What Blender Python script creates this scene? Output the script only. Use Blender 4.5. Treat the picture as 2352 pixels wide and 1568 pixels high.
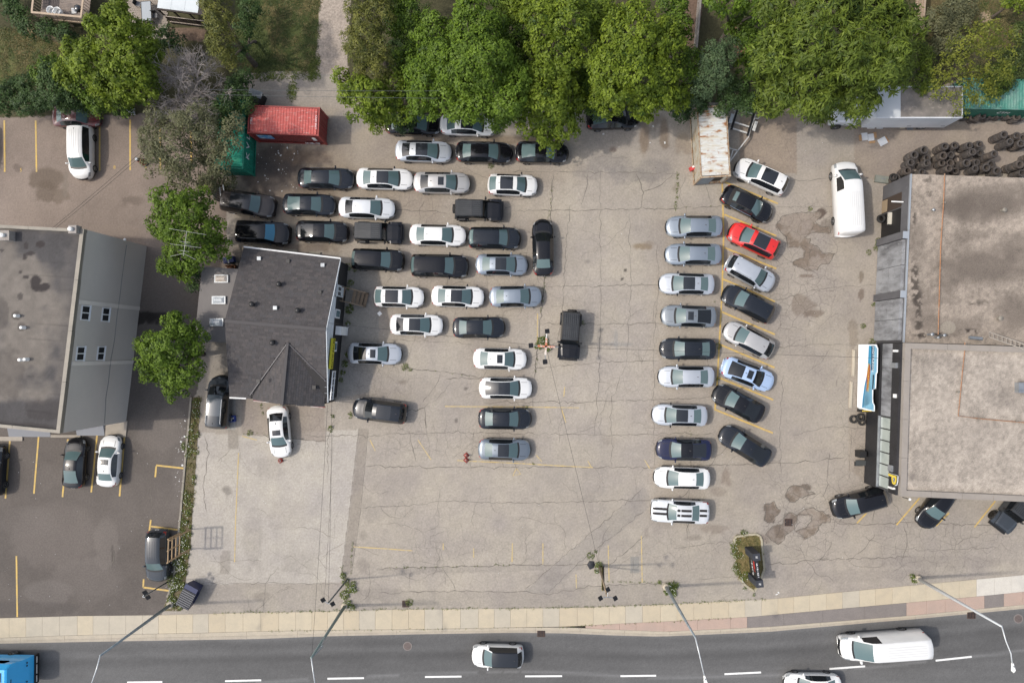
import bpy, math, random
import numpy as np
from mathutils import Vector, Matrix, Quaternion

R = math.radians
for o in list(bpy.data.objects):
    bpy.data.objects.remove(o, do_unlink=True)
SC = bpy.context.scene
COL = SC.collection

# ---------------------------------------------------------------- camera (drone, looking almost straight down)
CAM_H = 60.0
FPX = 1568.0                 # focal length in survey pixels (survey frame is 2352 x 1568)
CX, CY = 1176.0, 784.0
NADIR = (1214.0, 805.0)
_dn = Vector(((NADIR[0] - CX) / FPX, -(NADIR[1] - CY) / FPX, -1.0)).normalized()
CAMQ = _dn.rotation_difference(Vector((0, 0, -1)))
cam_d = bpy.data.cameras.new('camera')
cam_d.sensor_width = 36.0
cam_d.lens = FPX / 2352.0 * 36.0
cam_d.clip_start = 1.0
cam_d.clip_end = 2000.0
cam = bpy.data.objects.new('camera', cam_d)
cam.location = (0, 0, CAM_H)
cam.rotation_mode = 'QUATERNION'
cam.rotation_quaternion = CAMQ
COL.objects.link(cam)
SC.camera = cam

# ---------------------------------------------------------------- sky and sun
SUN_EL, SHADOW_AZ = 51.0, 3.0          # shadows fall towards +X (a little towards +Y)
_h = R(SHADOW_AZ)
sun_vec = Vector((-math.cos(_h) * math.cos(R(SUN_EL)), -math.sin(_h) * math.cos(R(SUN_EL)), math.sin(R(SUN_EL))))
wd = bpy.data.worlds.new('World')
SC.world = wd
wd.use_nodes = True
wn = wd.node_tree.nodes
bg = wn['Background']
sky = wn.new('ShaderNodeTexSky')
sky.sky_type = 'NISHITA'
sky.sun_disc = False
sky.sun_elevation = R(SUN_EL)
sky.sun_rotation = math.atan2(sun_vec.x, sun_vec.y)
sky.air_density = 1.0
sky.dust_density = 3.0
sky.ozone_density = 0.6
hz_n = wn.new('ShaderNodeHueSaturation')      # smoky summer haze: a milky, less blue sky
hz_n.inputs['Saturation'].default_value = 0.62
hz_n.inputs['Value'].default_value = 1.2
wd.node_tree.links.new(sky.outputs[0], hz_n.inputs['Color'])
wd.node_tree.links.new(hz_n.outputs[0], bg.inputs[0])
bg.inputs[1].default_value = 0.15
sl = bpy.data.lights.new('sun', 'SUN')
sl.energy = 2.0
sl.angle = R(1.8)
sl.color = (1.0, 0.93, 0.83)
sun = bpy.data.objects.new('sun', sl)
sun.rotation_mode = 'QUATERNION'
sun.rotation_quaternion = sun_vec.to_track_quat('Z', 'Y')
sun.location = sun_vec * 100
COL.objects.link(sun)
SC.view_settings.view_transform = 'Standard'
SC.view_settings.look = 'None'
SC.view_settings.exposure = 0.28
SC.view_settings.gamma = 1.0
SC.view_settings.use_curve_mapping = False
SC.render.engine = 'CYCLES'
SC.cycles.use_denoising = True
SC.cycles.max_bounces = 6

# ---------------------------------------------------------------- survey helpers
def P(x, y, z=0.0):
    """survey pixel -> world point at height z"""
    d = CAMQ @ Vector(((x - CX) / FPX, -(y - CY) / FPX, -1.0))
    t = (CAM_H - z) / (-d.z)
    return Vector((d.x * t, d.y * t, z))

def on_wall(x, y, A, B):
    """survey pixel -> point on the vertical plane through ground points A, B (world)"""
    d = CAMQ @ Vector(((x - CX) / FPX, -(y - CY) / FPX, -1.0))
    n = Vector((B.y - A.y, A.x - B.x, 0))
    t = (n.x * A.x + n.y * A.y) / (n.x * d.x + n.y * d.y)
    return Vector((d.x * t, d.y * t, CAM_H + d.z * t))

_M = np.array(CAMQ.to_matrix())
def to_px(X, Y, Z=0.0):
    """world arrays -> survey pixel arrays"""
    D = np.stack([X, Y, np.zeros_like(X) + Z - CAM_H], -1) @ _M
    return CX + FPX * D[..., 0] / -D[..., 2], CY - FPX * D[..., 1] / -D[..., 2]

M_PX = CAM_H / FPX          # metres per survey pixel on the ground

# ---------------------------------------------------------------- numpy noise
def _hash(i, j, s):
    h = (i.astype(np.int64) * 374761393 + j.astype(np.int64) * 668265263 + s * 974634777) & 0x7fffffff
    h = ((h ^ (h >> 13)) * 1274126177) & 0x7fffffff
    return ((h ^ (h >> 16)) & 0xffff) / 65535.0

def vnoise(x, y, s=0):
    xi, yi = np.floor(x), np.floor(y)
    fx, fy = x - xi, y - yi
    fx = fx * fx * (3 - 2 * fx); fy = fy * fy * (3 - 2 * fy)
    a = _hash(xi, yi, s); b = _hash(xi + 1, yi, s); c = _hash(xi, yi + 1, s); d = _hash(xi + 1, yi + 1, s)
    return (a * (1 - fx) + b * fx) * (1 - fy) + (c * (1 - fx) + d * fx) * fy

def fbm(x, y, s=0, o=4):
    r = 0; a = 0.5; n = 0
    for k in range(o):
        r = r + a * vnoise(x * 2 ** k, y * 2 ** k, s + k * 17); n += a; a *= 0.5
    return r / n

def sstep(a, b, x):
    t = np.clip((x - a) / (b - a), 0, 1)
    return t * t * (3 - 2 * t)

# ---------------------------------------------------------------- object helpers
def tag(o, label=None, cat=None, group=None, kind=None):
    if label: o['label'] = label
    if cat: o['category'] = cat
    if group: o['group'] = group
    if kind: o['kind'] = kind
    return o

def link(o, parent=None):
    COL.objects.link(o)
    if parent is not None:
        o.parent = parent
    return o

def empty(name, loc=(0, 0, 0), rz=0.0, label=None, cat=None, group=None):
    o = bpy.data.objects.new(name, None)
    o.empty_display_size = 0.2
    o.location = loc
    o.rotation_euler = (0, 0, rz)
    link(o)
    return tag(o, label, cat, group)

def make_mesh(name, verts, faces, mat=None, smooth=False):
    me = bpy.data.meshes.new(name)
    me.from_pydata([tuple(v) for v in verts], [], faces)
    if mat is not None:
        me.materials.append(mat)
    if smooth:
        me.polygons.foreach_set('use_smooth', [True] * len(me.polygons))
    me.update()
    return me

def obj(name, verts, faces, mat, parent=None, smooth=False, loc=None, rot=None):
    o = bpy.data.objects.new(name, make_mesh(name, verts, faces, mat, smooth))
    if loc is not None: o.location = loc
    if rot is not None: o.rotation_euler = rot
    return link(o, parent)

def inst(name, me, mat, parent=None, loc=None, rot=None, scale=None):
    """object on shared mesh data with its own material"""
    o = bpy.data.objects.new(name, me)
    if mat is not None:
        if not me.materials:
            me.materials.append(mat)
        if me.materials[0] is not mat:
            o.material_slots[0].link = 'OBJECT'
            o.material_slots[0].material = mat
    if loc is not None: o.location = loc
    if rot is not None: o.rotation_euler = rot
    if scale is not None: o.scale = scale
    return link(o, parent)

def quad_mesh_np(name, V, F, mat, attrs=None, smooth=False):
    """large mesh from numpy: V (n,3), F (m,4) ; attrs {name: (n,4)}"""
    me = bpy.data.meshes.new(name)
    n, m, k = len(V), len(F), F.shape[1]
    me.vertices.add(n); me.vertices.foreach_set('co', np.ascontiguousarray(V, dtype=np.float32).ravel())
    me.loops.add(m * k); me.loops.foreach_set('vertex_index', np.ascontiguousarray(F, dtype=np.int32).ravel())
    me.polygons.add(m)
    me.polygons.foreach_set('loop_start', np.arange(0, m * k, k, dtype=np.int32))
    me.update(calc_edges=True)
    if smooth:
        me.polygons.foreach_set('use_smooth', np.ones(m, dtype=bool))
    for an, arr in (attrs or {}).items():
        a = me.color_attributes.new(an, 'FLOAT_COLOR', 'POINT')
        a.data.foreach_set('color', np.ascontiguousarray(arr, dtype=np.float32).ravel())
    me.materials.append(mat)
    me.validate()
    return me

class MB:
    """collects simple shapes into one mesh"""
    def __init__(s): s.v, s.f = [], []
    def add(s, v, f):
        n = len(s.v); s.v += [tuple(p) for p in v]; s.f += [tuple(i + n for i in q) for q in f]; return s
    def box(s, x0, x1, y0, y1, z0, z1, M=None):
        v = [Vector(p) for p in ((x0, y0, z0), (x1, y0, z0), (x1, y1, z0), (x0, y1, z0), (x0, y0, z1), (x1, y0, z1), (x1, y1, z1), (x0, y1, z1))]
        if M is not None: v = [M @ p for p in v]
        return s.add(v, [(0, 3, 2, 1), (4, 5, 6, 7), (0, 1, 5, 4), (1, 2, 6, 5), (2, 3, 7, 6), (3, 0, 4, 7)])
    def bar(s, a, b, w, h=None):
        """box from a to b with width w, height h"""
        a, b = Vector(a), Vector(b); h = h or w
        d = (b - a).normalized()
        u = d.cross(Vector((0, 0, 1)))
        u = Vector((1, 0, 0)) if u.length < 1e-4 else u.normalized()
        t = u.cross(d)
        v = [p + u * su * w / 2 + t * st * h / 2 for p in (a, b) for su, st in ((-1, -1), (1, -1), (1, 1), (-1, 1))]
        return s.add(v, [(0, 1, 2, 3), (7, 6, 5, 4), (0, 4, 5, 1), (1, 5, 6, 2), (2, 6, 7, 3), (3, 7, 4, 0)])
    def tube(s, pts, r, n=6):
        """tube along pts, r a number or list"""
        pts = [Vector(p) for p in pts]; m = len(pts); rr = r if hasattr(r, '__len__') else [r] * m
        v = []
        u = None
        for i, p in enumerate(pts):
            d = (pts[min(i + 1, m - 1)] - pts[max(i - 1, 0)]).normalized()
            ref = Vector((0, 0, 1)) if abs(d.z) < 0.9 else Vector((1, 0, 0))
            if u is None: u = d.cross(ref).normalized()
            else: u = (u - d * u.dot(d)).normalized()
            w = d.cross(u)
            v += [p + (u * math.cos(2 * math.pi * k / n) + w * math.sin(2 * math.pi * k / n)) * rr[i] for k in range(n)]
        f = [(i * n + k, i * n + (k + 1) % n, (i + 1) * n + (k + 1) % n, (i + 1) * n + k) for i in range(m - 1) for k in range(n)]
        f += [tuple(range(n - 1, -1, -1)), tuple((m - 1) * n + k for k in range(n))]
        return s.add(v, f)
    def lathe(s, prof, n=16, c=(0, 0, 0), axis='Z', cap=True):
        v = []
        for r, z in prof:
            for k in range(n):
                a = 2 * math.pi * k / n
                p = (r * math.cos(a), r * math.sin(a), z)
                if axis == 'Y': p = (p[0], p[2], p[1])
                if axis == 'X': p = (p[2], p[0], p[1])
                v.append((p[0] + c[0], p[1] + c[1], p[2] + c[2]))
        m = len(prof)
        f = [(i * n + k, i * n + (k + 1) % n, (i + 1) * n + (k + 1) % n, (i + 1) * n + k) for i in range(m - 1) for k in range(n)]
        if cap:
            f += [tuple(range(n - 1, -1, -1)), tuple((m - 1) * n + k for k in range(n))]
        return s.add(v, f)
    def prism(s, pts, z0, z1):
        n = len(pts)
        v = [(p[0], p[1], z0) for p in pts] + [(p[0], p[1], z1) for p in pts]
        f = [tuple(range(n - 1, -1, -1)), tuple(range(n, 2 * n))]
        f += [(i, (i + 1) % n, (i + 1) % n + n, i + n) for i in range(n)]
        return s.add(v, f)
    def mesh(s, name, mat=None, smooth=False): return make_mesh(name, s.v, s.f, mat, smooth)
    def build(s, name, mat, parent=None, smooth=False, loc=None, rot=None):
        return obj(name, s.v, s.f, mat, parent, smooth, loc, rot)

def text(name, body, mat, parent, loc, rot, size, extrude=0.004, align='CENTER'):
    cu = bpy.data.curves.new(name, 'FONT')
    cu.body = body; cu.size = size; cu.extrude = extrude; cu.align_x = align; cu.align_y = 'CENTER'
    cu.resolution_u = 2
    cu.materials.append(mat)
    o = bpy.data.objects.new(name, cu)
    COL.objects.link(o)
    dg = bpy.context.evaluated_depsgraph_get()
    me = bpy.data.meshes.new_from_object(o.evaluated_get(dg))
    bpy.data.objects.remove(o, do_unlink=True)
    bpy.data.curves.remove(cu)
    me.name = name
    o = bpy.data.objects.new(name, me)
    o.location = loc
    if isinstance(rot, Matrix): o.rotation_euler = rot.to_euler()
    else: o.rotation_euler = rot
    return link(o, parent)

# ---------------------------------------------------------------- materials
MATS = {}
def mat(name, col, rough=0.6, metal=0.0, coat=0.0, spec=0.5, noise=None, noise2=None, bump=None, stretch=None):
    """procedural Principled material; noise = (scale, dark/other colour, lo, hi)"""
    if name in MATS: return MATS[name]
    m = bpy.data.materials.new(name); m.use_nodes = True
    nt = m.node_tree; b = nt.nodes['Principled BSDF']
    b.inputs['Roughness'].default_value = rough
    b.inputs['Metallic'].default_value = metal
    b.inputs['Coat Weight'].default_value = coat
    b.inputs['Coat Roughness'].default_value = 0.06
    b.inputs['Specular IOR Level'].default_value = spec
    c4 = (*col, 1)
    src = None
    tc = nt.nodes.new('ShaderNodeTexCoord')
    vec = tc.outputs['Object']
    if stretch:
        mp = nt.nodes.new('ShaderNodeMapping'); mp.inputs['Scale'].default_value = stretch
        nt.links.new(vec, mp.inputs['Vector']); vec = mp.outputs['Vector']
    prev = None
    for ns in (noise, noise2):
        if not ns: continue
        sc_, c2, lo, hi = ns
        t = nt.nodes.new('ShaderNodeTexNoise'); t.inputs['Scale'].default_value = sc_; t.inputs['Detail'].default_value = 6; t.inputs['Roughness'].default_value = 0.62
        nt.links.new(vec, t.inputs['Vector'])
        rp = nt.nodes.new('ShaderNodeMapRange'); rp.inputs['From Min'].default_value = lo; rp.inputs['From Max'].default_value = hi
        nt.links.new(t.outputs['Fac'], rp.inputs['Value'])
        mx = nt.nodes.new('ShaderNodeMix'); mx.data_type = 'RGBA'
        nt.links.new(rp.outputs[0], mx.inputs['Factor'])
        if prev is None: mx.inputs['A'].default_value = c4
        else: nt.links.new(prev, mx.inputs['A'])
        mx.inputs['B'].default_value = (*c2, 1)
        prev = mx.outputs['Result']
    if prev is None: b.inputs['Base Color'].default_value = c4
    else: nt.links.new(prev, b.inputs['Base Color'])
    if bump:
        t = nt.nodes.new('ShaderNodeTexNoise'); t.inputs['Scale'].default_value = bump[0]; t.inputs['Detail'].default_value = 4
        nt.links.new(vec, t.inputs['Vector'])
        bp = nt.nodes.new('ShaderNodeBump'); bp.inputs['Strength'].default_value = bump[1]; bp.inputs['Distance'].default_value = bump[2]
        nt.links.new(t.outputs['Fac'], bp.inputs['Height']); nt.links.new(bp.outputs[0], b.inputs['Normal'])
    MATS[name] = m
    return m

def attr_mat(name, rough=0.9, grain=9.0, gstr=0.35, cracks=None, bump=0.25, spec=0.3, grain2=None):
    """surface whose colour (wear, stains, patches) sits in the 'tone' attribute; grain and hairline cracks are procedural"""
    m = bpy.data.materials.new(name); m.use_nodes = True
    nt = m.node_tree; b = nt.nodes['Principled BSDF']; L = nt.links.new; N = nt.nodes.new
    b.inputs['Roughness'].default_value = rough; b.inputs['Specular IOR Level'].default_value = spec
    at = N('ShaderNodeAttribute'); at.attribute_name = 'tone'
    geo = N('ShaderNodeNewGeometry')
    t = N('ShaderNodeTexNoise'); t.inputs['Scale'].default_value = grain; t.inputs['Detail'].default_value = 8; t.inputs['Roughness'].default_value = 0.75
    L(geo.outputs['Position'], t.inputs['Vector'])
    mr = N('ShaderNodeMapRange'); mr.inputs['From Min'].default_value = 0.25; mr.inputs['From Max'].default_value = 0.75
    mr.inputs['To Min'].default_value = 1 - gstr; mr.inputs['To Max'].default_value = 1 + gstr
    L(t.outputs['Fac'], mr.inputs['Value'])
    mul = N('ShaderNodeVectorMath'); mul.operation = 'SCALE'
    L(at.outputs['Color'], mul.inputs[0]); L(mr.outputs[0], mul.inputs['Scale'])
    last = mul.outputs[0]
    if cracks:
        # fine crazing, only where attribute alpha says the surface is broken up
        wn_ = N('ShaderNodeTexNoise'); wn_.inputs['Scale'].default_value = 0.9; wn_.inputs['Detail'].default_value = 4
        L(geo.outputs['Position'], wn_.inputs['Vector'])
        ad = N('ShaderNodeVectorMath'); ad.operation = 'MULTIPLY_ADD'
        ad.inputs[1].default_value = (0.9, 0.9, 0.0)
        L(wn_.outputs['Color'], ad.inputs[0]); L(geo.outputs['Position'], ad.inputs[2])
        for scv, wdt, stn in cracks:
            vo = N('ShaderNodeTexVoronoi'); vo.feature = 'DISTANCE_TO_EDGE'; vo.voronoi_dimensions = '2D'; vo.inputs['Scale'].default_value = scv
            L(ad.outputs[0], vo.inputs['Vector'])
            m1 = N('ShaderNodeMapRange'); m1.inputs['From Min'].default_value = 0.0; m1.inputs['From Max'].default_value = wdt
            m1.inputs['To Min'].default_value = stn; m1.inputs['To Max'].default_value = 0.0
            L(vo.outputs['Distance'], m1.inputs['Value'])
            mk = N('ShaderNodeMath'); mk.operation = 'MULTIPLY'
            L(m1.outputs[0], mk.inputs[0]); L(at.outputs['Alpha'], mk.inputs[1])
            mx = N('ShaderNodeMix'); mx.data_type = 'RGBA'
            L(mk.outputs[0], mx.inputs['Factor']); L(last, mx.inputs['A']); mx.inputs['B'].default_value = (0.07, 0.06, 0.05, 1)
            last = mx.outputs['Result']
    L(last, b.inputs['Base Color'])
    if bump:
        bp = N('ShaderNodeBump'); bp.inputs['Strength'].default_value = bump; bp.inputs['Distance'].default_value = 0.02
        L(t.outputs['Fac'], bp.inputs['Height']); L(bp.outputs[0], b.inputs['Normal'])
    MATS[name] = m
    return m

def leaf_mat(name, c_dark, c_light, trans=0.25, rough=0.55):
    m = bpy.data.materials.new(name); m.use_nodes = True
    nt = m.node_tree; b = nt.nodes['Principled BSDF']; L = nt.links.new; N = nt.nodes.new
    out = nt.nodes['Material Output']
    at = N('ShaderNodeAttribute'); at.attribute_name = 'tone'
    mx = N('ShaderNodeMix'); mx.data_type = 'RGBA'
    sep = N('ShaderNodeSeparateColor'); L(at.outputs['Color'], sep.inputs[0])
    L(sep.outputs[0], mx.inputs['Factor'])
    mx.inputs['A'].default_value = (*c_dark, 1); mx.inputs['B'].default_value = (*c_light, 1)
    L(mx.outputs['Result'], b.inputs['Base Color'])
    b.inputs['Roughness'].default_value = rough; b.inputs['Specular IOR Level'].default_value = 0.3
    tr = N('ShaderNodeBsdfTranslucent'); L(mx.outputs['Result'], tr.inputs['Color'])
    ms = N('ShaderNodeMixShader'); ms.inputs[0].default_value = trans
    L(b.outputs[0], ms.inputs[1]); L(tr.outputs[0], ms.inputs[2]); L(ms.outputs[0], out.inputs['Surface'])
    MATS[name] = m
    return m

M_BLACK = mat('black_plastic', (0.012, 0.012, 0.013), 0.5)
M_RUBBER = mat('tyre_rubber', (0.018, 0.017, 0.016), 0.85, noise=(3.0, (0.05, 0.045, 0.04), 0.45, 0.75))
M_RIM = mat('rim_alloy', (0.45, 0.46, 0.48), 0.3, 0.9)
M_RIMD = mat('rim_dark', (0.05, 0.05, 0.055), 0.35, 0.8)
M_STEEL = mat('galvanised_steel', (0.36, 0.38, 0.40), 0.45, 0.6, noise=(2.0, (0.24, 0.26, 0.28), 0.4, 0.7))
M_WHITEP = mat('white_painted_metal', (0.78, 0.78, 0.76), 0.45, noise=(1.5, (0.66, 0.66, 0.64), 0.5, 0.8))
M_YELLOW = mat('yellow_road_paint', (0.58, 0.39, 0.10), 0.8, noise=(3.0, (0.40, 0.30, 0.14), 0.40, 0.70), noise2=(14.0, (0.30, 0.25, 0.17), 0.55, 0.75))
M_YELLOWF = mat('faded_yellow_road_paint', (0.50, 0.37, 0.15), 0.85, noise=(2.5, (0.36, 0.31, 0.22), 0.42, 0.66), noise2=(12.0, (0.33, 0.30, 0.25), 0.52, 0.72))
M_LANE = mat('white_road_paint', (0.70, 0.70, 0.68), 0.7, noise=(9.0, (0.45, 0.45, 0.44), 0.55, 0.8))
# ================================================================ GROUND
rng = np.random.default_rng(7)
random.seed(7)

def poly_mask(u, v, pts):
    m = np.zeros(u.shape, bool)
    n = len(pts)
    for i in range(n):
        x0, y0 = pts[i]; x1, y1 = pts[(i + 1) % n]
        if y0 == y1: continue
        c = ((y0 > v) != (y1 > v)) & (u < (x1 - x0) * (v - y0) / (y1 - y0) + x0)
        m ^= c
    return m

# ---- kerb / pavement survey lines (pixel polylines)
PAVE_N = [(-60, 1421), (0, 1419), (176, 1414), (365, 1412), (554, 1407), (739, 1404), (916, 1399), (1176, 1397), (1327, 1395), (1529, 1388), (1718, 1378), (1764, 1376), (2041, 1349), (2255, 1329), (2352, 1320), (2420, 1313)]
PAVE_S = [(-60, 1467), (0, 1464), (164, 1458), (441, 1453), (588, 1449), (764, 1446), (966, 1444), (1176, 1440), (1302, 1438), (1428, 1431), (1554, 1425), (1718, 1416), (1764, 1412), (2041, 1387), (2255, 1368), (2352, 1358), (2420, 1351)]
KERB_N = [(-60, 1467.5), (0, 1464.5), (164, 1458.5), (441, 1453.5), (588, 1449.5), (764, 1446.5), (966, 1444.5), (1176, 1440.5), (1302, 1440), (1403, 1445), (1529, 1450), (1764, 1439), (1940, 1425), (2099, 1412.5), (2352, 1388), (2420, 1381)]
KERB_S = [(-60, 1479), (0, 1477), (252, 1472), (588, 1466.5), (739, 1460.5), (966, 1455.5), (1176, 1452), (1302, 1453.5), (1403, 1458), (1516, 1461), (1764, 1450), (2016, 1427.5), (2099, 1421), (2352, 1397), (2420, 1390)]
def yl(line, x):
    return float(np.interp(x, [p[0] for p in line], [p[1] for p in line]))

# ---- colour survey of the ground (some shade painted in, else the surface itself: asphalt age, patches, stains, soil)
LOT = np.array([0.262, 0.240, 0.214]); PALE = np.array([0.312, 0.294, 0.270]); SIDE = np.array([0.120, 0.108, 0.099])
STRIP_R = [(459, 917), (451, 1033), (441, 1176), (438, 1249), (423, 1349), (413, 1402)]

def _z8(pts): return [(1764 + a / 3.968, 395 + b / 3.968) for a, b in pts]
def _zl(pts): return [((1840 + a / 9.8) / 1.06293, (1180 + b / 9.8) / 1.06293) for a, b in pts]
POTS = [_z8([(80, 480), (130, 400), (250, 375), (390, 370), (470, 360), (480, 400), (430, 450), (470, 490), (560, 500), (570, 560), (400, 550), (330, 600), (390, 610), (380, 650), (460, 690), (500, 740), (610, 740), (550, 840), (480, 840), (450, 890), (350, 900), (300, 870), (240, 850), (230, 820), (330, 770), (340, 720), (300, 680), (180, 690), (170, 600), (90, 520)]),
        _zl([(760, 250), (870, 80), (1000, 40), (1110, 45), (1240, 130), (1300, 190), (1440, 220), (1480, 240), (1280, 290), (1100, 330), (980, 440), (870, 440), (780, 320)]),
        _zl([(260, 490), (420, 480), (470, 410), (520, 500), (540, 570), (650, 620), (640, 690), (530, 780), (480, 940), (330, 930), (260, 850), (290, 700)]),
        _zl([(340, 1130), (480, 1020), (560, 1000), (700, 960), (760, 720), (900, 690), (1050, 760), (1040, 900), (960, 1000), (1000, 1060), (760, 1240), (730, 1330), (590, 1460), (430, 1370), (300, 1220)]),
        _zl([(1050, 730), (1250, 600), (1420, 580), (1500, 640), (1660, 670), (1840, 820), (1850, 920), (1660, 940), (1550, 1010), (1540, 1090), (1440, 1240), (1220, 1320), (1150, 1230), (1000, 1150), (1220, 1060), (1380, 900), (1380, 760)])]
def ground_tone(u, v):
    x, y = u * M_PX, v * M_PX
    n1 = fbm(x * 0.12, y * 0.12, 1); n2 = fbm(x * 0.5, y * 0.5, 5); n3 = fbm(x * 2.1, y * 2.1, 9); n4 = fbm(x * 1.3, y * 1.3, 13, 5)
    col = np.empty(u.shape + (3,)); col[:] = LOT
    craze = np.zeros(u.shape)
    def mixc(m, c):
        col[:] = col * (1 - m[..., None]) + np.asarray(c) * m[..., None]
    def mul(m, k):
        k = np.asarray(k, float) * np.ones(3)
        col[:] = col * (1 - m[..., None] * (1 - k))
    wob = (n2 - 0.5) * 26 + (n3 - 0.5) * 12
    # pale slab in front of the shingled house
    fr = poly_mask(u, v, [(430, 990), (560, 1000), (830, 985), (785, 1320), (770, 1410), (400, 1410)]).astype(float)
    mixc(fr, PALE)
    mixc(poly_mask(u, v, [(440, 1341), (790, 1338), (790, 1410), (400, 1410)]) * 0.9, LOT * 0.93)
    # strip of younger asphalt running down to the pavement
    mixc(poly_mask(u, v, [(824, 985), (846, 985), (828, 1176), (807, 1318), (784, 1318), (802, 1176)]) * 0.9, (0.205, 0.186, 0.166))
    mixc(poly_mask(u, v, [(865, 1305), (1000, 1302), (1180, 1297), (1400, 1296), (1400, 1304), (1180, 1312), (1000, 1316), (870, 1318)]) * 0.7, (0.215, 0.198, 0.178))
    mixc(poly_mask(u, v, [(820, 1352), (1180, 1358), (1390, 1344), (1560, 1336), (1560, 1395), (800, 1405)]) * 0.8, LOT * 0.88)
    # diagonal trench repair
    mixc(poly_mask(u, v, [(1201, 1360), (1410, 1178), (1480, 1118), (1500, 1155), (1478, 1176), (1259, 1364)]) * 0.85, (0.224, 0.208, 0.191))
    mixc(poly_mask(u, v, [(1449, 1276), (1468, 1276), (1467, 1316), (1448, 1316)]) * 0.75, (0.175, 0.175, 0.172))
    # band in front of the garage and the wheel-worn lane
    mixc(sstep(1780, 1830, u + wob) * sstep(2080, 2010, u) * sstep(280, 420, v) * 0.35, (0.225, 0.200, 0.176))
    mixc(poly_mask(u, v, [(1945, 800), (2010, 800), (2000, 1110), (1950, 1080)]) * 0.5, (0.235, 0.205, 0.170))
    mixc(sstep(330, 250, v) * sstep(1700, 1740, u) * 0.7, (0.215, 0.178, 0.145))
    mixc(poly_mask(u, v, [(1700, 255), (1830, 255), (1830, 400), (1700, 390)]) * 0.7, (0.205, 0.165, 0.132))
    # concrete apron under the tyre stacks
    mixc(poly_mask(u, v, [(1960, 290), (2360, 285), (2360, 395), (2030, 420), (1960, 400)]) * 0.6, (0.215, 0.178, 0.150))
    # house shadow painted into the tone as greyer concrete by the wall
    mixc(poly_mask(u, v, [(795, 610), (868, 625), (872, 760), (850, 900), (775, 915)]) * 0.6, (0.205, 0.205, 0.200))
    mixc(poly_mask(u, v, [(520, 908), (543, 908), (541, 985), (517, 985)]) * 0.8, (0.240, 0.240, 0.232))
    mixc(poly_mask(u, v, [(552, 905), (745, 935), (748, 1015), (655, 1005), (556, 996)]) * 0.75, (0.220, 0.192, 0.170))
    mixc(poly_mask(u, v, [(524, 985), (548, 985), (546, 1029), (523, 1029)]) * 0.8, (0.205, 0.188, 0.168))
    mixc(poly_mask(u, v, [(508, 1263), (531, 1263), (527, 1319), (506, 1319)]) * 0.7, (0.222, 0.205, 0.185))
    # rows between the parked cars hold more dirt
    for (a, b, c, d, k) in ((790, 1290, 380, 760, 0.22), (1500, 1800, 480, 1200, 0.16), (560, 1010, 250, 500, 0.55), (540, 800, 330, 580, 0.45), (1000, 1340, 290, 420, .30)):
        m = sstep(a - 30, a + 30, u + wob) * sstep(b + 30, b - 30, u + wob) * sstep(c - 30, c + 30, v + wob) * sstep(d + 30, d - 30, v + wob)
        mul(m * k, (0.80, 0.74, 0.66))
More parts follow.
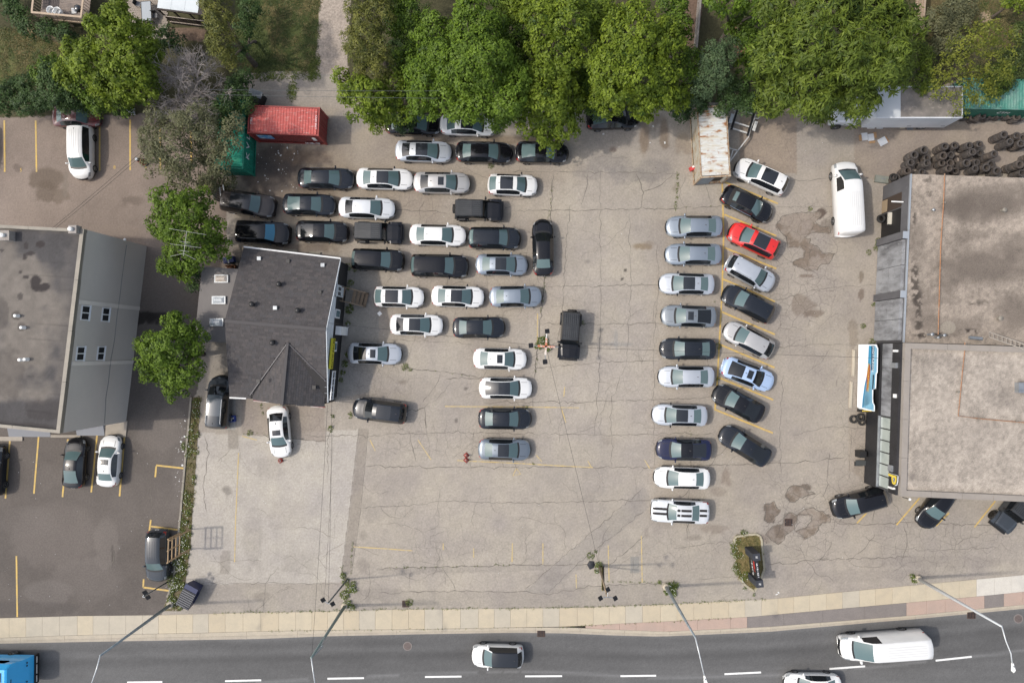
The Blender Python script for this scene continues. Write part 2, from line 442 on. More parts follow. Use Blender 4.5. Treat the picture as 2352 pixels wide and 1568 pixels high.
    # old oil and dirt, plus tree and mast shadow painted in: (u, v, ru, rv, strength, colour)
    stains_and_shade = [
        (640, 372, 70, 45, .85, (.075, .062, .055)), (600, 400, 50, 40, .7, (.07, .06, .055)), (700, 360, 70, 20, .45, (.15, .11, .08)),
        (660, 430, 120, 35, .5, (.12, .095, .078)), (720, 300, 60, 30, .3, (.16, .14, .13)), (800, 280, 50, 30, .45, (.17, .165, .165)),
        (545, 600, 60, 40, .6, (.10, .085, .075)), (700, 570, 80, 12, .6, (.13, .105, .085)), (760, 575, 30, 30, .35, (.17, .14, .11)),
        (1170, 322, 90, 12, .55, (.17, .13, .09)), (1020, 315, 70, 14, .5, (.15, .13, .11)),
        (1480, 320, 14, 40, .65, (.16, .12, .085)), (1525, 305, 12, 40, .65, (.15, .115, .085)), (1490, 275, 40, 20, .55, (.13, .11, .09)),
        (1395, 375, 55, 25, .5, (.165, .155, .15)), (1440, 400, 60, 22, .5, (.17, .16, .155)), (1500, 390, 40, 30, .45, (.17, .16, .155)), (1408, 345, 10, 8, .6, (.15, .11, .09)),  # broad grey patches put tree shadow into the asphalt colour
        (1350, 400, 40, 14, .4, (.18, .17, .16)), (1570, 330, 20, 30, .4, (.19, .15, .11)), (1640, 300, 40, 40, .3, (.17, .15, .13)),
        (1475, 566, 26, 8, .75, (.17, .135, .095)), (1490, 560, 14, 8, .5, (.18, .15, .12)), (1555, 430, 10, 12, .5, (.16, .14, .11)),
        (1885, 490, 12, 12, .8, (.10, .08, .07)),
        (1845, 700, 26, 26, .55, (.185, .155, .13)), (1870, 720, 22, 8, .6, (.16, .13, .11)), (1905, 515, 24, 14, .5, (.16, .14, .12)),
        (1850, 634, 18, 5, .6, (.15, .12, .10)), (1978, 640, 7, 22, .6, (.16, .135, .11)), (1979, 676, 7, 14, .6, (.15, .12, .10)), (1960, 765, 12, 36, .45, (.19, .16, .13)),
        (1897, 1187, 9, 8, .8, (.09, .07, .055)), (1848, 1118, 14, 6, .6, (.10, .08, .065)),
        (1668, 1097, 12, 24, .55, (.15, .12, .10)), (1650, 1128, 22, 12, .5, (.17, .145, .125)), (1640, 1215, 40, 12, .55, (.165, .14, .12)), (1595, 1235, 22, 8, .45, (.17, .15, .13)), (1485, 1222, 8, 12, .4, (.17, .15, .14)),
        (1355, 1145, 16, 10, .4, (.18, .165, .15)), (1430, 640, 4, 4, .9, (.06, .055, .05)), (1437, 620, 4, 4, .9, (.06, .055, .05)), (1350, 600, 6, 5, .5, (.14, .13, .12)),
        (1400, 1010, 24, 8, .4, (.19, .17, .15)), (1385, 855, 12, 6, .35, (.18, .165, .15)), (1070, 893, 5, 5, .8, (.10, .09, .08)), (1048, 965, 5, 5, .7, (.11, .10, .09)), (925, 878, 12, 8, .5, (.14, .12, .10)),
        (1180, 1005, 120, 8, .2, (.20, .18, .16)), (520, 1126, 12, 12, .6, (.13, .12, .11)), (618, 1070, 40, 26, .28, (.20, .185, .17)), (660, 1180, 60, 40, .22, (.22, .20, .185)), (580, 1240, 24, 70, .3, (.20, .185, .17)), (690, 1290, 50, 30, .25, (.21, .195, .175)), (606, 1370, 26, 12, .45, (.15, .135, .12)),
        (835, 1300, 18, 20, .45, (.16, .145, .13)), (850, 1170, 20, 30, .3, (.19, .175, .16)), (835, 1230, 10, 12, .4, (.16, .145, .13)), (870, 1365, 60, 22, .35, (.18, .165, .15)), (1270, 1320, 30, 14, .35, (.20, .185, .17)), (1200, 1215, 26, 14, .35, (.19, .175, .16)), (1340, 1350, 22, 10, .35, (.19, .175, .16)),
        (1720, 1130, 60, 60, .15, (.20, .18, .16)), (1080, 655, 120, 8, .2, (.19, .165, .14)), (1200, 560, 60, 120, .15, (.20, .18, .155)), (1420, 790, 36, 5, .4, (.17, .175, .18)), (1415, 780, 6, 26, .4, (.17, .175, .18)),  # crossed grey streaks: the floodlight mast's cast shadow painted in
        (2000, 1075, 40, 30, .3, (.20, .17, .14)), (2140, 1290, 200, 14, .25, (.22, .20, .185)), (2000, 1320, 180, 14, .25, (.225, .205, .19)), (1700, 1350, 100, 20, .2, (.22, .205, .19)), (1080, 1230, 200, 60, .18, (.215, .198, .18)), (1330, 1190, 120, 60, .2, (.22, .20, .185)), (1250, 1330, 60, 16, .3, (.19, .175, .16)), (1420, 1240, 40, 30, .25, (.20, .185, .17)), (900, 1120, 80, 50, .2, (.215, .195, .178)), (1380, 700, 60, 90, .14, (.21, .195, .18)), (960, 900, 60, 40, .22, (.20, .18, .16)), (1740, 1240, 40, 16, .6, (.14, .115, .10)),
    ]
    for (su, sv, ru, rv, k, c) in stains_and_shade:
        d = np.hypot((u - su + wob * 0.35 * min(1, ru / 30)) / ru, (v - sv + (n3 - .5) * 16 * min(1, rv / 20)) / rv) + (n3 - 0.5) * 0.6 + ((n4 - .5) * .9 if su > 1740 else 0)
        mixc(np.clip((sstep(1.06, 0.86, d) if su > 1740 and sv > 450 else sstep(1.15, 0.6, d)) * min(1, k * (1.3 if su > 1740 else 1.1)), 0, 1), np.array(c) * (.86 if su > 1740 else 1))
    # potholes: where the top coat has come off
    pot = np.zeros(u.shape)
    for pi_, poly in enumerate(POTS):
        uu = u + (n4 - .5) * 7; vv_ = v + (n3 - .5) * 7
        m = poly_mask(uu, vv_, poly)
        pot = np.maximum(pot, m * 1.0)
        mixc(m * .85, np.array((.205, .176, .152) if pi_ in (0, 4) else (.178, .152, .132)) )
        mul(m * sstep(.42, .62, n4), (.74, .70, .66))
        craze = np.maximum(craze, m * .9)
    # patches of crazed asphalt
    for (su, sv, ru, rv, k) in ((1850, 640, 110, 220, .85), (1860, 1190, 120, 130, 1.0), (1960, 1000, 70, 200, .6), (1000, 1010, 180, 60, .65), (700, 1000, 90, 90, .45), (1100, 1270, 260, 50, .5), (1400, 420, 200, 60, .35), (1050, 450, 260, 40, .4), (2150, 1260, 220, 80, .65), (1330, 900, 60, 120, .3), (880, 860, 110, 70, .6), (1600, 1270, 180, 70, .5), (520, 1100, 50, 130, .4), (1800, 330, 60, 60, .5)):
        d = np.hypot((u - su) / ru, (v - sv) / rv) + (n2 - .5) * .9
        craze = np.maximum(craze, sstep(1.05, 0.5, d) * k)
    craze = np.maximum(craze, 0.05 + 0.30 * sstep(.52, .7, n1))
    # large-scale patchiness
    t = 1 + (n1 - 0.5) * 0.26 + (n2 - 0.5) * 0.26 + (n3 - 0.5) * 0.17 + rng.normal(0, .026, u.shape)
    col *= t[..., None]
    col[..., 2] *= 1 - (n2 - 0.5) * 0.10
    # ---- the side lot left of the planted strip
    side = poly_mask(u, v, [(-400, 262), (470, 262), (520, 430), (520, 640), (470, 760), (452, 905), (440, 917), (416, 1176), (400, 1334), (373, 1405), (373, 1440), (-400, 1450)])
    sc_ = np.empty_like(col); sc_[:] = SIDE
    sc_ *= (1 + (n1 - .5) * .38 + (n2 - .5) * .28 + (n3 - .5) * .15 + rng.normal(0, .025, u.shape))[..., None]
    up = sstep(760, 560, v + wob * 2)[..., None]
    sc_ = sc_ * (1 - up) + up * (np.array([.225, .188, .162]) * (1 + (n1 - .5) * .35 + (n2 - .5) * .3 + (n3 - .5) * .15 + rng.normal(0, .025, u.shape))[..., None])
    def smix(m, c):
        sc_[:] = sc_ * (1 - m[..., None]) + np.asarray(c) * m[..., None]
    for (su, sv, ru, rv, k, c) in ((105, 410, 42, 26, .75, (.125, .100, .078)), (105, 438, 24, 26, .7, (.125, .100, .078)), (140, 450, 22, 18, .55, (.13, .105, .08)), (150, 425, 7, 34, .7, (.19, .165, .14)), (305, 460, 30, 10, .5, (.11, .09, .075)), (250, 530, 90, 14, .5, (.24, .20, .17)), (40, 385, 12, 8, .5, (.10, .08, .07)),
                               (245, 1245, 30, 60, .35, (.21, .19, .175)), (110, 1360, 60, 30, .35, (.19, .175, .165)), (258, 1275, 4, 26, .6, (.06, .055, .05)), (370, 1000, 60, 40, .35, (.20, .18, .165)), (395, 960, 30, 30, .3, (.21, .19, .17)), (60, 1395, 130, 16, .45, (.09, .082, .078)), (330, 730, 40, 16, .9, (.025, .022, .02)), (370, 730, 40, 14, .8, (.03, .026, .024)), (410, 1090, 18, 50, .3, (.17, .155, .145)), (280, 1180, 40, 70, .25, (.15, .135, .125)), (130, 1230, 110, 80, .35, (.185, .165, .152)), (200, 1330, 90, 50, .3, (.175, .158, .147)), (60, 1200, 70, 40, .25, (.165, .15, .14))):
        d = np.hypot((u - su + wob * .4) / ru, (v - sv + (n3 - .5) * 14) / rv) + (n3 - .5) * .5
        smix(sstep(1.12, .75, d) * k, c)
    col[side] = sc_[side] * np.array([.78, .775, .785])
    craze[side] = 0.05 + 0.2 * sstep(.55, .75, n1[side])
    # ---- the yards behind the lots
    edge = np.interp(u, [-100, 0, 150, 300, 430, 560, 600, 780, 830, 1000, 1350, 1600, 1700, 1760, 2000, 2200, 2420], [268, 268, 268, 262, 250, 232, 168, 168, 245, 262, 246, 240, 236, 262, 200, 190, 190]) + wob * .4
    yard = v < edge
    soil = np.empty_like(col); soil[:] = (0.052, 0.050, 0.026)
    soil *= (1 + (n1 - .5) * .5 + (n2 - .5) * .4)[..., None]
    grass = np.array([.060, .074, .024]) * (1 + (n2 - .5) * .6)[..., None]
    dry = np.array([.135, .105, .050]) * (1 + (n3 - .5) * .4)[..., None]
    def ymix(m, c):
        soil[:] = soil * (1 - m[..., None]) + c * m[..., None]
    g1 = poly_mask(u + wob * .3, v + wob * .2, [(-100, 58), (70, 76), (150, 104), (150, 150), (100, 190), (0, 200), (-100, 200)])
    ymix(g1 * 1.0, dry * .9)
    ymix(g1 * sstep(.45, .62, n2) * .75, grass)
    g2 = poly_mask(u + wob * .2, v + wob * .2, [(540, -80), (760, -80), (737, 0), (728, 90), (727, 168), (560, 165), (540, 60)])
    ymix(g2 * 1.0, grass)
    ymix(g2 * np.clip(sstep(.42, .6, n2) * sstep(600, 720, u) + sstep(.58, .68, n2), 0, 1) * .8, dry * .8)
    path = poly_mask(u + wob * .15, v, [(748, -80), (812, -80), (800, 120), (800, 260), (700, 250), (560, 250), (560, 168), (724, 164), (727, 90), (737, 0)])
    gravel = np.array([.270, .235, .205]) * (1 + (n3 - .5) * .35 + (n2 - .5) * .2)[..., None]
    ymix(path * 1.0, gravel)
    ymix(poly_mask(u, v + wob * .2, [(50, 52), (120, 80), (150, 96), (150, 104), (110, 92), (40, 64)]) * .7, np.array([.20, .16, .10]))
    ymix(poly_mask(u, v, [(1585, -60), (1625, -60), (1600, 110), (1560, 150)]) * .8, np.array([.125, .085, .068]) * np.ones_like(col))
    ymix(poly_mask(u + wob * .3, v, [(2100, -60), (2420, -60), (2420, 120), (2110, 90)]) * .75, dry * .75)
    ymix((np.hypot((u - 2265) / 16, (v - 40) / 14) < 1) * .9, np.array([.26, .20, .14]) * np.ones_like(col))
    ymix(poly_mask(u, v, [(290, -60), (375, -60), (375, 95), (300, 75)]) * .9, np.array([.26, .225, .195]) * np.ones_like(col))
    ymix(poly_mask(u + wob * .2, v, [(380, 62), (470, 66), (470, 96), (390, 92)]) * .8, np.array([.15, .105, .085]) * np.ones_like(col))
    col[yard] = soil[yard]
    craze[yard] = 0
    col *= np.array([1.175, 1.145, 1.095])
    tone = np.concatenate([np.clip(col, .01, .8), np.clip(craze, 0, 1)[..., None]], -1)
    return tone, side, yard, pot

GR = 0.13
_c = [P(-70, -70), P(2425, -70), P(-70, 1500), P(2425, 1500)]
gx = np.arange(min(p.x for p in _c), max(p.x for p in _c), GR)
gy = np.arange(min(p.y for p in _c), max(p.y for p in _c), GR)
GX, GY = np.meshgrid(gx, gy)
GU, GV = to_px(GX, GY)
tone, side_m, yard_m, pot_m = ground_tone(GU, GV)
GZ = -0.035 * pot_m + 0.012 * (fbm(GX * .15, GY * .15, 33) - 0.5)
GZ[yard_m] += 0.05 * (fbm(GX[yard_m] * .8, GY[yard_m] * .8, 41) - 0.5)
NXg = len(gx)
VI = np.arange(GX.size).reshape(GX.shape)
F_all = np.stack([VI[:-1, :-1], VI[:-1, 1:], VI[1:, 1:], VI[1:, :-1]], -1).reshape(-1, 4)
pave_mid = np.interp(GU, [p[0] for p in PAVE_N], [p[1] + 6 for p in PAVE_N])
keep = (GV < pave_mid)[:-1, :-1].reshape(-1)
fs = side_m[:-1, :-1].reshape(-1); fy = yard_m[:-1, :-1].reshape(-1)
M_LOT = attr_mat('worn_asphalt', 0.92, 6.0, 0.26, cracks=((0.9, 0.030, 0.62), (2.2, 0.040, 0.42)), bump=0.35)
M_SIDE = attr_mat('dark_asphalt', 0.9, 7.0, 0.28, cracks=((0.5, 0.010, 0.6),), bump=0.35)
M_YARD = attr_mat('yard_soil_and_grass', 0.95, 5.0, 0.55, bump=0.8)

def sub_ground(name, fm, m):
    F = F_all[fm]
    used, inv = np.unique(F, return_inverse=True)
    V = np.stack([GX, GY, GZ], -1).reshape(-1, 3)[used]
    me = quad_mesh_np(name, V, inv.reshape(-1, 4), m, {'tone': tone.reshape(-1, 4)[used]}, smooth=True)
    o = bpy.data.objects.new(name, me); link(o)
    return tag(o, kind='structure')
lot_ob = sub_ground('parking_lot', keep & ~fs & ~fy, M_LOT)
side_ob = sub_ground('side_parking_lot', keep & fs & ~fy, M_SIDE)
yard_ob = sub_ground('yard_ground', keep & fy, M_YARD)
tag(lot_ob, 'cracked pale asphalt dealer lot'); tag(side_ob, 'dark brown asphalt lot beside the grey block'); tag(yard_ob, 'soil, grass and gravel yards behind the lots')
g = obj('ground', [(-500, -500, -.35), (500, -500, -.35), (500, 500, -.35), (-500, 500, -.35)], [(0, 1, 2, 3)], mat('far_ground', (.14, .125, .10), .95, noise=(.3, (.09, .10, .05), .4, .7)))
tag(g, kind='structure')

# ---------------------------------------------------------------- road
us = np.arange(-80, 2440, 5.0)
top = np.interp(us, [p[0] for p in KERB_S], [p[1] - 2 for p in KERB_S])
rows = 60
RV, RT = [], []
for k in range(rows + 1):
    f = k / rows
    for u_, t_ in zip(us, top):
        v_ = t_ + (1740 - t_) * f
        p = P(u_, v_, -0.13); RV.append((p.x, p.y, p.z)); RT.append((u_, v_))
RV = np.array(RV); RT = np.array(RT)
m_ = len(us); ri = np.arange((rows + 1) * m_).reshape(rows + 1, m_)
RF = np.stack([ri[1:, :-1], ri[1:, 1:], ri[:-1, 1:], ri[:-1, :-1]], -1).reshape(-1, 4)
off = RT[:, 1] - np.interp(RT[:, 0], us, top)
rn = fbm(RV[:, 0] * .25, RV[:, 1] * .9, 51); rn2 = fbm(RV[:, 0] * .05, RV[:, 1] * .5, 52)
rt = np.array([0.108, 0.107, 0.106]) * (1 + (rn - .5) * .3 + (rn2 - .5) * .35 + rng.normal(0, .03, len(RV)))[:, None]
rt *= (1 - .16 * np.exp(-((off - 50) / 9) ** 2) - .10 * np.exp(-((off - 18) / 9) ** 2))[:, None]
rt *= (1 + .25 * np.exp(-(off / 5) ** 2))[:, None]
rt *= (1 + .22 * (fbm(RV[:, 0] * .02, RV[:, 1] * 2.2, 57) - .5) + .10 * np.exp(-((off - 34) / 7) ** 2))[:, None]
sm = np.exp(-((off - 98 - 6 * np.sin(RT[:, 0] * .004)) / 3.5) ** 2) * (fbm(RV[:, 0] * .5, RV[:, 1] * 2, 60) > .42)
rt = rt * (1 - .5 * sm[:, None]) + .5 * sm[:, None] * np.array([.20, .20, .20])
M_ROAD = attr_mat('road_asphalt', 0.85, 12.0, 0.28, cracks=((0.14, 0.0015, .5),), bump=0.3)
me = quad_mesh_np('road', RV, RF, M_ROAD, {'tone': np.concatenate([rt, np.full((len(rt), 1), .6)], -1)}, smooth=True)
road = link(bpy.data.objects.new('road', me)); tag(road, 'dark grey street with dashed white lane line', kind='structure')

def flat_line(name, pts, w, m, parent, z=0.010, base=0.0):
    """painted line through survey pixels, width in metres"""
    ps = [P(a, b, base) for a, b in pts]
    v, f = [], []
    for i, p in enumerate(ps):
        d = (ps[min(i + 1, len(ps) - 1)] - ps[max(i - 1, 0)]); d.z = 0; d.normalize()
        n = Vector((-d.y, d.x, 0)) * w / 2
        v += [(p.x + n.x, p.y + n.y, base + z), (p.x - n.x, p.y - n.y, base + z)]
        if i: f.append((2 * i - 2, 2 * i - 1, 2 * i + 1, 2 * i))
    return obj(name, v, f, m, parent)

for a, b, c, d in ((292, 1566, 373, 1565), (517, 1563, 600, 1561), (752, 1557.5, 836, 1556), (976, 1553.5, 1060, 1552.5), (1206, 1552, 1291, 1551.5), (1425, 1551.5, 1507, 1550.5), (1664, 1547, 1748, 1543), (1905, 1535, 1987, 1529), (2149, 1516, 2232, 1507)):
    flat_line('lane_dash', [(a, b), (c, d)], 0.16, M_LANE, road, 0.006, -0.13)
# ---------------------------------------------------------------- pavement slabs, kerb, boulevard
slab_mats = [mat('pavement_concrete_a', (.47, .405, .295), .85, noise=(1.2, (.40, .35, .265), .4, .75), noise2=(16, (.36, .32, .25), .52, .8), bump=(40, .2, .01)),
             mat('pavement_concrete_b', (.455, .385, .275), .85, noise=(1.5, (.40, .345, .255), .4, .75), noise2=(18, (.35, .31, .24), .52, .8), bump=(40, .2, .01)),
             mat('pavement_concrete_c', (.43, .385, .305), .85, noise=(1.0, (.37, .335, .27), .4, .75), noise2=(18, (.33, .30, .25), .52, .8), bump=(40, .2, .01))]
M_NEWC = mat('new_concrete', (.55, .52, .46), .85, noise=(1.2, (.48, .45, .40), .4, .75), noise2=(14, (.42, .39, .34), .5, .8))
M_KERB = mat('kerb_concrete', (.43, .375, .29), .85, noise=(1.4, (.36, .32, .255), .4, .7), noise2=(15, (.29, .26, .21), .5, .8))
M_GUTTER = mat('gutter_concrete', (.40, .355, .285), .85, noise=(1.4, (.34, .30, .245), .4, .7), noise2=(12, (.27, .24, .2), .5, .8))
M_PINK = mat('pink_concrete', (.40, .295, .240), .85, noise=(1.0, (.35, .27, .225), .4, .7), noise2=(14, (.33, .23, .18), .5, .8))
M_BOUL = mat('boulevard_asphalt', (.205, .182, .168), .9, noise=(1.2, (.175, .157, .146), .4, .7), noise2=(20, (.11, .10, .095), .5, .75))
pave = empty('pavement', P(1176, 1420, 0.0)); tag(pave, 'cream concrete pavement along the street', kind='structure')
kerb = empty('kerb', P(1176, 1447, 0.0)); tag(kerb, 'concrete kerb and gutter along the street', kind='structure')
boul = empty('boulevard_strip', P(1800, 1430, 0.0)); tag(boul, 'pink concrete and asphalt boulevard strip', kind='structure')

def panel(name, n_line, s_line, x0, x1, z0, z1, m, parent, gap=0.008, steps=1):
    xs = [x0 + (x1 - x0) * i / steps for i in range(steps + 1)]
    N = [P(x, yl(n_line, x), z1) for x in xs]; S = [P(x, yl(s_line, x), z1) for x in xs]
    ox, oy, oz = parent.location
    # inset by the joint
    d = (N[-1] - N[0]).normalized() * gap
    N[0] = N[0] + d; S[0] = S[0] + d; N[-1] = N[-1] - d; S[-1] = S[-1] - d
    ring = S + N[::-1]
    mb = MB(); mb.prism([(p.x - ox, p.y - oy) for p in ring], z0 - oz, z1 - oz)
    return mb.build(name, m, parent)
random.seed(11)
x = -58.0
while x < 2400:
    w = 38.6 * random.uniform(.93, 1.07)
    m = slab_mats[random.choice((0, 0, 1, 1, 2))]
    if x < 330 : m = slab_mats[random.choice((0, 2, 2))]
    if x + w / 2 > 2258: m = M_NEWC if x < 2500 else m
    panel('paving_slab', PAVE_N, PAVE_S, x, x + w, -0.12, 0.025 + random.uniform(-.004, .004), m, pave)
    x += w
x = -58.0
random.seed(4)
while x < 2400:
    w = random.uniform(100, 118)
    mid = [(p[0], yl(KERB_N, p[0]) * .45 + yl(KERB_S, p[0]) * .55) for p in KERB_N]
    mid = [(xx, yl(KERB_N, xx) * .45 + yl(KERB_S, xx) * .55) for xx in range(-60, 2421, 40)]
    panel('kerb_stone', KERB_N, mid, x, x + w, -0.14, 0.03, M_KERB, kerb, .008, 3)
    mid2 = [(a, b + .15) for a, b in mid]
    panel('gutter_slab', mid2, KERB_S, x, x + w, -0.2, -0.118, M_GUTTER, kerb, .006, 3)
    x += w
B_N = [(a, b + .4) for a, b in PAVE_S]; B_S = [(a, b - .4) for a, b in KERB_N]
for x0, x1, m in ((1345, 1423, M_PINK), (1423, 1461, M_PINK), (1461, 1525, M_PINK), (1525, 1602, M_PINK), (1602, 1678, M_PINK), (1678, 1716, M_PINK), (1716, 1800, M_BOUL), (1800, 1890, M_BOUL), (1890, 1985, M_BOUL), (1985, 2082, M_BOUL), (2082, 2128, M_PINK), (2128, 2171, M_PINK), (2171, 2217, M_PINK), (2217, 2261, M_PINK), (2261, 2306, M_BOUL), (2306, 2349, M_PINK), (2349, 2410, M_PINK)):
    panel('boulevard_panel', B_N, B_S, x0, x1, -0.14, 0.02, m, boul, .008, 2)

# ---------------------------------------------------------------- painted lines
for pts in ([(10, 277), (11, 395)], [(82, 277), (84, 395)], [(229, 268), (229, 392)], [(299, 275), (299, 391)], [(368, 285), (368, 389)], [(438, 300), (440, 386)],
            [(23, 1008), (12.6, 1144)], [(88.7, 1003), (78, 1133)], [(156, 1008), (143.6, 1141)], [(223, 999), (209.7, 1130)], [(286, 1003), (274.7, 1139)],
            [(359, 1068), (423, 1075)], [(359, 1070), (356.6, 1095)], [(346.5, 1193), (342.7, 1221)], [(347, 1208), (408, 1216)], [(330, 1329), (329, 1348)], [(329, 1348), (390, 1356)], [(37.8, 1276), (39.8, 1416)]):
    flat_line('parking_line', pts, 0.15, M_YELLOW, side_ob)
flat_line('parking_line', [(1658.6, 416), (1662, 536), (1658.6, 667), (1652, 790), (1647, 882), (1642, 942)], 0.14, M_YELLOW, lot_ob, 0.012)
for a, b, c, d in ((1664, 418, 1787, 468), (1664, 493, 1783, 542), (1664, 569, 1783, 617), (1661, 641, 1780, 693), (1657, 716, 1780, 768), (1651, 790, 1779, 844), (1651, 867, 1776, 918), (1642, 940, 1775, 994)):
    flat_line('parking_line', [(a, b), (c, d)], 0.15, M_YELLOW, lot_ob, 0.016)
for a, b, c, d in ((2112, 1143, 2059, 1205), (2010, 1156, 1968, 1201), (2286, 1150, 2238, 1210), (2180, 1177, 2150, 1207)):
    flat_line('parking_line', [(a, b), (c, d)], 0.12, M_YELLOW, lot_ob, 0.012)
for pts in ([(1022, 933), (1180, 934), (1330, 936)], [(1050, 1057), (1180, 1063), (1300, 1070), (1362, 1073)], [(812, 1255), (880, 1259), (948, 1264)], [(548, 1040), (545, 1110), (541, 1200), (539, 1290)], [(1177, 1247), (1176, 1290)], [(1247, 1247), (1247, 1296)], [(1323, 1318), (1324, 1350)], [(1397, 1250), (1399, 1335)], [(1473, 1230), (1475, 1337)], [(1290, 940), (1300, 970)], [(1297, 888), (1295, 910)], [(850, 1010), (862, 1035)], [(960, 1010), (990, 1055)], [(1245, 1060), (1232, 1045)], [(1350, 1058), (1358, 1072)], [(1480, 1055), (1492, 1075)], [(1235, 720), (1234, 790)], [(556, 1001), (590, 1010)], [(618, 955), (650, 935)], [(1186, 1075), (1196, 1088), (1178, 1092), (1186, 1075)], [(1018, 1247), (1018, 1262)], [(1088, 1258), (1088, 1280)]):
    flat_line('faded_line', pts, 0.09, M_YELLOWF, lot_ob, 0.011)
for ch, a, b in (('5', 48, 391), ('8', 263, 385), ('9', 334, 385), ('10', 403, 384)):
    text('bay_number', ch, M_YELLOW, side_ob, P(a, b, 0.012), (0, 0, 0), 0.46, 0.001)

# ---------------------------------------------------------------- cracks and tar joints: thin ribbons on the asphalt
M_CRACK = mat('crack_dirt', (.105, .092, .076), .95, noise=(1.0, (.17, .152, .130), .35, .7))
M_TAR = mat('tar_seal', (.040, .038, .036), .7)
CR = MB()
def ribbon(pts_px, w, jit=1.6, mb=CR, z=0.006, step=9.0, vary=True):
    pts = []
    for (a, b), (c, d) in zip(pts_px[:-1], pts_px[1:]):
        n = max(1, int(math.hypot(c - a, d - b) / step))
        for i in range(n): pts.append((a + (c - a) * i / n, b + (d - b) * i / n))
    pts.append(pts_px[-1])
    q = [(a + random.gauss(0, jit), b + random.gauss(0, jit)) if 0 < i < len(pts) - 1 else (a, b) for i, (a, b) in enumerate(pts)]
    ps = [P(a, b, 0) for a, b in q]
    v, f = [], []
    for i, p in enumerate(ps):
        d = (ps[min(i + 1, len(ps) - 1)] - ps[max(i - 1, 0)]); d.normalize()
        ww = w * (random.uniform(.35, 1.3) if vary else 1)
        if i in (0, len(ps) - 1) and vary: ww *= .3
        n = Vector((-d.y, d.x, 0)) * ww / 2
        v += [(p.x + n.x, p.y + n.y, z), (p.x - n.x, p.y - n.y, z)]
        if i: f.append((2 * i - 2, 2 * i - 1, 2 * i + 1, 2 * i))
    mb.add(v, f)
random.seed(21)
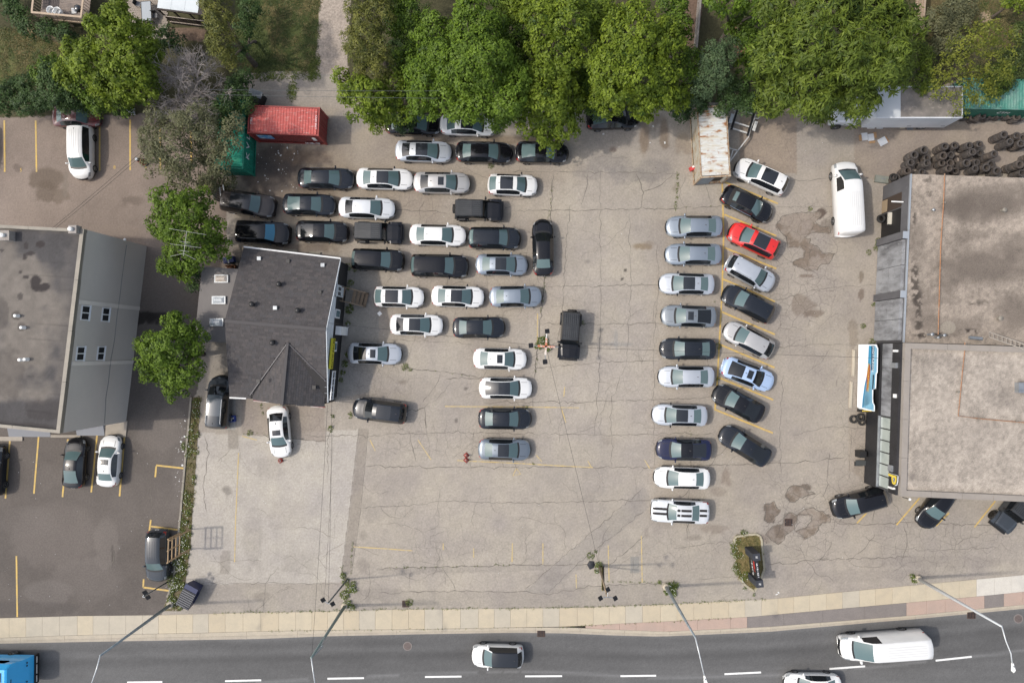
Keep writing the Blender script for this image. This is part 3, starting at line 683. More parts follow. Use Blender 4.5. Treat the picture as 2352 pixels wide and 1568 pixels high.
for pts, w in (([(1176, 484), (1300, 483), (1400, 482), (1560, 478), (1662, 474)], .05), ([(1250, 658), (1380, 657), (1510, 654)], .045), ([(1240, 744), (1380, 743), (1530, 742)], .04), ([(1230, 845), (1360, 834), (1510, 828)], .04),
               ([(1110, 925), (1340, 922), (1500, 918), (1640, 912)], .045), ([(700, 1000), (850, 1000), (1050, 992), (1230, 996), (1390, 999), (1500, 996), (1640, 996)], .04), ([(840, 1070), (1000, 1073), (1180, 1072), (1340, 1073), (1500, 1072), (1770, 1064)], .045),
               ([(820, 1165), (940, 1160), (1020, 1150), (1180, 1155), (1400, 1150), (1500, 1148)], .04), ([(870, 1305), (1010, 1302), (1180, 1297), (1400, 1296), (1480, 1230)], .05), ([(870, 1361), (1000, 1358), (1180, 1358), (1260, 1363), (1380, 1344), (1560, 1337)], .045),
               ([(1380, 390), (1378, 480), (1380, 660), (1378, 834), (1365, 1000)], .03), ([(1445, 490), (1450, 660), (1440, 830), (1404, 920), (1405, 1075)], .03), ([(1510, 560), (1512, 660), (1506, 745), (1500, 830), (1505, 1070)], .03), ([(1270, 400), (1265, 500), (1250, 660), (1235, 800), (1228, 870)], .06),
               ([(1310, 470), (1300, 560), (1290, 740), (1280, 780)], .035), ([(1460, 395), (1478, 440), (1472, 480)], .05), ([(1478, 440), (1520, 425), (1545, 402)], .05), ([(1350, 400), (1345, 440), (1335, 470)], .04), ([(1176, 394), (1420, 396), (1560, 398)], .04), ([(1620, 405), (1625, 440), (1635, 470)], .03),
               ([(1025, 870), (1180, 866)], .06), ([(920, 845), (1000, 852), (1100, 866)], .05), ([(760, 470), (860, 480), (1000, 486), (1030, 492)], .05), ([(960, 520), (965, 480), (975, 460)], .04), ([(1060, 570), (1170, 590), (1215, 580)], .03), ([(900, 780), (1000, 785), (1090, 790)], .03), ([(1010, 520), (1130, 498), (1180, 470)], .04),
               ([(1201, 1359), (1290, 1281), (1410, 1178), (1478, 1118)], .035), ([(1259, 1362), (1330, 1290), (1478, 1175)], .035), ([(1700, 1000), (1640, 1055), (1610, 1100), (1560, 1145)], .04), ([(1600, 1000), (1588, 1060), (1582, 1150), (1578, 1240)], .04), ([(1545, 1260), (1690, 1240)], .035), ([(1600, 1330), (1720, 1320)], .03),
               ([(768, 960), (755, 1005), (752, 1090)], .035), ([(880, 960), (905, 950), (975, 935), (985, 925)], .07), ([(970, 925), (1000, 885), (1010, 860)], .05), ([(975, 935), (980, 995)], .06), ([(1035, 880), (1000, 920)], .03), ([(940, 990), (955, 1060)], .03), ([(1090, 985), (1080, 1060)], .03),
               ([(1764, 800), (1900, 790), (2000, 795)], .035), ([(1780, 690), (1900, 660), (2010, 655)], .035), ([(1780, 420), (1900, 410)], .035), ([(1780, 476), (1920, 474)], .04), ([(1820, 1000), (1900, 980), (1990, 985)], .035), ([(1764, 1064), (1870, 1058), (1940, 1050)], .05), ([(1800, 860), (1790, 1000), (1795, 1090)], .035), ([(1905, 1040), (1900, 1110), (1890, 1140)], .05), ([(1955, 985), (1950, 1100)], .04),
               ([(1764, 1296), (1900, 1284), (2090, 1278)], .05), ([(1910, 1240), (1905, 1260), (1880, 1290)], .04), ([(2075, 1205), (2085, 1250), (2070, 1290)], .05), ([(1910, 1200), (1990, 1205), (2080, 1198), (2240, 1206), (2352, 1200)], .05), ([(2190, 1200), (2195, 1280)], .03), ([(2010, 1150), (2005, 1200)], .04), ([(2010, 1225), (1985, 1260), (1945, 1290)], .04), ([(2270, 1220), (2190, 1250), (2150, 1240)], .03), ([(1980, 1230), (2060, 1260), (2140, 1265), (2300, 1255)], .03),
               ([(445, 1340), (600, 1338), (780, 1340)], .035), ([(470, 1000), (480, 1040), (465, 1120), (475, 1176)], .05), ([(500, 1060), (530, 1030)], .03), ([(640, 1300), (610, 1340), (606, 1400)], .03), ([(560, 996), (655, 1006), (750, 1012)], .05), ([(590, 640), (700, 560)], .02)):
    ribbon(pts, w * 1.15)
# seams of the asphalt patches
for pts in ([(824, 985), (802, 1176), (784, 1318)], [(846, 985), (828, 1176), (807, 1318)], [(765, 995), (757, 1176), (744, 1395)]):
    ribbon(pts, .03, .5)
for poly in POTS: ribbon(poly + poly[:1], .07, 1.0, step=5.0)
# random wandering cracks over the whole lot
def wander(u, v, a, n, w):
    pts = [(u, v)]
    for _ in range(n):
        a += random.gauss(0, .35); u += math.cos(a) * 9; v += math.sin(a) * 9
        pts.append((u, v))
        if random.random() < .06 and n > 6: wander(u, v, a + random.choice((-1, 1)) * random.uniform(.6, 1.4), n // 2, w * .7)
    ribbon(pts, w, .9)
LOT_POLY = [(800, 420), (1000, 330), (1350, 330), (1580, 420), (1780, 420), (1990, 560), (1990, 1110), (2330, 1220), (2330, 1300), (1700, 1370), (800, 1390), (450, 1390), (460, 1010), (780, 960), (870, 640)]
for _ in range(150):
    while True:
        u, v = random.uniform(450, 2340), random.uniform(330, 1390)
        if poly_mask(np.array([u]), np.array([v]), LOT_POLY)[0]: break
    a = random.choice((0, math.pi / 2, math.pi, -math.pi / 2)) + random.gauss(0, .25)
    wander(u, v, a, random.randint(4, 14), random.uniform(.014, .032))
cr = CR.build('crack_network', M_CRACK, lot_ob); tag(cr, kind='stuff')
CS = MB()
ribbon([(258, 1262), (262, 1285), (255, 1300), (245, 1315)], .06, 1.5, CS)
for pts in ([(340, 1010), (345, 1100), (350, 1200)], [(20, 1180), (18, 1260)], [(120, 1173), (60, 1290)], [(190, 470), (190, 520)]): ribbon(pts, .02, 1, CS)
o = CS.build('crack_network', M_CRACK, side_ob); tag(o, kind='stuff')

# ---------------------------------------------------------------- grates, manhole, speckles of litter
M_IRON = mat('rusty_iron', (.075, .048, .038), .75, .3, noise=(6, (.12, .07, .05), .4, .7))
def grate(name, px, py, w, l, base, label, slots=4, lp=road):
    e = empty(name, P(px, py, base), 0, label, 'drain grate', 'drain grates in the asphalt')
    MB().box(-w / 2, w / 2, -l / 2, l / 2, -.02, .006).build('pit', M_BLACK, e)
    f = MB()
    for s in (-1, 1):
        f.box(s * w / 2 - .025, s * w / 2 + .025, -l / 2, l / 2, -.01, .018)
        f.box(-w / 2, w / 2, s * l / 2 - .025, s * l / 2 + .025, -.01, .019)
    f.build('frame', M_IRON, e)
    for i in range(slots):
        xx = -w / 2 + w * (i + 1) / (slots + 1)
        MB().box(xx - .03, xx + .03, -l / 2 + .03, l / 2 - .03, -.01, .016).build('grate_bar', M_IRON, e)
grate('drain_grate', 1243, 1453, .64, .6, -.12, 'rusty drain grate in the street gutter above the white car with black roof')
grate('drain_grate', 2231, 1411, .66, .62, -.12, 'drain grate in the gutter under the arm of the tall lamp beside the pink paving')
grate('drain_grate', 1811, 1199, .62, .58, 0.0, 'square drain grate among the broken asphalt by the sign island')
grate('drain_grate', 932, 1386, .58, .55, 0.0, 'rusty drain grate with a weed beside it near the pavement')
for (a, b, lb) in ((936, 1483, 'round iron manhole cover in the street by the white dashes'), (2339, 1420, 'round manhole cover at the pink end of the street')):
    e = empty('manhole_cover', P(a, b, -.13), 0, lb, 'manhole cover', 'manhole covers in the street')
    MB().lathe([(.40, 0), (.40, .008), (.33, .010)], 24).build('ring', M_BOUL, e)
    MB().lathe([(.32, 0), (.32, .013), (.01, .014)], 24).build('lid', mat('manhole_lid', (.14, .11, .10), .7, .2, noise=(7, (.10, .08, .075), .4, .7)), e)
# ================================================================ BUILDINGS
def on_plane(px, py, p0, n):
    d = CAMQ @ Vector(((px - CX) / FPX, -(py - CY) / FPX, -1.0))
    o = Vector((0, 0, CAM_H))
    return o + d * ((p0 - o).dot(n) / d.dot(n))

def bil(a, b, c, d, s, t):
    """a,b = near edge (eave) ends, d,c = far edge ends; s along the edge, t towards the far edge"""
    return a.lerp(b, s).lerp(d.lerp(c, s), t)

def wall_frame(A, B):
    """matrix with x along A->B, y = up, z = outward normal (towards the right of A->B)"""
    x = (B - A); x.z = 0; x.normalize()
    y = Vector((0, 0, 1)); z = x.cross(y)
    return Matrix((x, y, z)).transposed()

def slab(parent, name, pts, z0, z1, m):
    ox, oy, oz = parent.location
    return MB().prism([(p[0] - ox, p[1] - oy) for p in pts], z0 - oz, z1 - oz).build(name, m, parent)

def wall_box(parent, name, A, B, s0, s1, z0, z1, d0, d1, m):
    """box on the wall A->B: s in metres along, z heights, d outwards"""
    x = (B - A); x.z = 0; x.normalize(); n = Vector((x.y, -x.x, 0))
    o = Vector(parent.location)
    v = []
    for z in (z0, z1):
        for s, d in ((s0, d0), (s1, d0), (s1, d1), (s0, d1)):
            p = A + x * s + n * d; v.append((p.x - o.x, p.y - o.y, z - o.z))
    return obj(name, v, [(0, 3, 2, 1), (4, 5, 6, 7), (0, 1, 5, 4), (1, 2, 6, 5), (2, 3, 7, 6), (3, 0, 4, 7)], m, parent)

def wall_s(A, B, p):
    x = (B - A); x.z = 0; x.normalize()
    return (p - A).dot(x)

def tone_sheet(parent, name, corners, nx, ny, fn, m, smooth=True):
    """flat grid between 4 corners (world) with its own 'tone'"""
    a, b, c, d = corners
    s, t = np.meshgrid(np.linspace(0, 1, nx + 1), np.linspace(0, 1, ny + 1))
    A, B, C, D = (np.array(q) for q in (a, b, c, d))
    V = ((1 - s)[..., None] * A + s[..., None] * B) * (1 - t)[..., None] + ((1 - s)[..., None] * D + s[..., None] * C) * t[..., None]
    u, v = to_px(V[..., 0], V[..., 1], V[..., 2])
    tn = fn(u, v, V)
    i = np.arange((nx + 1) * (ny + 1)).reshape(ny + 1, nx + 1)
    F = np.stack([i[:-1, :-1], i[:-1, 1:], i[1:, 1:], i[1:, :-1]], -1).reshape(-1, 4)
    V = V.reshape(-1, 3) - np.array(parent.location)
    me = quad_mesh_np(name, V, F, m, {'tone': np.concatenate([tn.reshape(-1, 3), np.zeros((tn.reshape(-1, 3).shape[0], 1))], -1)}, smooth)
    o = bpy.data.objects.new(name, me)
    return link(o, parent)

M_GLAZE = mat('building_glass', (.020, .024, .028), .05, spec=.8)
M_GLAZEL = mat('pale_building_glass', (.36, .40, .37), .10, spec=.8, noise=(.6, (.28, .32, .30), .4, .7))
M_WFRAME = mat('white_window_frame', (.70, .71, .72), .5)
M_COPING = mat('beige_metal_coping', (.235, .212, .175), .6, .1, noise=(1.0, (.18, .165, .14), .4, .7))
M_GUTTERW = mat('white_gutter', (.66, .66, .65), .5)

# ---------------------------------------------------------------- grey three-storey block (left)
HB = 8.62
nb_ne, nb_se = P(193, 526, HB), P(137, 995, HB)
nb_nw = P(-190, 507, HB); nb_sw = P(-190, 962, HB)
for q in (nb_ne, nb_se, nb_nw, nb_sw): q.z = 0
block = empty('grey_apartment_block', (nb_ne + nb_se) / 2, 0, 'tall grey stucco block with dark patchy flat roof beside the side lot', 'building')
M_STUCCO = mat('grey_stucco', (.56, .515, .465), .9, noise=(.5, (.52, .48, .435), .35, .7), noise2=(30, (.46, .425, .385), .45, .75), bump=(60, .3, .01))
M_STUCCOL = mat('light_stucco_band', (.72, .665, .60), .9, noise=(.8, (.66, .61, .55), .35, .7))
M_ROOFG = attr_mat('roofing_felt', .9, 14, .18, bump=.2)
slab(block, 'wall', [nb_nw, nb_sw, nb_se, nb_ne], 0.0, HB - .32, M_STUCCO)
def nb_tone(u, v, V):
    x, y = V[..., 0], V[..., 1]
    n1 = fbm(x * .18, y * .18, 71); n2 = fbm(x * .6, y * .6, 72); n3 = fbm(x * 2.2, y * 2.2, 73)
    c = np.empty(u.shape + (3,)); c[:] = (.072, .068, .068)
    c *= (1 + (n2 - .5) * .4 + (n3 - .5) * .25 + rng.normal(0, .04, u.shape))[..., None]
    m = sstep(.52, .66, n1 * .7 + n2 * .3 + .16 * sstep(150, 40, u) * (sstep(570, 620, v) * sstep(960, 900, v)) + .05)
    m = m * sstep(185, 120, u + (n2 - .5) * 60)
    c = c * (1 - m[..., None]) + m[..., None] * np.array([.158, .140, .122]) * (1 + (n3 - .5) * .45)[..., None]
    for su, sv, ru, rv, k in ((92, 561, 11, 9, 1), (70, 582, 13, 5, .9), (57, 590, 5, 9, .9), (60, 565, 7, 10, .8), (82, 645, 13, 14, 1), (103, 658, 12, 10, 1), (90, 660, 18, 10, 1), (60, 636, 7, 5, .9), (47, 680, 7, 10, .7), (48, 625, 4, 3, .8), (4, 575, 5, 4, .8), (38, 725, 12, 12, .6), (50, 750, 12, 12, .6), (5, 720, 16, 40, .35), (20, 860, 40, 60, .3), (110, 940, 60, 25, .45), (40, 980, 90, 10, .5)):
        d = np.hypot((u - su) / ru, (v - sv) / rv) + (n3 - .5) * .5
        mm = sstep(1.1, .8, d)[..., None] * k
        c = c * (1 - mm) + mm * np.array([.040, .034, .033])
    for sv in (600, 633, 663, 700, 745, 780, 825, 865, 905, 945):
        c *= (1 - .22 * np.exp(-((v - sv - (u - 100) * .06 + (n2 - .5) * 3) / 1.0) ** 2) * (u > 60))[..., None]
    return c
ins = Vector((0, 0, HB - .30))
tone_sheet(block, 'roof', [nb_sw + ins, nb_se + ins, nb_ne + ins, nb_nw + ins], 110, 130, nb_tone, M_ROOFG)
def coping(parent, A, B, w, z0, z1, m, inward, name='coping', nseg=1):
    x = (B - A); x.z = 0; L = x.length; x.normalize(); n = Vector((x.y, -x.x, 0)) * inward
    for k in range(nseg):
        a = A + x * (L * k / nseg + (.01 if k else 0)); b = A + x * (L * (k + 1) / nseg - .01)
        o = Vector(parent.location)
        pts = [a, b, b + n * w, a + n * w]
        if (pts[1] - pts[0]).cross(pts[2] - pts[1]).z < 0: pts = pts[::-1]
        MB().prism([(p.x - o.x, p.y - o.y) for p in pts], z0, z1).build(name, m, parent)
coping(block, nb_se, nb_ne, .30, HB - .40, HB, M_COPING, -1, nseg=4)
coping(block, nb_ne, nb_nw, .24, HB - .40, HB - .012, M_COPING, -1, nseg=3)
coping(block, nb_sw, nb_se, .24, HB - .40, HB - .012, M_COPING, -1, nseg=3)
# chimney stubs on the north edge
for (a, b, w) in ((168, 527, .62), (12, 541, .75)):
    p = P(a, b, HB + .25) - block.location
    c = MB().box(p.x - w / 2, p.x + w / 2, p.y - w / 2, p.y + w / 2, HB - .3, HB + .35).build('chimney', mat('chimney_concrete', (.30, .28, .26), .8, noise=(4, (.24, .2, .17), .4, .7)), block)
    MB().lathe([(.16, HB + .35), (.16, HB + .55), (.02, HB + .62)], 12, (p.x - .08, p.y, 0)).build('flue', M_WHITEP, c)
for (a, b) in ((36, 725), (50, 752), (58, 825), (46, 826)):
    p = P(a, b, HB) - block.location
    MB().lathe([(.14, HB - .3), (.12, HB + .12), (.01, HB + .16)], 10, (p.x, p.y, 0)).build('roof_vent', M_WHITEP, block)
# east wall details
EA, EB = nb_se, nb_ne      # outward normal = right of A->B = east
def wall_at(px, py):
    p = on_wall(px, py, EA, EB); return wall_s(EA, EB, p), p.z
for (a, b, c, d) in (((708 / 3.968), 395 + 1165 / 3.968, 705 / 3.968, 395 + 1203 / 3.968), (645 / 3.968, 781 + 197 / 3.968, 641 / 3.968, 781 + 232 / 3.968)):
    s0, _ = wall_at(a + 5, b); s1, _ = wall_at(c + 5, d)
    wall_box(block, 'wall_band', EA, EB, min(s0, s1), max(s0, s1), 0.02, HB - .42, 0, .05, M_STUCCOL)
for (x0, y0, x1, y1) in ((728 / 3.968, 395 + 1213 / 3.968, 815 / 3.968, 395 + 1352 / 3.968), (918 / 3.968, 395 + 1233 / 3.968, 995 / 3.968, 395 + 1364 / 3.968), (685 / 3.968, 781 + 55 / 3.968, 768 / 3.968, 781 + 188 / 3.968), (876 / 3.968, 781 + 55 / 3.968, 950 / 3.968, 781 + 184 / 3.968)):
    (sA, zA), (sB, zB) = wall_at(x0 + 2, (y0 + y1) / 2), wall_at(x1 - 1, (y0 + y1) / 2)
    s0, _ = wall_at((x0 + x1) / 2, y0); s1, _ = wall_at((x0 + x1) / 2, y1)
    s0, s1 = min(s0, s1), max(s0, s1); z0, z1 = min(zA, zB), max(zA, zB)
    w = wall_box(block, 'window', EA, EB, s0, s1, z0, z1, 0, .06, M_WFRAME)
    fw = .09; sm = (s0 + s1) / 2
    for (q0, q1) in ((s0 + fw, sm - fw / 2), (sm + fw / 2, s1 - fw)):
        pane = wall_box(block, 'pane', EA, EB, q0, q1, z0 + fw, z1 - fw, .05, .068, M_GLAZE)
        pane.parent = w
        for k in range(2):
            zz = z0 + (z1 - z0) * (k + 1) / 3
    wall_box(block, 'window_sill', EA, EB, s0 - .04, s1 + .04, z0 - .08, z0 - .005, 0, .12, M_WFRAME).parent = w
# cable along the wall
cb = []
for (a, b) in ((1150 / 3.968, 395 + 665 / 3.968), (1135 / 3.968, 395 + 760 / 3.968), (1110 / 3.968, 395 + 950 / 3.968), (1085 / 3.968, 395 + 1160 / 3.968), (1062 / 3.968, 395 + 1320 / 3.968), (1040 / 3.968, 781 + 0 / 3.968), (1005 / 3.968, 781 + 190 / 3.968), (985 / 3.968, 781 + 380 / 3.968), (962 / 3.968, 781 + 520 / 3.968), (950 / 3.968, 781 + 760 / 3.968)):
    p = on_wall(a, b, EA, EB); n = Vector((EB.y - EA.y, EA.x - EB.x, 0)).normalized(); cb.append(p + n * .04 - block.location)
MB().tube(cb, .025, 5).build('wall_cable', mat('grey_cable', (.28, .27, .26), .6), block)
p = on_wall(1125 / 3.968, 395 + 615 / 3.968, EA, EB) - block.location
MB().lathe([(.07, -.1), (.12, 0), (.07, .1)], 10, p + Vector((.12, 0, 0))).build('wall_lamp', M_WHITEP, block)
# entrance canopies on the south wall
SA, SB = nb_sw, nb_se
for (a, b, c, d, z) in ((176, 975, 240, 1000, 3.0), (20, 985, 116, 1003, 3.0)):
    p0, p1 = P(a, b, z) - block.location, P(c, d, z) - block.location
    cn = MB().add([(p0.x, p0.y + 1.3, z + .5), (p1.x, p1.y + 2.2, z + .5), (p1.x, p1.y, z), (p0.x, p1.y, z - .02), (p0.x, p0.y + 1.3, z - .1), (p1.x, p1.y + 2.2, z - .1)], [(0, 3, 2, 1), (3, 0, 4), (2, 5, 1), (3, 4, 5, 2)]).build('canopy', mat('grey_awning', (.20, .205, .22), .8), block)
for (pts) in ([(245, 972), (294, 966), (290, 1003), (243, 1004)], [(-80, 1002), (53, 1002), (53, 1012), (-80, 1012)], [(118, 998), (186, 998), (186, 1004), (118, 1004)]):
    w = [P(a, b, 0) for a, b in pts]
    if (w[1] - w[0]).cross(w[2] - w[1]).z < 0: w = w[::-1]
    st = slab(empty('entry_slab', w[0], 0, None, None) if False else block, 'entry_slab', w, 0.0, .10, mat('beige_concrete', (.34, .30, .25), .85, noise=(1.5, (.28, .25, .21), .4, .7)))

# ---------------------------------------------------------------- shingled house (middle left)
ZE, ZR = 3.0, 5.2
h_ne, h_nw, h_sw, h_se = P(800, 609), P(591, 584), P(561, 902), P(773, 912)
house = empty('shingled_house', (h_ne + h_sw) / 2, 0, 'single-storey house with dark shingled gable roof, black walls and yellow sign', 'house')
HO = Vector(house.location)
def hz(p, z): return Vector((p.x, p.y, z))
rE, rW = hz((h_ne + h_se) / 2, ZR), hz((h_nw + h_sw) / 2, ZR)
M_HBLACK = mat('black_siding', (.018, .018, .019), .7, noise=(1.5, (.03, .029, .029), .4, .75))
M_HWHITE = mat('pale_siding', (.56, .60, .63), .6, noise=(1.0, (.48, .52, .55), .4, .7))
slab(house, 'wall', [h_nw, h_sw, h_se, h_ne], 0, ZE - .02, M_HBLACK)
# east gable boards
for k in range(11):
    t0, t1 = k / 11, (k + 1) / 11
    a0, b0 = hz(h_se, ZE).lerp(rE, t0), hz(h_ne, ZE).lerp(rE, t0); a1, b1 = hz(h_se, ZE).lerp(rE, t1), hz(h_ne, ZE).lerp(rE, t1)
    n = Vector((h_ne.y - h_se.y, h_se.x - h_ne.x, 0)).normalized()
    v = [q - HO for q in (a0 + n * .05, b0 + n * .05, b1 + n * .02, a1 + n * .02)]
    v[0].z -= .02; v[1].z -= .02
    obj('gable_board', v + [q - n * .2 for q in v], [(0, 1, 2, 3), (0, 4, 5, 1)], M_HWHITE, house)
# roof planes with shingles
OH = .22
ax = (h_ne - h_nw).normalized(); ay = (h_ne - h_se).normalized()
def ext(p, z, de, dn): q = p + ax * de + ay * dn; return Vector((q.x, q.y, z))
drop = (ZR - ZE) / ((h_ne - h_se).length / 2) * OH
N0, N1 = ext(h_nw, ZE - drop, 0, OH), ext(h_ne, ZE - drop, OH * .4, OH)
S0, S1 = ext(h_sw, ZE - drop, 0, -OH), ext(h_se, ZE - drop, OH * .4, -OH)
RW_, RE_ = ext(rW, ZR, 0, 0), ext(rE, ZR, OH * .4, 0)
nS = (S1 - S0).cross(RE_ - S0).normalized(); nN = (N0 - N1).cross(RW_ - N1).normalized()
if nS.z < 0: nS = -nS
if nN.z < 0: nN = -nN
Rf = P(648, 928, 4.75); EL = P(582, 918, 3.0); ER = P(746, 934, 3.0)
PK = on_plane(661, 787, S0, nS); VL = on_plane(574, 908, S0, nS); VR = on_plane(751, 877, S0, nS)
lift = Vector((0, 0, .03))
planes = [(N1, N0, RW_, RE_, nN), (S0, S1, RE_, RW_, nS), (VR + lift, ER, Rf, PK + lift, None), (EL, VL + lift, PK + lift, Rf, None)]
M_DECK = mat('roof_underlay', (.03, .028, .028), .9)
sh_tones = [mat('shingle_' + str(i), c, .9, noise=(14, tuple(q * .72 for q in c), .4, .7), bump=(50, .4, .01)) for i, c in enumerate(((.078, .071, .071), (.069, .063, .063), (.088, .079, .077), (.074, .070, .072), (.062, .057, .058)))]
random.seed(31)
allsh = []
decks = MB()
roof_e = MB()
def in_poly(p, poly):
    return bool(poly_mask(np.array([p.x]), np.array([p.y]), [(q.x, q.y) for q in poly])[0])
for pi, (a, b, c, d, n) in enumerate(planes):
    nn = (b - a).cross(d - a).normalized()
    if nn.z < 0: nn = -nn
    if pi < 2:
        decks.add([q - HO - Vector((0, 0, .03)) for q in (a, b, c, d)] + [q - HO - Vector((0, 0, .16)) for q in (a, b, c, d)], [(0, 1, 2, 3), (4, 5, 1, 0), (5, 6, 2, 1), (7, 4, 0, 3)])
        rows = int(((d - a).length + (c - b).length) / 2 / .20)
        W = (b - a).length
        for r in range(rows):
            t0, t1 = r / rows, (r + 1.05) / rows
            s = -random.random() * .3 / W
            while s < 1:
                ws = random.choice((.28, .34, .42, .55)) / W
                s0, s1 = max(0, s), min(1, s + ws - .012 / W); s += ws
                if s1 - s0 < .05 / W: continue
                q = [bil(a, b, c, d, s0, t0) + nn * .022, bil(a, b, c, d, s1, t0) + nn * .022, bil(a, b, c, d, s1, min(1, t1)) + nn * .006, bil(a, b, c, d, s0, min(1, t1)) + nn * .006]
                cen = (q[0] + q[2]) / 2
                if pi == 1 and (in_poly(cen, [PK, Rf, ER, VR]) or in_poly(cen, [PK, VL, EL, Rf])): continue
                allsh.append((q, random.choice((0, 0, 1, 1, 2, 3, 4))))
    else:
        # cross gable: planar tiling clipped by the slope outline
        if pi == 2: e3, tri = ER, [PK, Rf, ER]
        else: e3, tri = EL, [PK, Rf, EL]
        nn = (tri[1] - tri[0]).cross(tri[2] - tri[0]).normalized()
        if nn.z < 0: nn = -nn
        uu = (Rf - PK).normalized(); vv = (e3 - PK); vv = (vv - uu * vv.dot(uu)).normalized()
        far = VR if pi == 2 else VL
        far = far - nn * (far - PK).dot(nn)
        outline = [PK, Rf, e3, far]
        dk = [q - HO - nn * .02 for q in outline]
        decks.add(dk, [(0, 1, 2, 3)] if (dk[1] - dk[0]).cross(dk[2] - dk[0]).z > 0 else [(3, 2, 1, 0)])
        vmax = max((q - PK).dot(vv) for q in outline); umax = max((q - PK).dot(uu) for q in outline); umin = min((q - PK).dot(uu) for q in outline)
        r = 0
        while r * .2 < vmax:
            s = umin - random.random() * .3
            while s < umax:
                ws = random.choice((.28, .34, .42))
                q = [PK + uu * s_ + vv * v_ for s_, v_ in ((s, r * .2 + .205), (min(umax, s + ws - .012), r * .2 + .205), (min(umax, s + ws - .012), r * .2), (s, r * .2))]
                if in_poly((q[0] + q[2]) / 2, outline):
                    q = [q[0] + nn * .024, q[1] + nn * .024, q[2] + nn * .008, q[3] + nn * .008]
                    if (q[1] - q[0]).cross(q[2] - q[0]).z < 0: q = [q[1], q[0], q[3], q[2]]
                    allsh.append((q, random.choice((0, 0, 1, 1, 2, 3, 4))))
                s += ws
            r += 1
deck = decks.build('roof', M_DECK, house)
nad = Vector((0, 0, 0))
allsh.sort(key=lambda e: -((e[0][1] - e[0][0]).length * (e[0][3] - e[0][0]).length) + e[0][0].xy.length * .004)
rest = [MB() for _ in sh_tones]
def sh_geo(q):
    o = q[0]
    v = [p - o for p in q] + [q[0] - o - Vector((0, 0, .03)), q[1] - o - Vector((0, 0, .03))]
    return v, [(0, 1, 2, 3), (4, 5, 1, 0)]
for i, (q, k) in enumerate(allsh):
    if i < 290:
        v, f = sh_geo(q)
        obj('shingle', v, f, sh_tones[k], deck, loc=q[0] - HO)
    else:
        rest[k].add([p - HO for p in q] + [q[0] - HO - Vector((0, 0, .03)), q[1] - HO - Vector((0, 0, .03))], [(0, 1, 2, 3), (4, 5, 1, 0)])
for k, mb in enumerate(rest):
    tag(mb.build('shingle_field', sh_tones[k], deck), kind='stuff')
# ridge caps, rakes, gutters
M_RIDGE = mat('ridge_cap', (.075, .070, .070), .9)
MB().bar(RW_ - HO + Vector((0, 0, .03)), RE_ - HO + Vector((0, 0, .03)), .26, .05).build('ridge_cap', M_RIDGE, deck)
MB().bar(PK - HO + Vector((0, 0, .06)), Rf - HO + Vector((0, 0, .05)), .22, .05).build('ridge_cap', M_RIDGE, deck)
M_VALLEY = mat('valley_flashing', (.125, .12, .122), .5, .3)
MB().bar(PK - HO + Vector((0, 0, .05)), VL - HO + Vector((0, 0, .05)), .07, .03).build('valley_flashing', M_VALLEY, deck)
MB().bar(PK - HO + Vector((0, 0, .05)), VR - HO + Vector((0, 0, .05)), .07, .03).build('valley_flashing', M_VALLEY, deck)
MB().bar(N0 - HO, N1 - HO, .12, .10).build('gutter', M_GUTTERW, house)
MB().bar(S0 - HO, S0 - HO + (S1 - S0) * .17, .12, .10).build('gutter', M_GUTTERW, house)
MB().bar(N1 - HO + Vector((.03, 0, -.05)), RE_ - HO + Vector((.03, 0, -.05)), .05, .16).build('rake_board', M_HWHITE, house)
MB().bar(S1 - HO + Vector((.03, 0, -.05)), RE_ - HO + Vector((.03, 0, -.05)), .05, .16).build('rake_board', M_HWHITE, house)
# cross-gable front: red and white fascia, wall below
fa = EL - HO; fb = ER - HO; fr = Rf - HO
M_RED = mat('red_fascia', (.23, .055, .045), .6)
gw = MB().add([fa + Vector((0, .25, -.1)), fb + Vector((0, .25, -.1)), fr + Vector((0, .25, -.1))] + [Vector((fa.x, fa.y + .25, 0)), Vector((fb.x, fb.y + .25, 0))], [(3, 4, 1, 0), (0, 1, 2)]).build('front_wall', mat('cream_front_wall', (.36, .32, .26), .8), house)
MB().bar(fa + Vector((0, -.03, -.10)), fb + Vector((0, -.03, -.10)), .10, .20).build('fascia', M_RED, house)
for t0, t1 in ((.0, .30), (.42, .45), (.60, .72), (.80, .97)):
    MB().bar(fa.lerp(fb, t0) + Vector((0, -.08, -.06)), fa.lerp(fb, t1) + Vector((0, -.08, -.06)), .05, .10).build('fascia_sign', M_WHITEP, house)
# east wall items
WA, WB = h_se, h_ne
def hw(px, py):
    p = on_wall(px, py, WA, WB); return wall_s(WA, WB, p), p.z
def h_rect(x0, y0, x1, y1):
    xm, ym = (x0 + x1) / 2, (y0 + y1) / 2
    (_, za), (_, zb) = hw(x0, ym), hw(x1, ym); (sa, _), (sb, _) = hw(xm, y0), hw(xm, y1)
    return min(sa, sb), max(sa, sb), max(.05, min(za, zb)), max(za, zb)
for (x0, y0, x1, y1) in ((769, 710, 779, 731), (762, 784, 772, 807)):
    s0, s1, z0, z1 = h_rect(x0, y0, x1, y1)
    w = wall_box(house, 'window', WA, WB, s0, s1, z0, z1, 0, .08, M_WFRAME)
    wall_box(house, 'pane', WA, WB, s0 + .12, s1 - .12, z0 + .12, z1 - .15, .06, .09, mat('house_pane', (.10, .17, .20), .08, spec=.8)).parent = w
s0, s1, z0, z1 = h_rect(769, 749, 785, 769)
ac = wall_box(house, 'air_conditioner', WA, WB, s0, s1, z0, z1, .05, .55, M_WHITEP)
s0, s1, z0, z1 = h_rect(775, 656, 790, 684)
dr = wall_box(house, 'door', WA, WB, s0 + .05, s1, .95, z1 + .35, 0, .09, mat('white_door', (.58, .62, .64), .5))
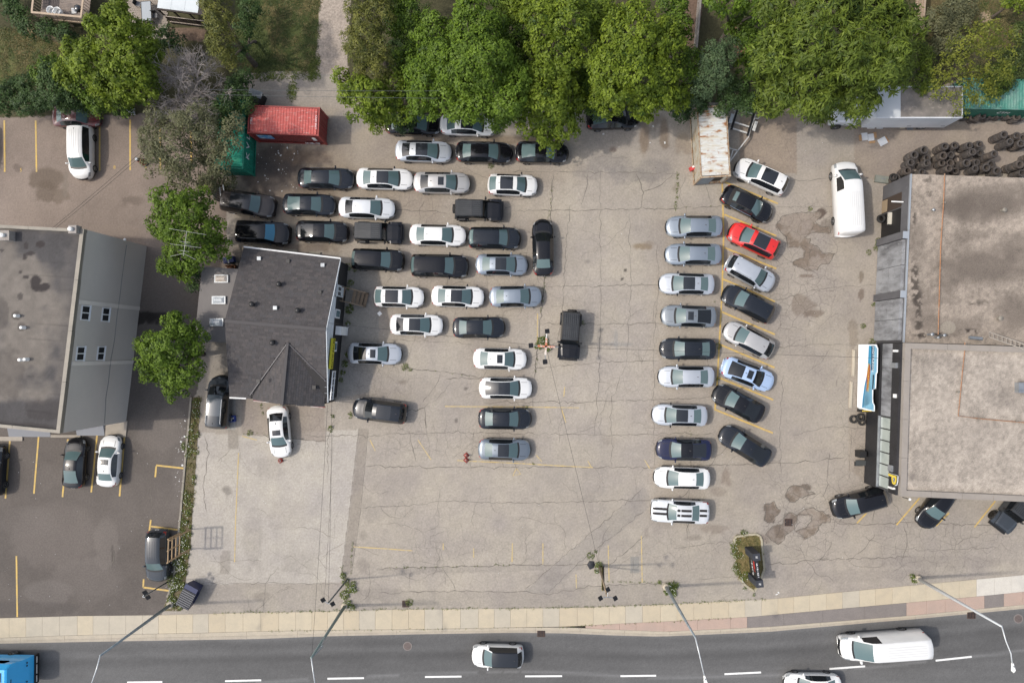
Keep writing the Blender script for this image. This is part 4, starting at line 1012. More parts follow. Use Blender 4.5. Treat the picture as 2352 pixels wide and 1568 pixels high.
for i in range(2):
    for j in range(3):
        w_ = (s1 - s0 - .3) / 2
        wall_box(house, 'door_pane', WA, WB, s0 + .15 + i * (w_ + .05), s0 + .12 + i * (w_ + .05) + w_ * .9, 1.9 + j * .28, 2.12 + j * .28, .085, .10, M_GLAZE).parent = dr
wall_box(house, 'door_handle', WA, WB, s0 + .12, s0 + .17, 1.75, 1.9, .09, .15, M_STEEL).parent = dr
s0, s1, z0, z1 = h_rect(751, 776, 763, 846)
sg = wall_box(house, 'yellow_sign', WA, WB, s0, s1, 3.02, 3.72, .14, .30, mat('yellow_sign_face', (.52, .48, .02), .5))
fr_m = wall_frame(WA, WB)
xw = (WB - WA).normalized(); nw_ = Vector((xw.y, -xw.x, 0))
M_LET = mat('black_lettering', (.012, .012, .012), .5)
text('sign_letters', 'AUTO SALES', M_LET, house, WA + xw * ((s0 + s1) / 2) + nw_ * .315 + Vector((0, 0, 3.37)) - HO, fr_m, .44, .006)
text('gable_letters', 'AUTO', M_LET, house, WA + xw * hw(772, 668)[0] + nw_ * .09 + Vector((0, 0, 3.35)) - HO, fr_m, .40, .006)
sa_, _ = hw(757, 852); sb_, _ = hw(757, 915)
rk = MB()
for z in (2.35, 2.75, 3.15): rk.add([], [])
for z in (2.3, 3.0):
    wall_box(house, 'rack_rail', WA, WB, min(sa_, sb_), max(sa_, sb_), z, z + .09, .30, .38, M_WFRAME)
for k in range(5):
    s_ = min(sa_, sb_) + (max(sa_, sb_) - min(sa_, sb_)) * k / 4
    wall_box(house, 'rack_post', WA, WB, s_ - .04, s_ + .04, 2.25, 3.12, .295, .385, M_WFRAME)
# roof furniture
def on_roof(px, py):
    for (a, b, c, d, n) in (planes[2], planes[3], planes[0], planes[1]):
        nn = (b - a).cross(d - a).normalized()
        if nn.z < 0: nn = -nn
        p = on_plane(px, py, a, nn)
        # inside test in plan
        poly = [a, b, c, d]; ins_ = True; sgn = 0
        for i in range(4):
            e = poly[(i + 1) % 4] - poly[i]; w = p - poly[i]; cr_ = e.x * w.y - e.y * w.x
            if sgn == 0: sgn = 1 if cr_ > 0 else -1
            elif cr_ * sgn < 0: ins_ = False
        if ins_: return p - HO
    return p - HO
M_VENTD = mat('dark_vent', (.035, .034, .034), .45, .4); 
for (a, b) in ((643, 653), (686, 713), (628, 787), (640, 871), (581, 699)):
    p = on_roof(a, b)
    t = MB().lathe([(.14, -.05), (.14, .14)], 12, p, cap=False).build('turbine_base', M_VENTD, house)
    MB().lathe([(.14, .14), (.21, .20), (.23, .30), (.18, .40), (.09, .45), (.02, .46)], 14, p).build('turbine_vent', M_VENTD, t, True)
for (a, b) in ((596, 594), (742, 609), (633, 707), (664, 873)):
    p = on_roof(a, b); MB().box(p.x - .16, p.x + .16, p.y - .15, p.y + .15, p.z - .05, p.z + .16).build('box_vent', M_STEEL, house)
for (a, b) in ((662, 600), (594, 875), (722, 889), (735, 671)):
    p = on_roof(a, b); MB().box(p.x - .15, p.x + .15, p.y - .15, p.y + .15, p.z - .05, p.z + .12).build('box_vent', M_VENTD, house)
# flat annex with skylights
an = [P(464, 612, 3.1), P(556, 618, 3.1), P(524, 786, 3.1), P(446, 784, 3.1)][::-1]
slab(house, 'annex_wall', an, 0, 3.0, M_HBLACK)
slab(house, 'annex_roof', an, 3.0, 3.1, mat('annex_membrane', (.190, .176, .168), .9, noise=(.7, (.16, .15, .145), .35, .7), noise2=(20, (.14, .13, .13), .5, .8)))
an2 = [P(516, 862, 3.0), P(530, 780, 3.0), P(585, 790, 3.0), P(586, 912, 3.0), P(527, 908, 3.0)]
for (a, b) in ((508, 640), (502, 689), (497, 740)):
    p = P(a, b, 3.25) - HO
    k = MB().box(p.x - .58, p.x + .58, p.y - .33, p.y + .33, 3.1, 3.26).build('skylight', M_STEEL, house)
    v = [(p.x - .5, p.y - .26, 3.26), (p.x + .5, p.y - .26, 3.26), (p.x + .5, p.y + .26, 3.26), (p.x - .5, p.y + .26, 3.26), (p.x - .3, p.y - .1, 3.38), (p.x + .3, p.y - .1, 3.38), (p.x + .3, p.y + .1, 3.38), (p.x - .3, p.y + .1, 3.38)]
    obj('dome', v, [(4, 5, 6, 7), (0, 1, 5, 4), (1, 2, 6, 5), (2, 3, 7, 6), (3, 0, 4, 7)], mat('skylight_dome', (.42, .36, .30), .15, noise=(2, (.5, .46, .42), .4, .7)) if a == 508 else mat('skylight_dome_pale', (.50, .53, .55), .12, noise=(2, (.38, .42, .45), .4, .7)), k)
# wooden steps at the side door
stp = empty('wooden_steps', P(782, 675, 0), 0, 'weathered wooden landing and steps at the side door of the shingled house', 'steps')
M_WOOD = mat('weathered_wood', (.205, .150, .100), .85, noise=(2.0, (.15, .11, .075), .35, .7), noise2=(12, (.26, .20, .14), .5, .8), stretch=(1, 6, 1))
d0 = (P(846, 690, 0) - P(782, 675, 0)); d0.z = 0; SL = d0.length; ang = math.atan2(d0.y, d0.x)
stp.rotation_euler = (0, 0, ang)
def st_box(nm, x0, x1, y0, y1, z0, z1): MB().box(x0, x1, y0, y1, z0, z1).build(nm, M_WOOD, stp)
for k in range(4): st_box('landing_board', .0 + k * .16, .15 + k * .16, -.55, .55, 1.0, 1.05)
for k in range(4): st_box('tread', SL * .52 + k * .30, SL * .52 + k * .30 + .28, -.55, .55, .86 - k * .21, .90 - k * .21)
for s in (-1, 1):
    MB().bar((0, s * .60, 1.75), (SL * .52, s * .60, 1.75), .09, .06).build('handrail', M_WOOD, stp)
    MB().bar((SL * .52, s * .60, 1.75), (SL * .95, s * .60, .95), .09, .06).build('handrail', M_WOOD, stp)
    for xx, z0, z1 in ((.05, 0, 1.75), (SL * .5, 0, 1.75), (SL * .93, 0, .98)): st_box('post', xx, xx + .09, s * .60 - .045, s * .60 + .045, z0, z1 - .03)
    MB().bar((SL * .5, s * .56, .92), (SL * .95, s * .56, .1), .05, .25).build('stringer', M_WOOD, stp)
# lattice antenna mast beside the house
am = empty('antenna_mast', P(516, 600, 0), 0, 'slim lattice mast carrying a roof television aerial above the tree', 'antenna')
mb_ = P(516, 600, 0); mtop = P(426, 560, 8.2) - mb_
mt = MB()
base3 = [Vector((.18 * math.cos(a), .18 * math.sin(a), 0)) for a in (0.3, 2.4, 4.5)]
for q in base3: mt.bar(q, mtop + q * .4, .03)
for k in range(16):
    f0, f1 = k / 16, (k + 1) / 16
    for i in range(3):
        mt.bar(base3[i] * (1 - .6 * f0) + mtop * f0, base3[(i + 1) % 3] * (1 - .6 * f1) + mtop * f1, .018)
mt.build('lattice', M_STEEL, am)
M_ALU = mat('bare_aluminium', (.62, .62, .56), .4, .4)
bo = Vector(mtop)
MB().tube([P(429, 532, 8.4) - mb_, P(421, 588, 8.4) - mb_], .014, 5).build('boom', M_ALU, am)
for (a, b, c, d) in ((388, 525, 473, 539), (412, 554, 437, 557), (390, 560, 461, 569), (412, 575, 434, 578), (391, 589, 421, 582), (421, 582, 449, 596)):
    MB().tube([P(a, b, 8.43) - mb_, P(c, d, 8.43) - mb_], .010, 4).build('element', M_ALU, am)

# ---------------------------------------------------------------- garage: low rear hall and taller front hall (right)
HG, HF = 4.3, 5.4
M_GRAVEL = attr_mat('gravel_ballast_roof', .95, 16, .42, bump=.6)
M_GWALL = mat('stained_black_wall', (.075, .073, .078), .8, noise=(.8, (.11, .108, .113), .35, .7), noise2=(5, (.18, .18, .185), .62, .85), stretch=(1, 1, .5))
M_GPANEL = mat('weathered_grey_panel', (.26, .265, .275), .7, noise=(1.2, (.10, .10, .105), .4, .66), noise2=(6, (.36, .365, .37), .58, .8), stretch=(1, 1, .35))
g_nw, g_sw = P(2092, 399, HG), P(2075, 786, HG); g_ne, g_se = P(2560, 415, HG), P(2560, 800, HG)
garage = empty('repair_garage', (g_nw.xy.to_3d() + g_sw.xy.to_3d()) / 2, 0, 'low flat-roofed repair garage with gravel roof and stained black doors', 'garage')
GO = Vector(garage.location)
A0, A1 = g_sw.xy.to_3d(), g_nw.xy.to_3d()          # west wall: from south to north has its outside on the ... see below
slab(garage, 'wall', [g_nw.xy.to_3d(), g_sw.xy.to_3d(), g_se.xy.to_3d(), g_ne.xy.to_3d()], 0, HG - .16, M_GWALL)
def gr_tone(base, dark):
    def fn(u, v, V):
        x, y = V[..., 0], V[..., 1]
        n1 = fbm(x * .2, y * .2, 81); n2 = fbm(x * .8, y * .8, 82); n3 = fbm(x * 4, y * 4, 83)
        c = np.empty(u.shape + (3,)); c[:] = base
        c *= (1 + (n1 - .5) * .35 + (n2 - .5) * .35 + (n3 - .5) * .7 + rng.normal(0, .085, u.shape))[..., None]
        if dark:
            for su, sv, ru, rv, k in ((2260, 470, 120, 46, .8), (2200, 480, 50, 30, .5), (2260, 610, 130, 56, .7), (2180, 630, 40, 50, .5), (2330, 720, 60, 60, .6), (2120, 720, 40, 60, .45), (2200, 750, 80, 30, .5), (2340, 560, 60, 40, .5), (2230, 540, 60, 16, .4), (2110, 560, 26, 60, .35), (2330, 430, 60, 20, .4), (2160, 690, 60, 14, .35)):
                d = np.hypot((u - su) / ru, (v - sv) / rv) + (n2 - .5) * .7
                m = (sstep(1.15, .3, d) * (.6 + .8 * n3))[..., None] * min(1, k)
                m = np.clip(m, 0, 1)
                c = c * (1 - m) + m * np.array([.104, .086, .072]) * (1 + (n3 - .5) * .4)[..., None]
            for su, sv, ru, rv, k in ((2095, 500, 12, 30, .5), (2100, 640, 14, 60, .5), (2108, 690, 16, 40, .55), (2145, 770, 60, 9, .6), (2110, 745, 12, 40, .5), (2225, 762, 30, 10, .6), (2130, 430, 20, 40, .35), (2245, 695, 30, 10, .35)):
                d = np.hypot((u - su) / ru, (v - sv) / rv)
                m = (sstep(1.1, .4, d) * sstep(.50, .60, fbm(x * 3.2, y * 3.2, 90)))[..., None] * k * 1.5
                m = np.clip(m, 0, .9)
                c = c * (1 - m) + m * np.array([.035, .028, .024])
            m = (np.hypot((u - 2178) / 17, (v - 752) / 15) < 1)[..., None] * .6
            c = c * (1 - m) + m * np.array([.30, .27, .22])
        else:
            for su, sv, ru, rv, k in ((2095, 1095, 14, 14, .55), (2330, 905, 90, 40, .25), (2180, 830, 50, 20, .2), (2350, 890, 20, 18, .7), (2250, 1000, 90, 60, .15)):
                d = np.hypot((u - su) / ru, (v - sv) / rv) + (n2 - .5) * .6
                m = sstep(1.1, .4, d)[..., None] * k
                c = c * (1 - m) + m * np.array([.12, .105, .095])
            e = (sstep(2100, 2086, u) + sstep(1090, 1125, v))[..., None] * .3
            c = c * (1 + e * .5)
        return c
    return fn
lift = Vector((0, 0, HG - .10))
q = [p.xy.to_3d() + lift for p in (g_sw, g_se, g_ne, g_nw)]
tone_sheet(garage, 'roof', q, 210, 190, gr_tone((.285, .242, .200), True), M_GRAVEL)
M_FLASH = mat('galvanised_flashing', (.40, .43, .46), .45, .4)
def west_n(A, B):   # outward normal of the west wall (towards -x)
    n = Vector((B.y - A.y, A.x - B.x, 0)).normalized(); return n if n.x < 0 else -n
nW = west_n(A0, A1)
coping(garage, A0, A1, .10, HG - .16, HG, M_FLASH, 1 if Vector(((A1 - A0).normalized().y, -(A1 - A0).normalized().x, 0)).x > 0 else -1, 'flashing', 3)
# door panels and piers on the west wall
LW = (A1 - A0).length
def gbox(parent, name, A, B, s0, s1, z0, z1, d0, d1, m):
    """like wall_box with d measured along the outward west normal"""
    x = (B - A); x.z = 0; x.normalize(); n = west_n(A, B); o = Vector(garage.location if parent is None else parent.location)
    v = []
    for z in (z0, z1):
        for s, d in ((s0, d0), (s1, d0), (s1, d1), (s0, d1)):
            p = A + x * s + n * d; v.append((p.x - o.x, p.y - o.y, z - o.z))
    f = [(0, 3, 2, 1), (4, 5, 6, 7), (0, 1, 5, 4), (1, 2, 6, 5), (2, 3, 7, 6), (3, 0, 4, 7)]
    return obj(name, v, f, m, parent)
def gs(px, py):
    p = on_wall(px, py, A0, A1); return wall_s(A0, A1, p), p.z
s_p1 = gs(2078, 676)[0]; s_p2 = gs(2082, 541)[0]
for s_ in (s_p1, s_p2):
    pr = gbox(garage, 'pier', A0, A1, s_ - .28, s_ + .28, 0, HG + .02, 0, .42, M_GWALL)
    gbox(garage, 'pier_cap', A0, A1, s_ - .29, s_ + .29, HG + .02, HG + .06, -.05, .43, M_FLASH).parent = garage
for (s0, s1) in ((.15, s_p1 - .3), (s_p1 + .3, s_p2 - .3)):
    nrow, ncol = 4, 2
    for i in range(nrow):
        for j in range(ncol):
            a = s0 + (s1 - s0) * j / ncol; b = s0 + (s1 - s0) * (j + 1) / ncol
            z0 = .05 + (HG - .35) * i / nrow; z1 = .05 + (HG - .35) * (i + 1) / nrow
            gbox(garage, 'door_panel', A0, A1, a + .02, b - .02, z0 + .02, z1 - .02, .0, .26 + random.uniform(0, .015), M_GPANEL)
# open bay with a dark interior, a strip door and lamp by the north end
op0 = s_p2 + .45; op1 = LW - 1.2
M_DARKIN = mat('dark_bay_interior', (.012, .011, .011), .6)
M_BAYF = mat('dusty_bay_floor', (.30, .23, .15), .8)
gbox(garage, 'bay_opening', A0, A1, op0, op0 + 2.0, .05, 3.1, 0, .03, M_DARKIN)
gbox(garage, 'bay_opening', A0, A1, op0 + 2.1, op1, .05, 3.1, 0, .03, mat('brown_bay_interior', (.05, .035, .026), .7))
gbox(garage, 'bay_floor_light', A0, A1, op0 + 2.15, op0 + 3.2, .04, .9, .03, .05, M_BAYF)
gbox(garage, 'bay_frame', A0, A1, op0 - .06, op0, .0, 3.15, 0, .08, M_GWALL)
gbox(garage, 'shelf', A0, A1, op0 + .9, op0 + 1.9, 1.55, 1.75, .03, .3, mat('cream_box', (.5, .47, .4), .7))
pl = gs(1764 + 1165 / 3.968, 395 + 303 / 3.968)
MB().tube([(A0 + (A1 - A0).normalized() * pl[0] + nW * d + Vector((0, 0, 3.45)) - GO) for d in (.05, 1.0)], .06, 6).build('lamp_arm', M_WHITEP, garage)
# roof pipe (orange gas pipe) and bits
M_GAS = mat('orange_gas_pipe', (.36, .17, .075), .7, noise=(3, (.24, .11, .05), .4, .7), noise2=(8, (.30, .24, .18), .5, .7))
gpp = [(2146, 402), (2170, 399), (2167, 470), (2161, 560), (2158, 660), (2155, 768)]
MB().tube([P(a, b, HG + .12) - GO for a, b in ((2170, 399), (2167, 470), (2161, 560), (2158, 660), (2155, 768))], .042, 6).build('gas_pipe', M_GAS, garage)
for a, b in ((2168, 465), (2164, 527), (2160, 615), (2158, 697)):
    p = P(a, b, HG) - GO; MB().box(p.x - .12, p.x + .12, p.y - .06, p.y + .06, HG - .08, HG + .08).build('pipe_support', M_COPING, garage)
for a, b, r, h_ in ((2136, 768, .10, .5), (2152, 775, .08, .4), (2165, 770, .09, .45), (2298, 731, .14, .2), (2307, 482, .13, .2), (2146, 481, .08, .1)):
    p = P(a, b, HG + .2) - GO; MB().lathe([(r, HG - .1), (r, HG + h_), (r * 1.4, HG + h_ + .05), (.02, HG + h_ + .12)], 10, (p.x, p.y, 0)).build('roof_vent', M_STEEL if r < .12 else M_COPING, garage)
p0, p1 = P(2226, 775, HG + .2) - GO, P(2255, 778, HG + .2) - GO
MB().tube([p0, p1], .14, 8).build('duct', M_STEEL, garage)
p0, p1 = P(2272, 768, HG + .3) - GO, P(2352, 796, HG + 1.6) - GO
ld = MB()
for s in (-.2, .2): ld.bar(p0 + Vector((0, s, 0)), p1 + Vector((0, s, 0)), .06)
for k in range(9): ld.bar(p0.lerp(p1, k / 8) + Vector((0, -.2, 0)), p0.lerp(p1, k / 8) + Vector((0, .2, 0)), .04)
lad = empty('roof_ladder', P(2272, 768, HG), 0, 'pale ladder lying across the roof step between the garage halls', 'ladder')
ldo = ld.build('ladder_frame', mat('pale_ladder', (.30, .27, .23), .7), lad, loc=GO - Vector(lad.location))
# taller front hall
f_nw, f_sw = P(2079, 787, HF), P(2068, 1139, HF); f_ne, f_se = P(2570, 803, HF), P(2570, 1162, HF)
front = empty('garage_front_hall', (f_nw.xy.to_3d() + f_sw.xy.to_3d()) / 2, 0, 'taller flat-roofed hall with black corrugated front and clerestory windows', 'building')
FO = Vector(front.location)
B0, B1 = f_sw.xy.to_3d(), f_nw.xy.to_3d()
LF = (B1 - B0).length; nF = west_n(B0, B1)
M_CLAD = mat('black_corrugated_cladding', (.026, .026, .029), .5, .2, noise=(.8, (.040, .040, .044), .4, .7))
slab(front, 'wall', [p.xy.to_3d() for p in (f_nw, f_sw, f_se, f_ne)], 0, HF - .35, mat('front_block_wall', (.06, .06, .062), .8))
q = [p.xy.to_3d() + Vector((0, 0, HF - .28)) for p in (f_sw, f_se, f_ne, f_nw)]
tone_sheet(front, 'roof', q, 210, 170, gr_tone((.325, .285, .242), False), M_GRAVEL)
M_PARA = mat('stone_parapet_cap', (.285, .255, .225), .8, noise=(.7, (.24, .215, .19), .35, .7), noise2=(9, (.31, .27, .22), .5, .8))
def sgn_in(A, B, inner):
    x = (B - A).normalized(); n = Vector((x.y, -x.x, 0)); return 1 if (inner - A).dot(n) > 0 else -1
inner = (f_nw + f_se) / 2
for A, B, ns in ((B0, B1, 4), (f_sw.xy.to_3d(), f_se.xy.to_3d(), 7), (f_nw.xy.to_3d(), f_ne.xy.to_3d(), 5)):
    coping(front, A, B, .46, HF - .36, HF - (0 if ns == 4 else .006), M_PARA, sgn_in(A, B, inner), 'parapet_cap', ns)
for s_ in np.arange(.04, LF - .05, .115):
    gbox(front, 'cladding_rib', B0, B1, s_, s_ + .07, 0.02, 2.06, .20, .235, M_CLAD) if False else None
gbox(front, 'lower_cladding', B0, B1, 0, LF, 0.02, 2.06, 0, .20, M_CLAD)
gbox(front, 'upper_cladding', B0, B1, 0, LF, 3.9, HF - .37, 0, .16, M_CLAD)
low, upp = MB(), MB()
x_ = (B1 - B0).normalized()
for s_ in np.arange(.03, LF - .06, .115):
    for mb, z0, z1, d in ((low, .02, 2.06, .20), (upp, 3.9, HF - .38, .16)):
        v = []
        for z in (z0, z1):
            for ss, dd in ((s_, d - .01), (s_ + .06, d - .01), (s_ + .06, d + .03), (s_, d + .03)):
                p = B0 + x_ * ss + nF * dd - FO; v.append((p.x, p.y, z))
        mb.add(v, [(0, 3, 2, 1), (4, 5, 6, 7), (0, 1, 5, 4), (1, 2, 6, 5), (2, 3, 7, 6), (3, 0, 4, 7)])
tag(low.build('lower_cladding_ribs', M_CLAD, front), kind='stuff'); tag(upp.build('upper_cladding_ribs', M_CLAD, front), kind='stuff')
def fsz(px, py):
    p = on_wall(px, py, B0, B1); return wall_s(B0, B1, p), p.z
sg0 = fsz(2040, 957)[0]
gbox(front, 'sill', B0, B1, .1, sg0, 2.06, 2.14, 0, .24, M_STEEL)
npane = 6
for k in range(npane):
    a = .15 + (sg0 - .2) * k / npane; b = .15 + (sg0 - .2) * (k + 1) / npane
    w = gbox(front, 'window', B0, B1, a, b, 2.15, 3.89, 0, .04, M_BLACK)
    gbox(front, 'pane', B0, B1, a + .05, b - .05, 2.2, 3.84, .03, .055, M_GLAZEL).parent = w
for k in range(3):
    a = sg0 + .05 + (LF - sg0 - .1) * k / 3; b = sg0 + .05 + (LF - sg0 - .1) * (k + 1) / 3
    gbox(front, 'boarded_panel', B0, B1, a + .01, b - .01, 2.15, 3.89, 0, .06 + .01 * k, M_GPANEL)
for (a, b, w_, h_) in ((2066, 806, .5, .16), (2061, 839, .42, .4), (2063, 909, .3, .12)):
    s_, z_ = fsz(a, b)
    gbox(front, 'wall_fitting', B0, B1, s_ - w_ / 2 * (.35 if a == 2066 else 1), s_ + w_ / 2 * (.35 if a == 2066 else 1), z_ - h_, z_ + h_, .1, .45 if a == 2066 else .35, M_WHITEP if a != 2061 else M_STEEL)
s_, z_ = fsz(2052, 1075)
gbox(front, 'wall_fitting', B0, B1, s_ - .25, s_ + .25, z_ - .3, z_ + .3, .1, .3, M_STEEL)
s_, z_ = fsz(2056, 1120)
gbox(front, 'wall_fitting', B0, B1, s_ - .07, s_ + .07, z_ - .35, z_ + .35, .1, .4, M_WHITEP)
# yellow P sign: white-edged shield plate with the letter
s_, z_ = fsz(2057, 1099)
sp = B0 + x_ * s_ + nF * .22 + Vector((0, 0, 4.62)) - FO
fm = Matrix((-x_, Vector((0, 0, 1)), nF)).transposed()     # seen from the west
plt = MB()
text('letter_back', 'P', M_WFRAME, front, sp, fm, 2.05, .02)
text('letter_edge', 'P', M_BLACK, front, sp + nF * .035, fm, 1.9, .02)
text('letter', 'P', mat('sign_yellow', (.65, .50, .06), .5), front, sp + nF * .07, fm, 1.72, .025)
pp0, pp1 = P(2095, 797, HF) , P(2210, 813, HF)
MB().tube([P(a, b, HF - .12) - FO for a, b in ((2216, 786), (2216, 805), (2212, 840), (2201, 955), (2250, 961), (2352, 970), (2420, 976))], .035, 6).build('gas_pipe', M_GAS, front)
for a, b in ((2205, 900), (2251, 962), (2340, 968)):
    p = P(a, b, HF) - FO; MB().box(p.x - .12, p.x + .12, p.y - .07, p.y + .07, HF - .28, HF - .1).build('pipe_support', M_COPING, front)
p = P(2348, 890, HF) - FO
MB().box(p.x - .4, p.x + .5, p.y - .4, p.y + .4, HF - .28, HF + .2).build('rooftop_unit', M_STEEL, front)
c0 = P(2073, 1141, HF - .4) - FO; c1 = P(2090, 1146, HF - .4) - FO
MB().tube([c0, c1], .03, 5).build('lamp_arm', M_BLACK, front); MB().lathe([(.05, -.1), (.12, 0), (.06, .1)], 8, c1).build('corner_lamp', M_WHITEP, front)

# mural board in front of the hall
m0, m1 = P(1970, 791, 0), P(1967, 934, 0)
mural = empty('mural_board', (m0 + m1) / 2, 0, 'long blue and white painted sign board leaning before the black front', 'sign')
MO = Vector(mural.location)
xm = (m1 - m0).normalized(); Lm = (m1 - m0).length; nm_ = Vector((xm.y, -xm.x, 0)); nm_ = nm_ if nm_.x < 0 else -nm_
lean = .35
def mp(s, z, d=0): 
    p = m0 + xm * (s * Lm) - nm_ * (lean * z / 2.4) + nm_ * d; return Vector((p.x, p.y, z)) - MO
outline = [(0, .1), (1, .1), (1.03, .5), (1.03, 2.35), (.94, 2.35), (.90, 2.15), (.84, 2.1), (.70, 2.1), (.68, 2.45), (.52, 2.5), (.45, 2.5), (.44, 2.62), (.06, 2.62), (0, 2.4)]
MB().add([mp(s, z) for s, z in outline] + [mp(s, z, -.06) for s, z in outline], [tuple(range(len(outline))), tuple(range(2 * len(outline) - 1, len(outline) - 1, -1))] + [(i, i + len(outline), (i + 1) % len(outline) + len(outline), (i + 1) % len(outline)) for i in range(len(outline))]).build('board', mat('mural_white', (.78, .80, .80), .6, noise=(1.2, (.68, .74, .77), .45, .75)), mural)
M_MB1 = mat('mural_blue', (.05, .33, .60), .5, noise=(1.0, (.08, .42, .68), .4, .7)); M_MB2 = mat('mural_pale_blue', (.28, .58, .76), .5); M_MB3 = mat('mural_dark_blue', (.02, .14, .26), .5)
def mpatch(nm, pts, m, d): MB().add([mp(s, z, d) for s, z in pts], [tuple(range(len(pts)))]).add([mp(s, z, d) for s, z in pts], [tuple(range(len(pts) - 1, -1, -1))]).build(nm, m, mural)
mpatch('blue_field', [(.02, 1.5), (.25, 1.45), (.45, 1.35), (.62, 1.15), (.80, .95), (1.0, .85), (1.02, 2.3), (.94, 2.3), (.90, 2.1), (.70, 2.06), (.68, 2.4), (.44, 2.45), (.43, 2.58), (.07, 2.58), (.02, 2.35)], M_MB2, .006)
mpatch('blue_stripe', [(.02, 1.5), (.25, 1.5), (.42, 1.45), (.42, 1.75), (.25, 1.8), (.02, 1.85)], M_MB1, .010)
mpatch('blue_stripe', [(.50, 1.30), (.65, 1.05), (.85, .85), (1.0, .78), (1.0, .95), (.85, 1.02), (.65, 1.2), (.5, 1.5)], M_MB1, .010)
mpatch('dark_band', [(.02, 1.85), (.40, 1.85), (.40, 2.2), (.02, 2.25)], M_MB3, .012)
mpatch('dark_band', [(.47, 2.28), (.70, 2.2), (.70, 2.08), (.47, 2.1)], M_BLACK, .013)
mpatch('red_flame', [(.30, 1.75), (.36, 1.45), (.50, 1.32), (.65, 1.35), (.74, 1.30), (.68, 1.55), (.55, 1.72), (.40, 1.80)], mat('mural_red', (.55, .10, .05), .5), .015)
mfr = Matrix((-xm if True else xm, Vector((0, 0, 1)), nm_)).transposed()
mfr = Matrix((xm, Vector((0, 0, 1)), xm.cross(Vector((0, 0, 1))))).transposed()
if xm.cross(Vector((0, 0, 1))).dot(nm_) < 0: mfr = Matrix((-xm, Vector((0, 0, 1)), nm_)).transposed()
text('mural_lettering', 'HOOKMEOK', mat('mural_yellow', (.70, .50, .08), .5), mural, mp(.52, 1.55, .03), mfr, .42, .006)
text('mural_title', 'HOTAZON', mat('mural_white_letters', (.8, .8, .8), .5), mural, mp(.23, 2.12, .03), mfr, .42, .006)
yb = P(1980, 941, 0)
yp = empty('yellow_notice_board', yb, 0, 'small yellow notice board in a black frame at the end of the painted board', 'sign')
MB().box(-.55, .55, -.12, .12, .25, 1.0).build('frame', M_BLACK, yp); MB().box(-.48, .48, -.05, .05, .95, 1.015).build('face', mat('notice_yellow', (.55, .40, .05), .6), yp)
for (a, b, c, d, lb) in ((1960.5, 803, 1958.5, 864, 'beige concrete parking stop beside the white half of the painted board'), (1955, 876, 1952.5, 937, 'beige concrete parking stop beside the lower end of the painted board')):
    p, q_ = P(a, b, 0), P(c, d, 0); e = empty('parking_stop', (p + q_) / 2, math.atan2(q_.y - p.y, q_.x - p.x), lb, 'parking stop', 'parking stops by the painted board')
    L = (q_ - p).length / 2
    MB().add([(-L, -.12, 0), (L, -.12, 0), (L, .12, 0), (-L, .12, 0), (-L + .03, -.08, .14), (L - .03, -.08, .14), (L - .03, .08, .14), (-L + .03, .08, .14)], [(4, 5, 6, 7), (0, 1, 5, 4), (1, 2, 6, 5), (2, 3, 7, 6), (3, 0, 4, 7)]).build('stop_block', M_KERB, e)
# ================================================================ VEHICLES
PAINT = {}
def paint(name, col, metal=0.0, rough=0.32):
    d = tuple(c * .93 for c in col)
    dark = max(col) < .08
    PAINT[name] = mat('car_paint_' + name, col, .22 if dark else rough, metal * (.3 if dark else 1), coat=.9 if dark else 1.0, spec=.14 if dark else .5, noise=(1.3, d, .4, .7))
paint('white', (.72, .72, .705)); paint('pearl', (.62, .64, .655), .1); paint('silver', (.50, .53, .57), .45, .38); paint('bluesilver', (.245, .285, .335), .45, .36)
paint('steel', (.165, .195, .23), .45, .36); paint('grey', (.20, .225, .25), .4, .36); paint('beige', (.46, .452, .445), .35, .38); paint('charcoal', (.012, .015, .021), .2, .32)
paint('black', (.006, .006, .008)); paint('navy', (.010, .013, .045)); paint('red', (.60, .018, .014)); paint('lightblue', (.38, .50, .70), .1); paint('maroon', (.10, .022, .025)); paint('brown', (.045, .038, .036), .2)
paint('dusty', (.040, .047, .056), .15, .34); paint('blue', (.020, .40, .80), 0, .45)
M_GLASS = mat('tinted_windscreen_glass', (.085, .135, .140), .06, 0.0, spec=.6)
M_GLASSD = mat('dark_privacy_glass', (.010, .012, .014), .07, 0.0, spec=.7)
M_GLASSG = mat('greenish_rear_glass', (.105, .155, .155), .08, 0.0, spec=.6)
M_GLASSB = mat('blue_sunshade_glass', (.035, .17, .27), .08, 0.0, spec=.75)
M_PANO = mat('panoramic_roof_glass', (.018, .021, .026), .08, 0.0, spec=.7)
M_LAMP = mat('headlamp_lens', (.30, .32, .33), .12, .2, coat=1)
M_TAIL = mat('tail_lamp_lens', (.35, .012, .012), .15, coat=1)
M_CHROME = mat('chrome_trim', (.72, .73, .75), .12, 1.0)
M_FABRIC = mat('black_soft_top', (.016, .015, .015), .9, noise=(8, (.03, .028, .027), .4, .7))
M_PLATE = mat('number_plate', (.6, .6, .58), .5)

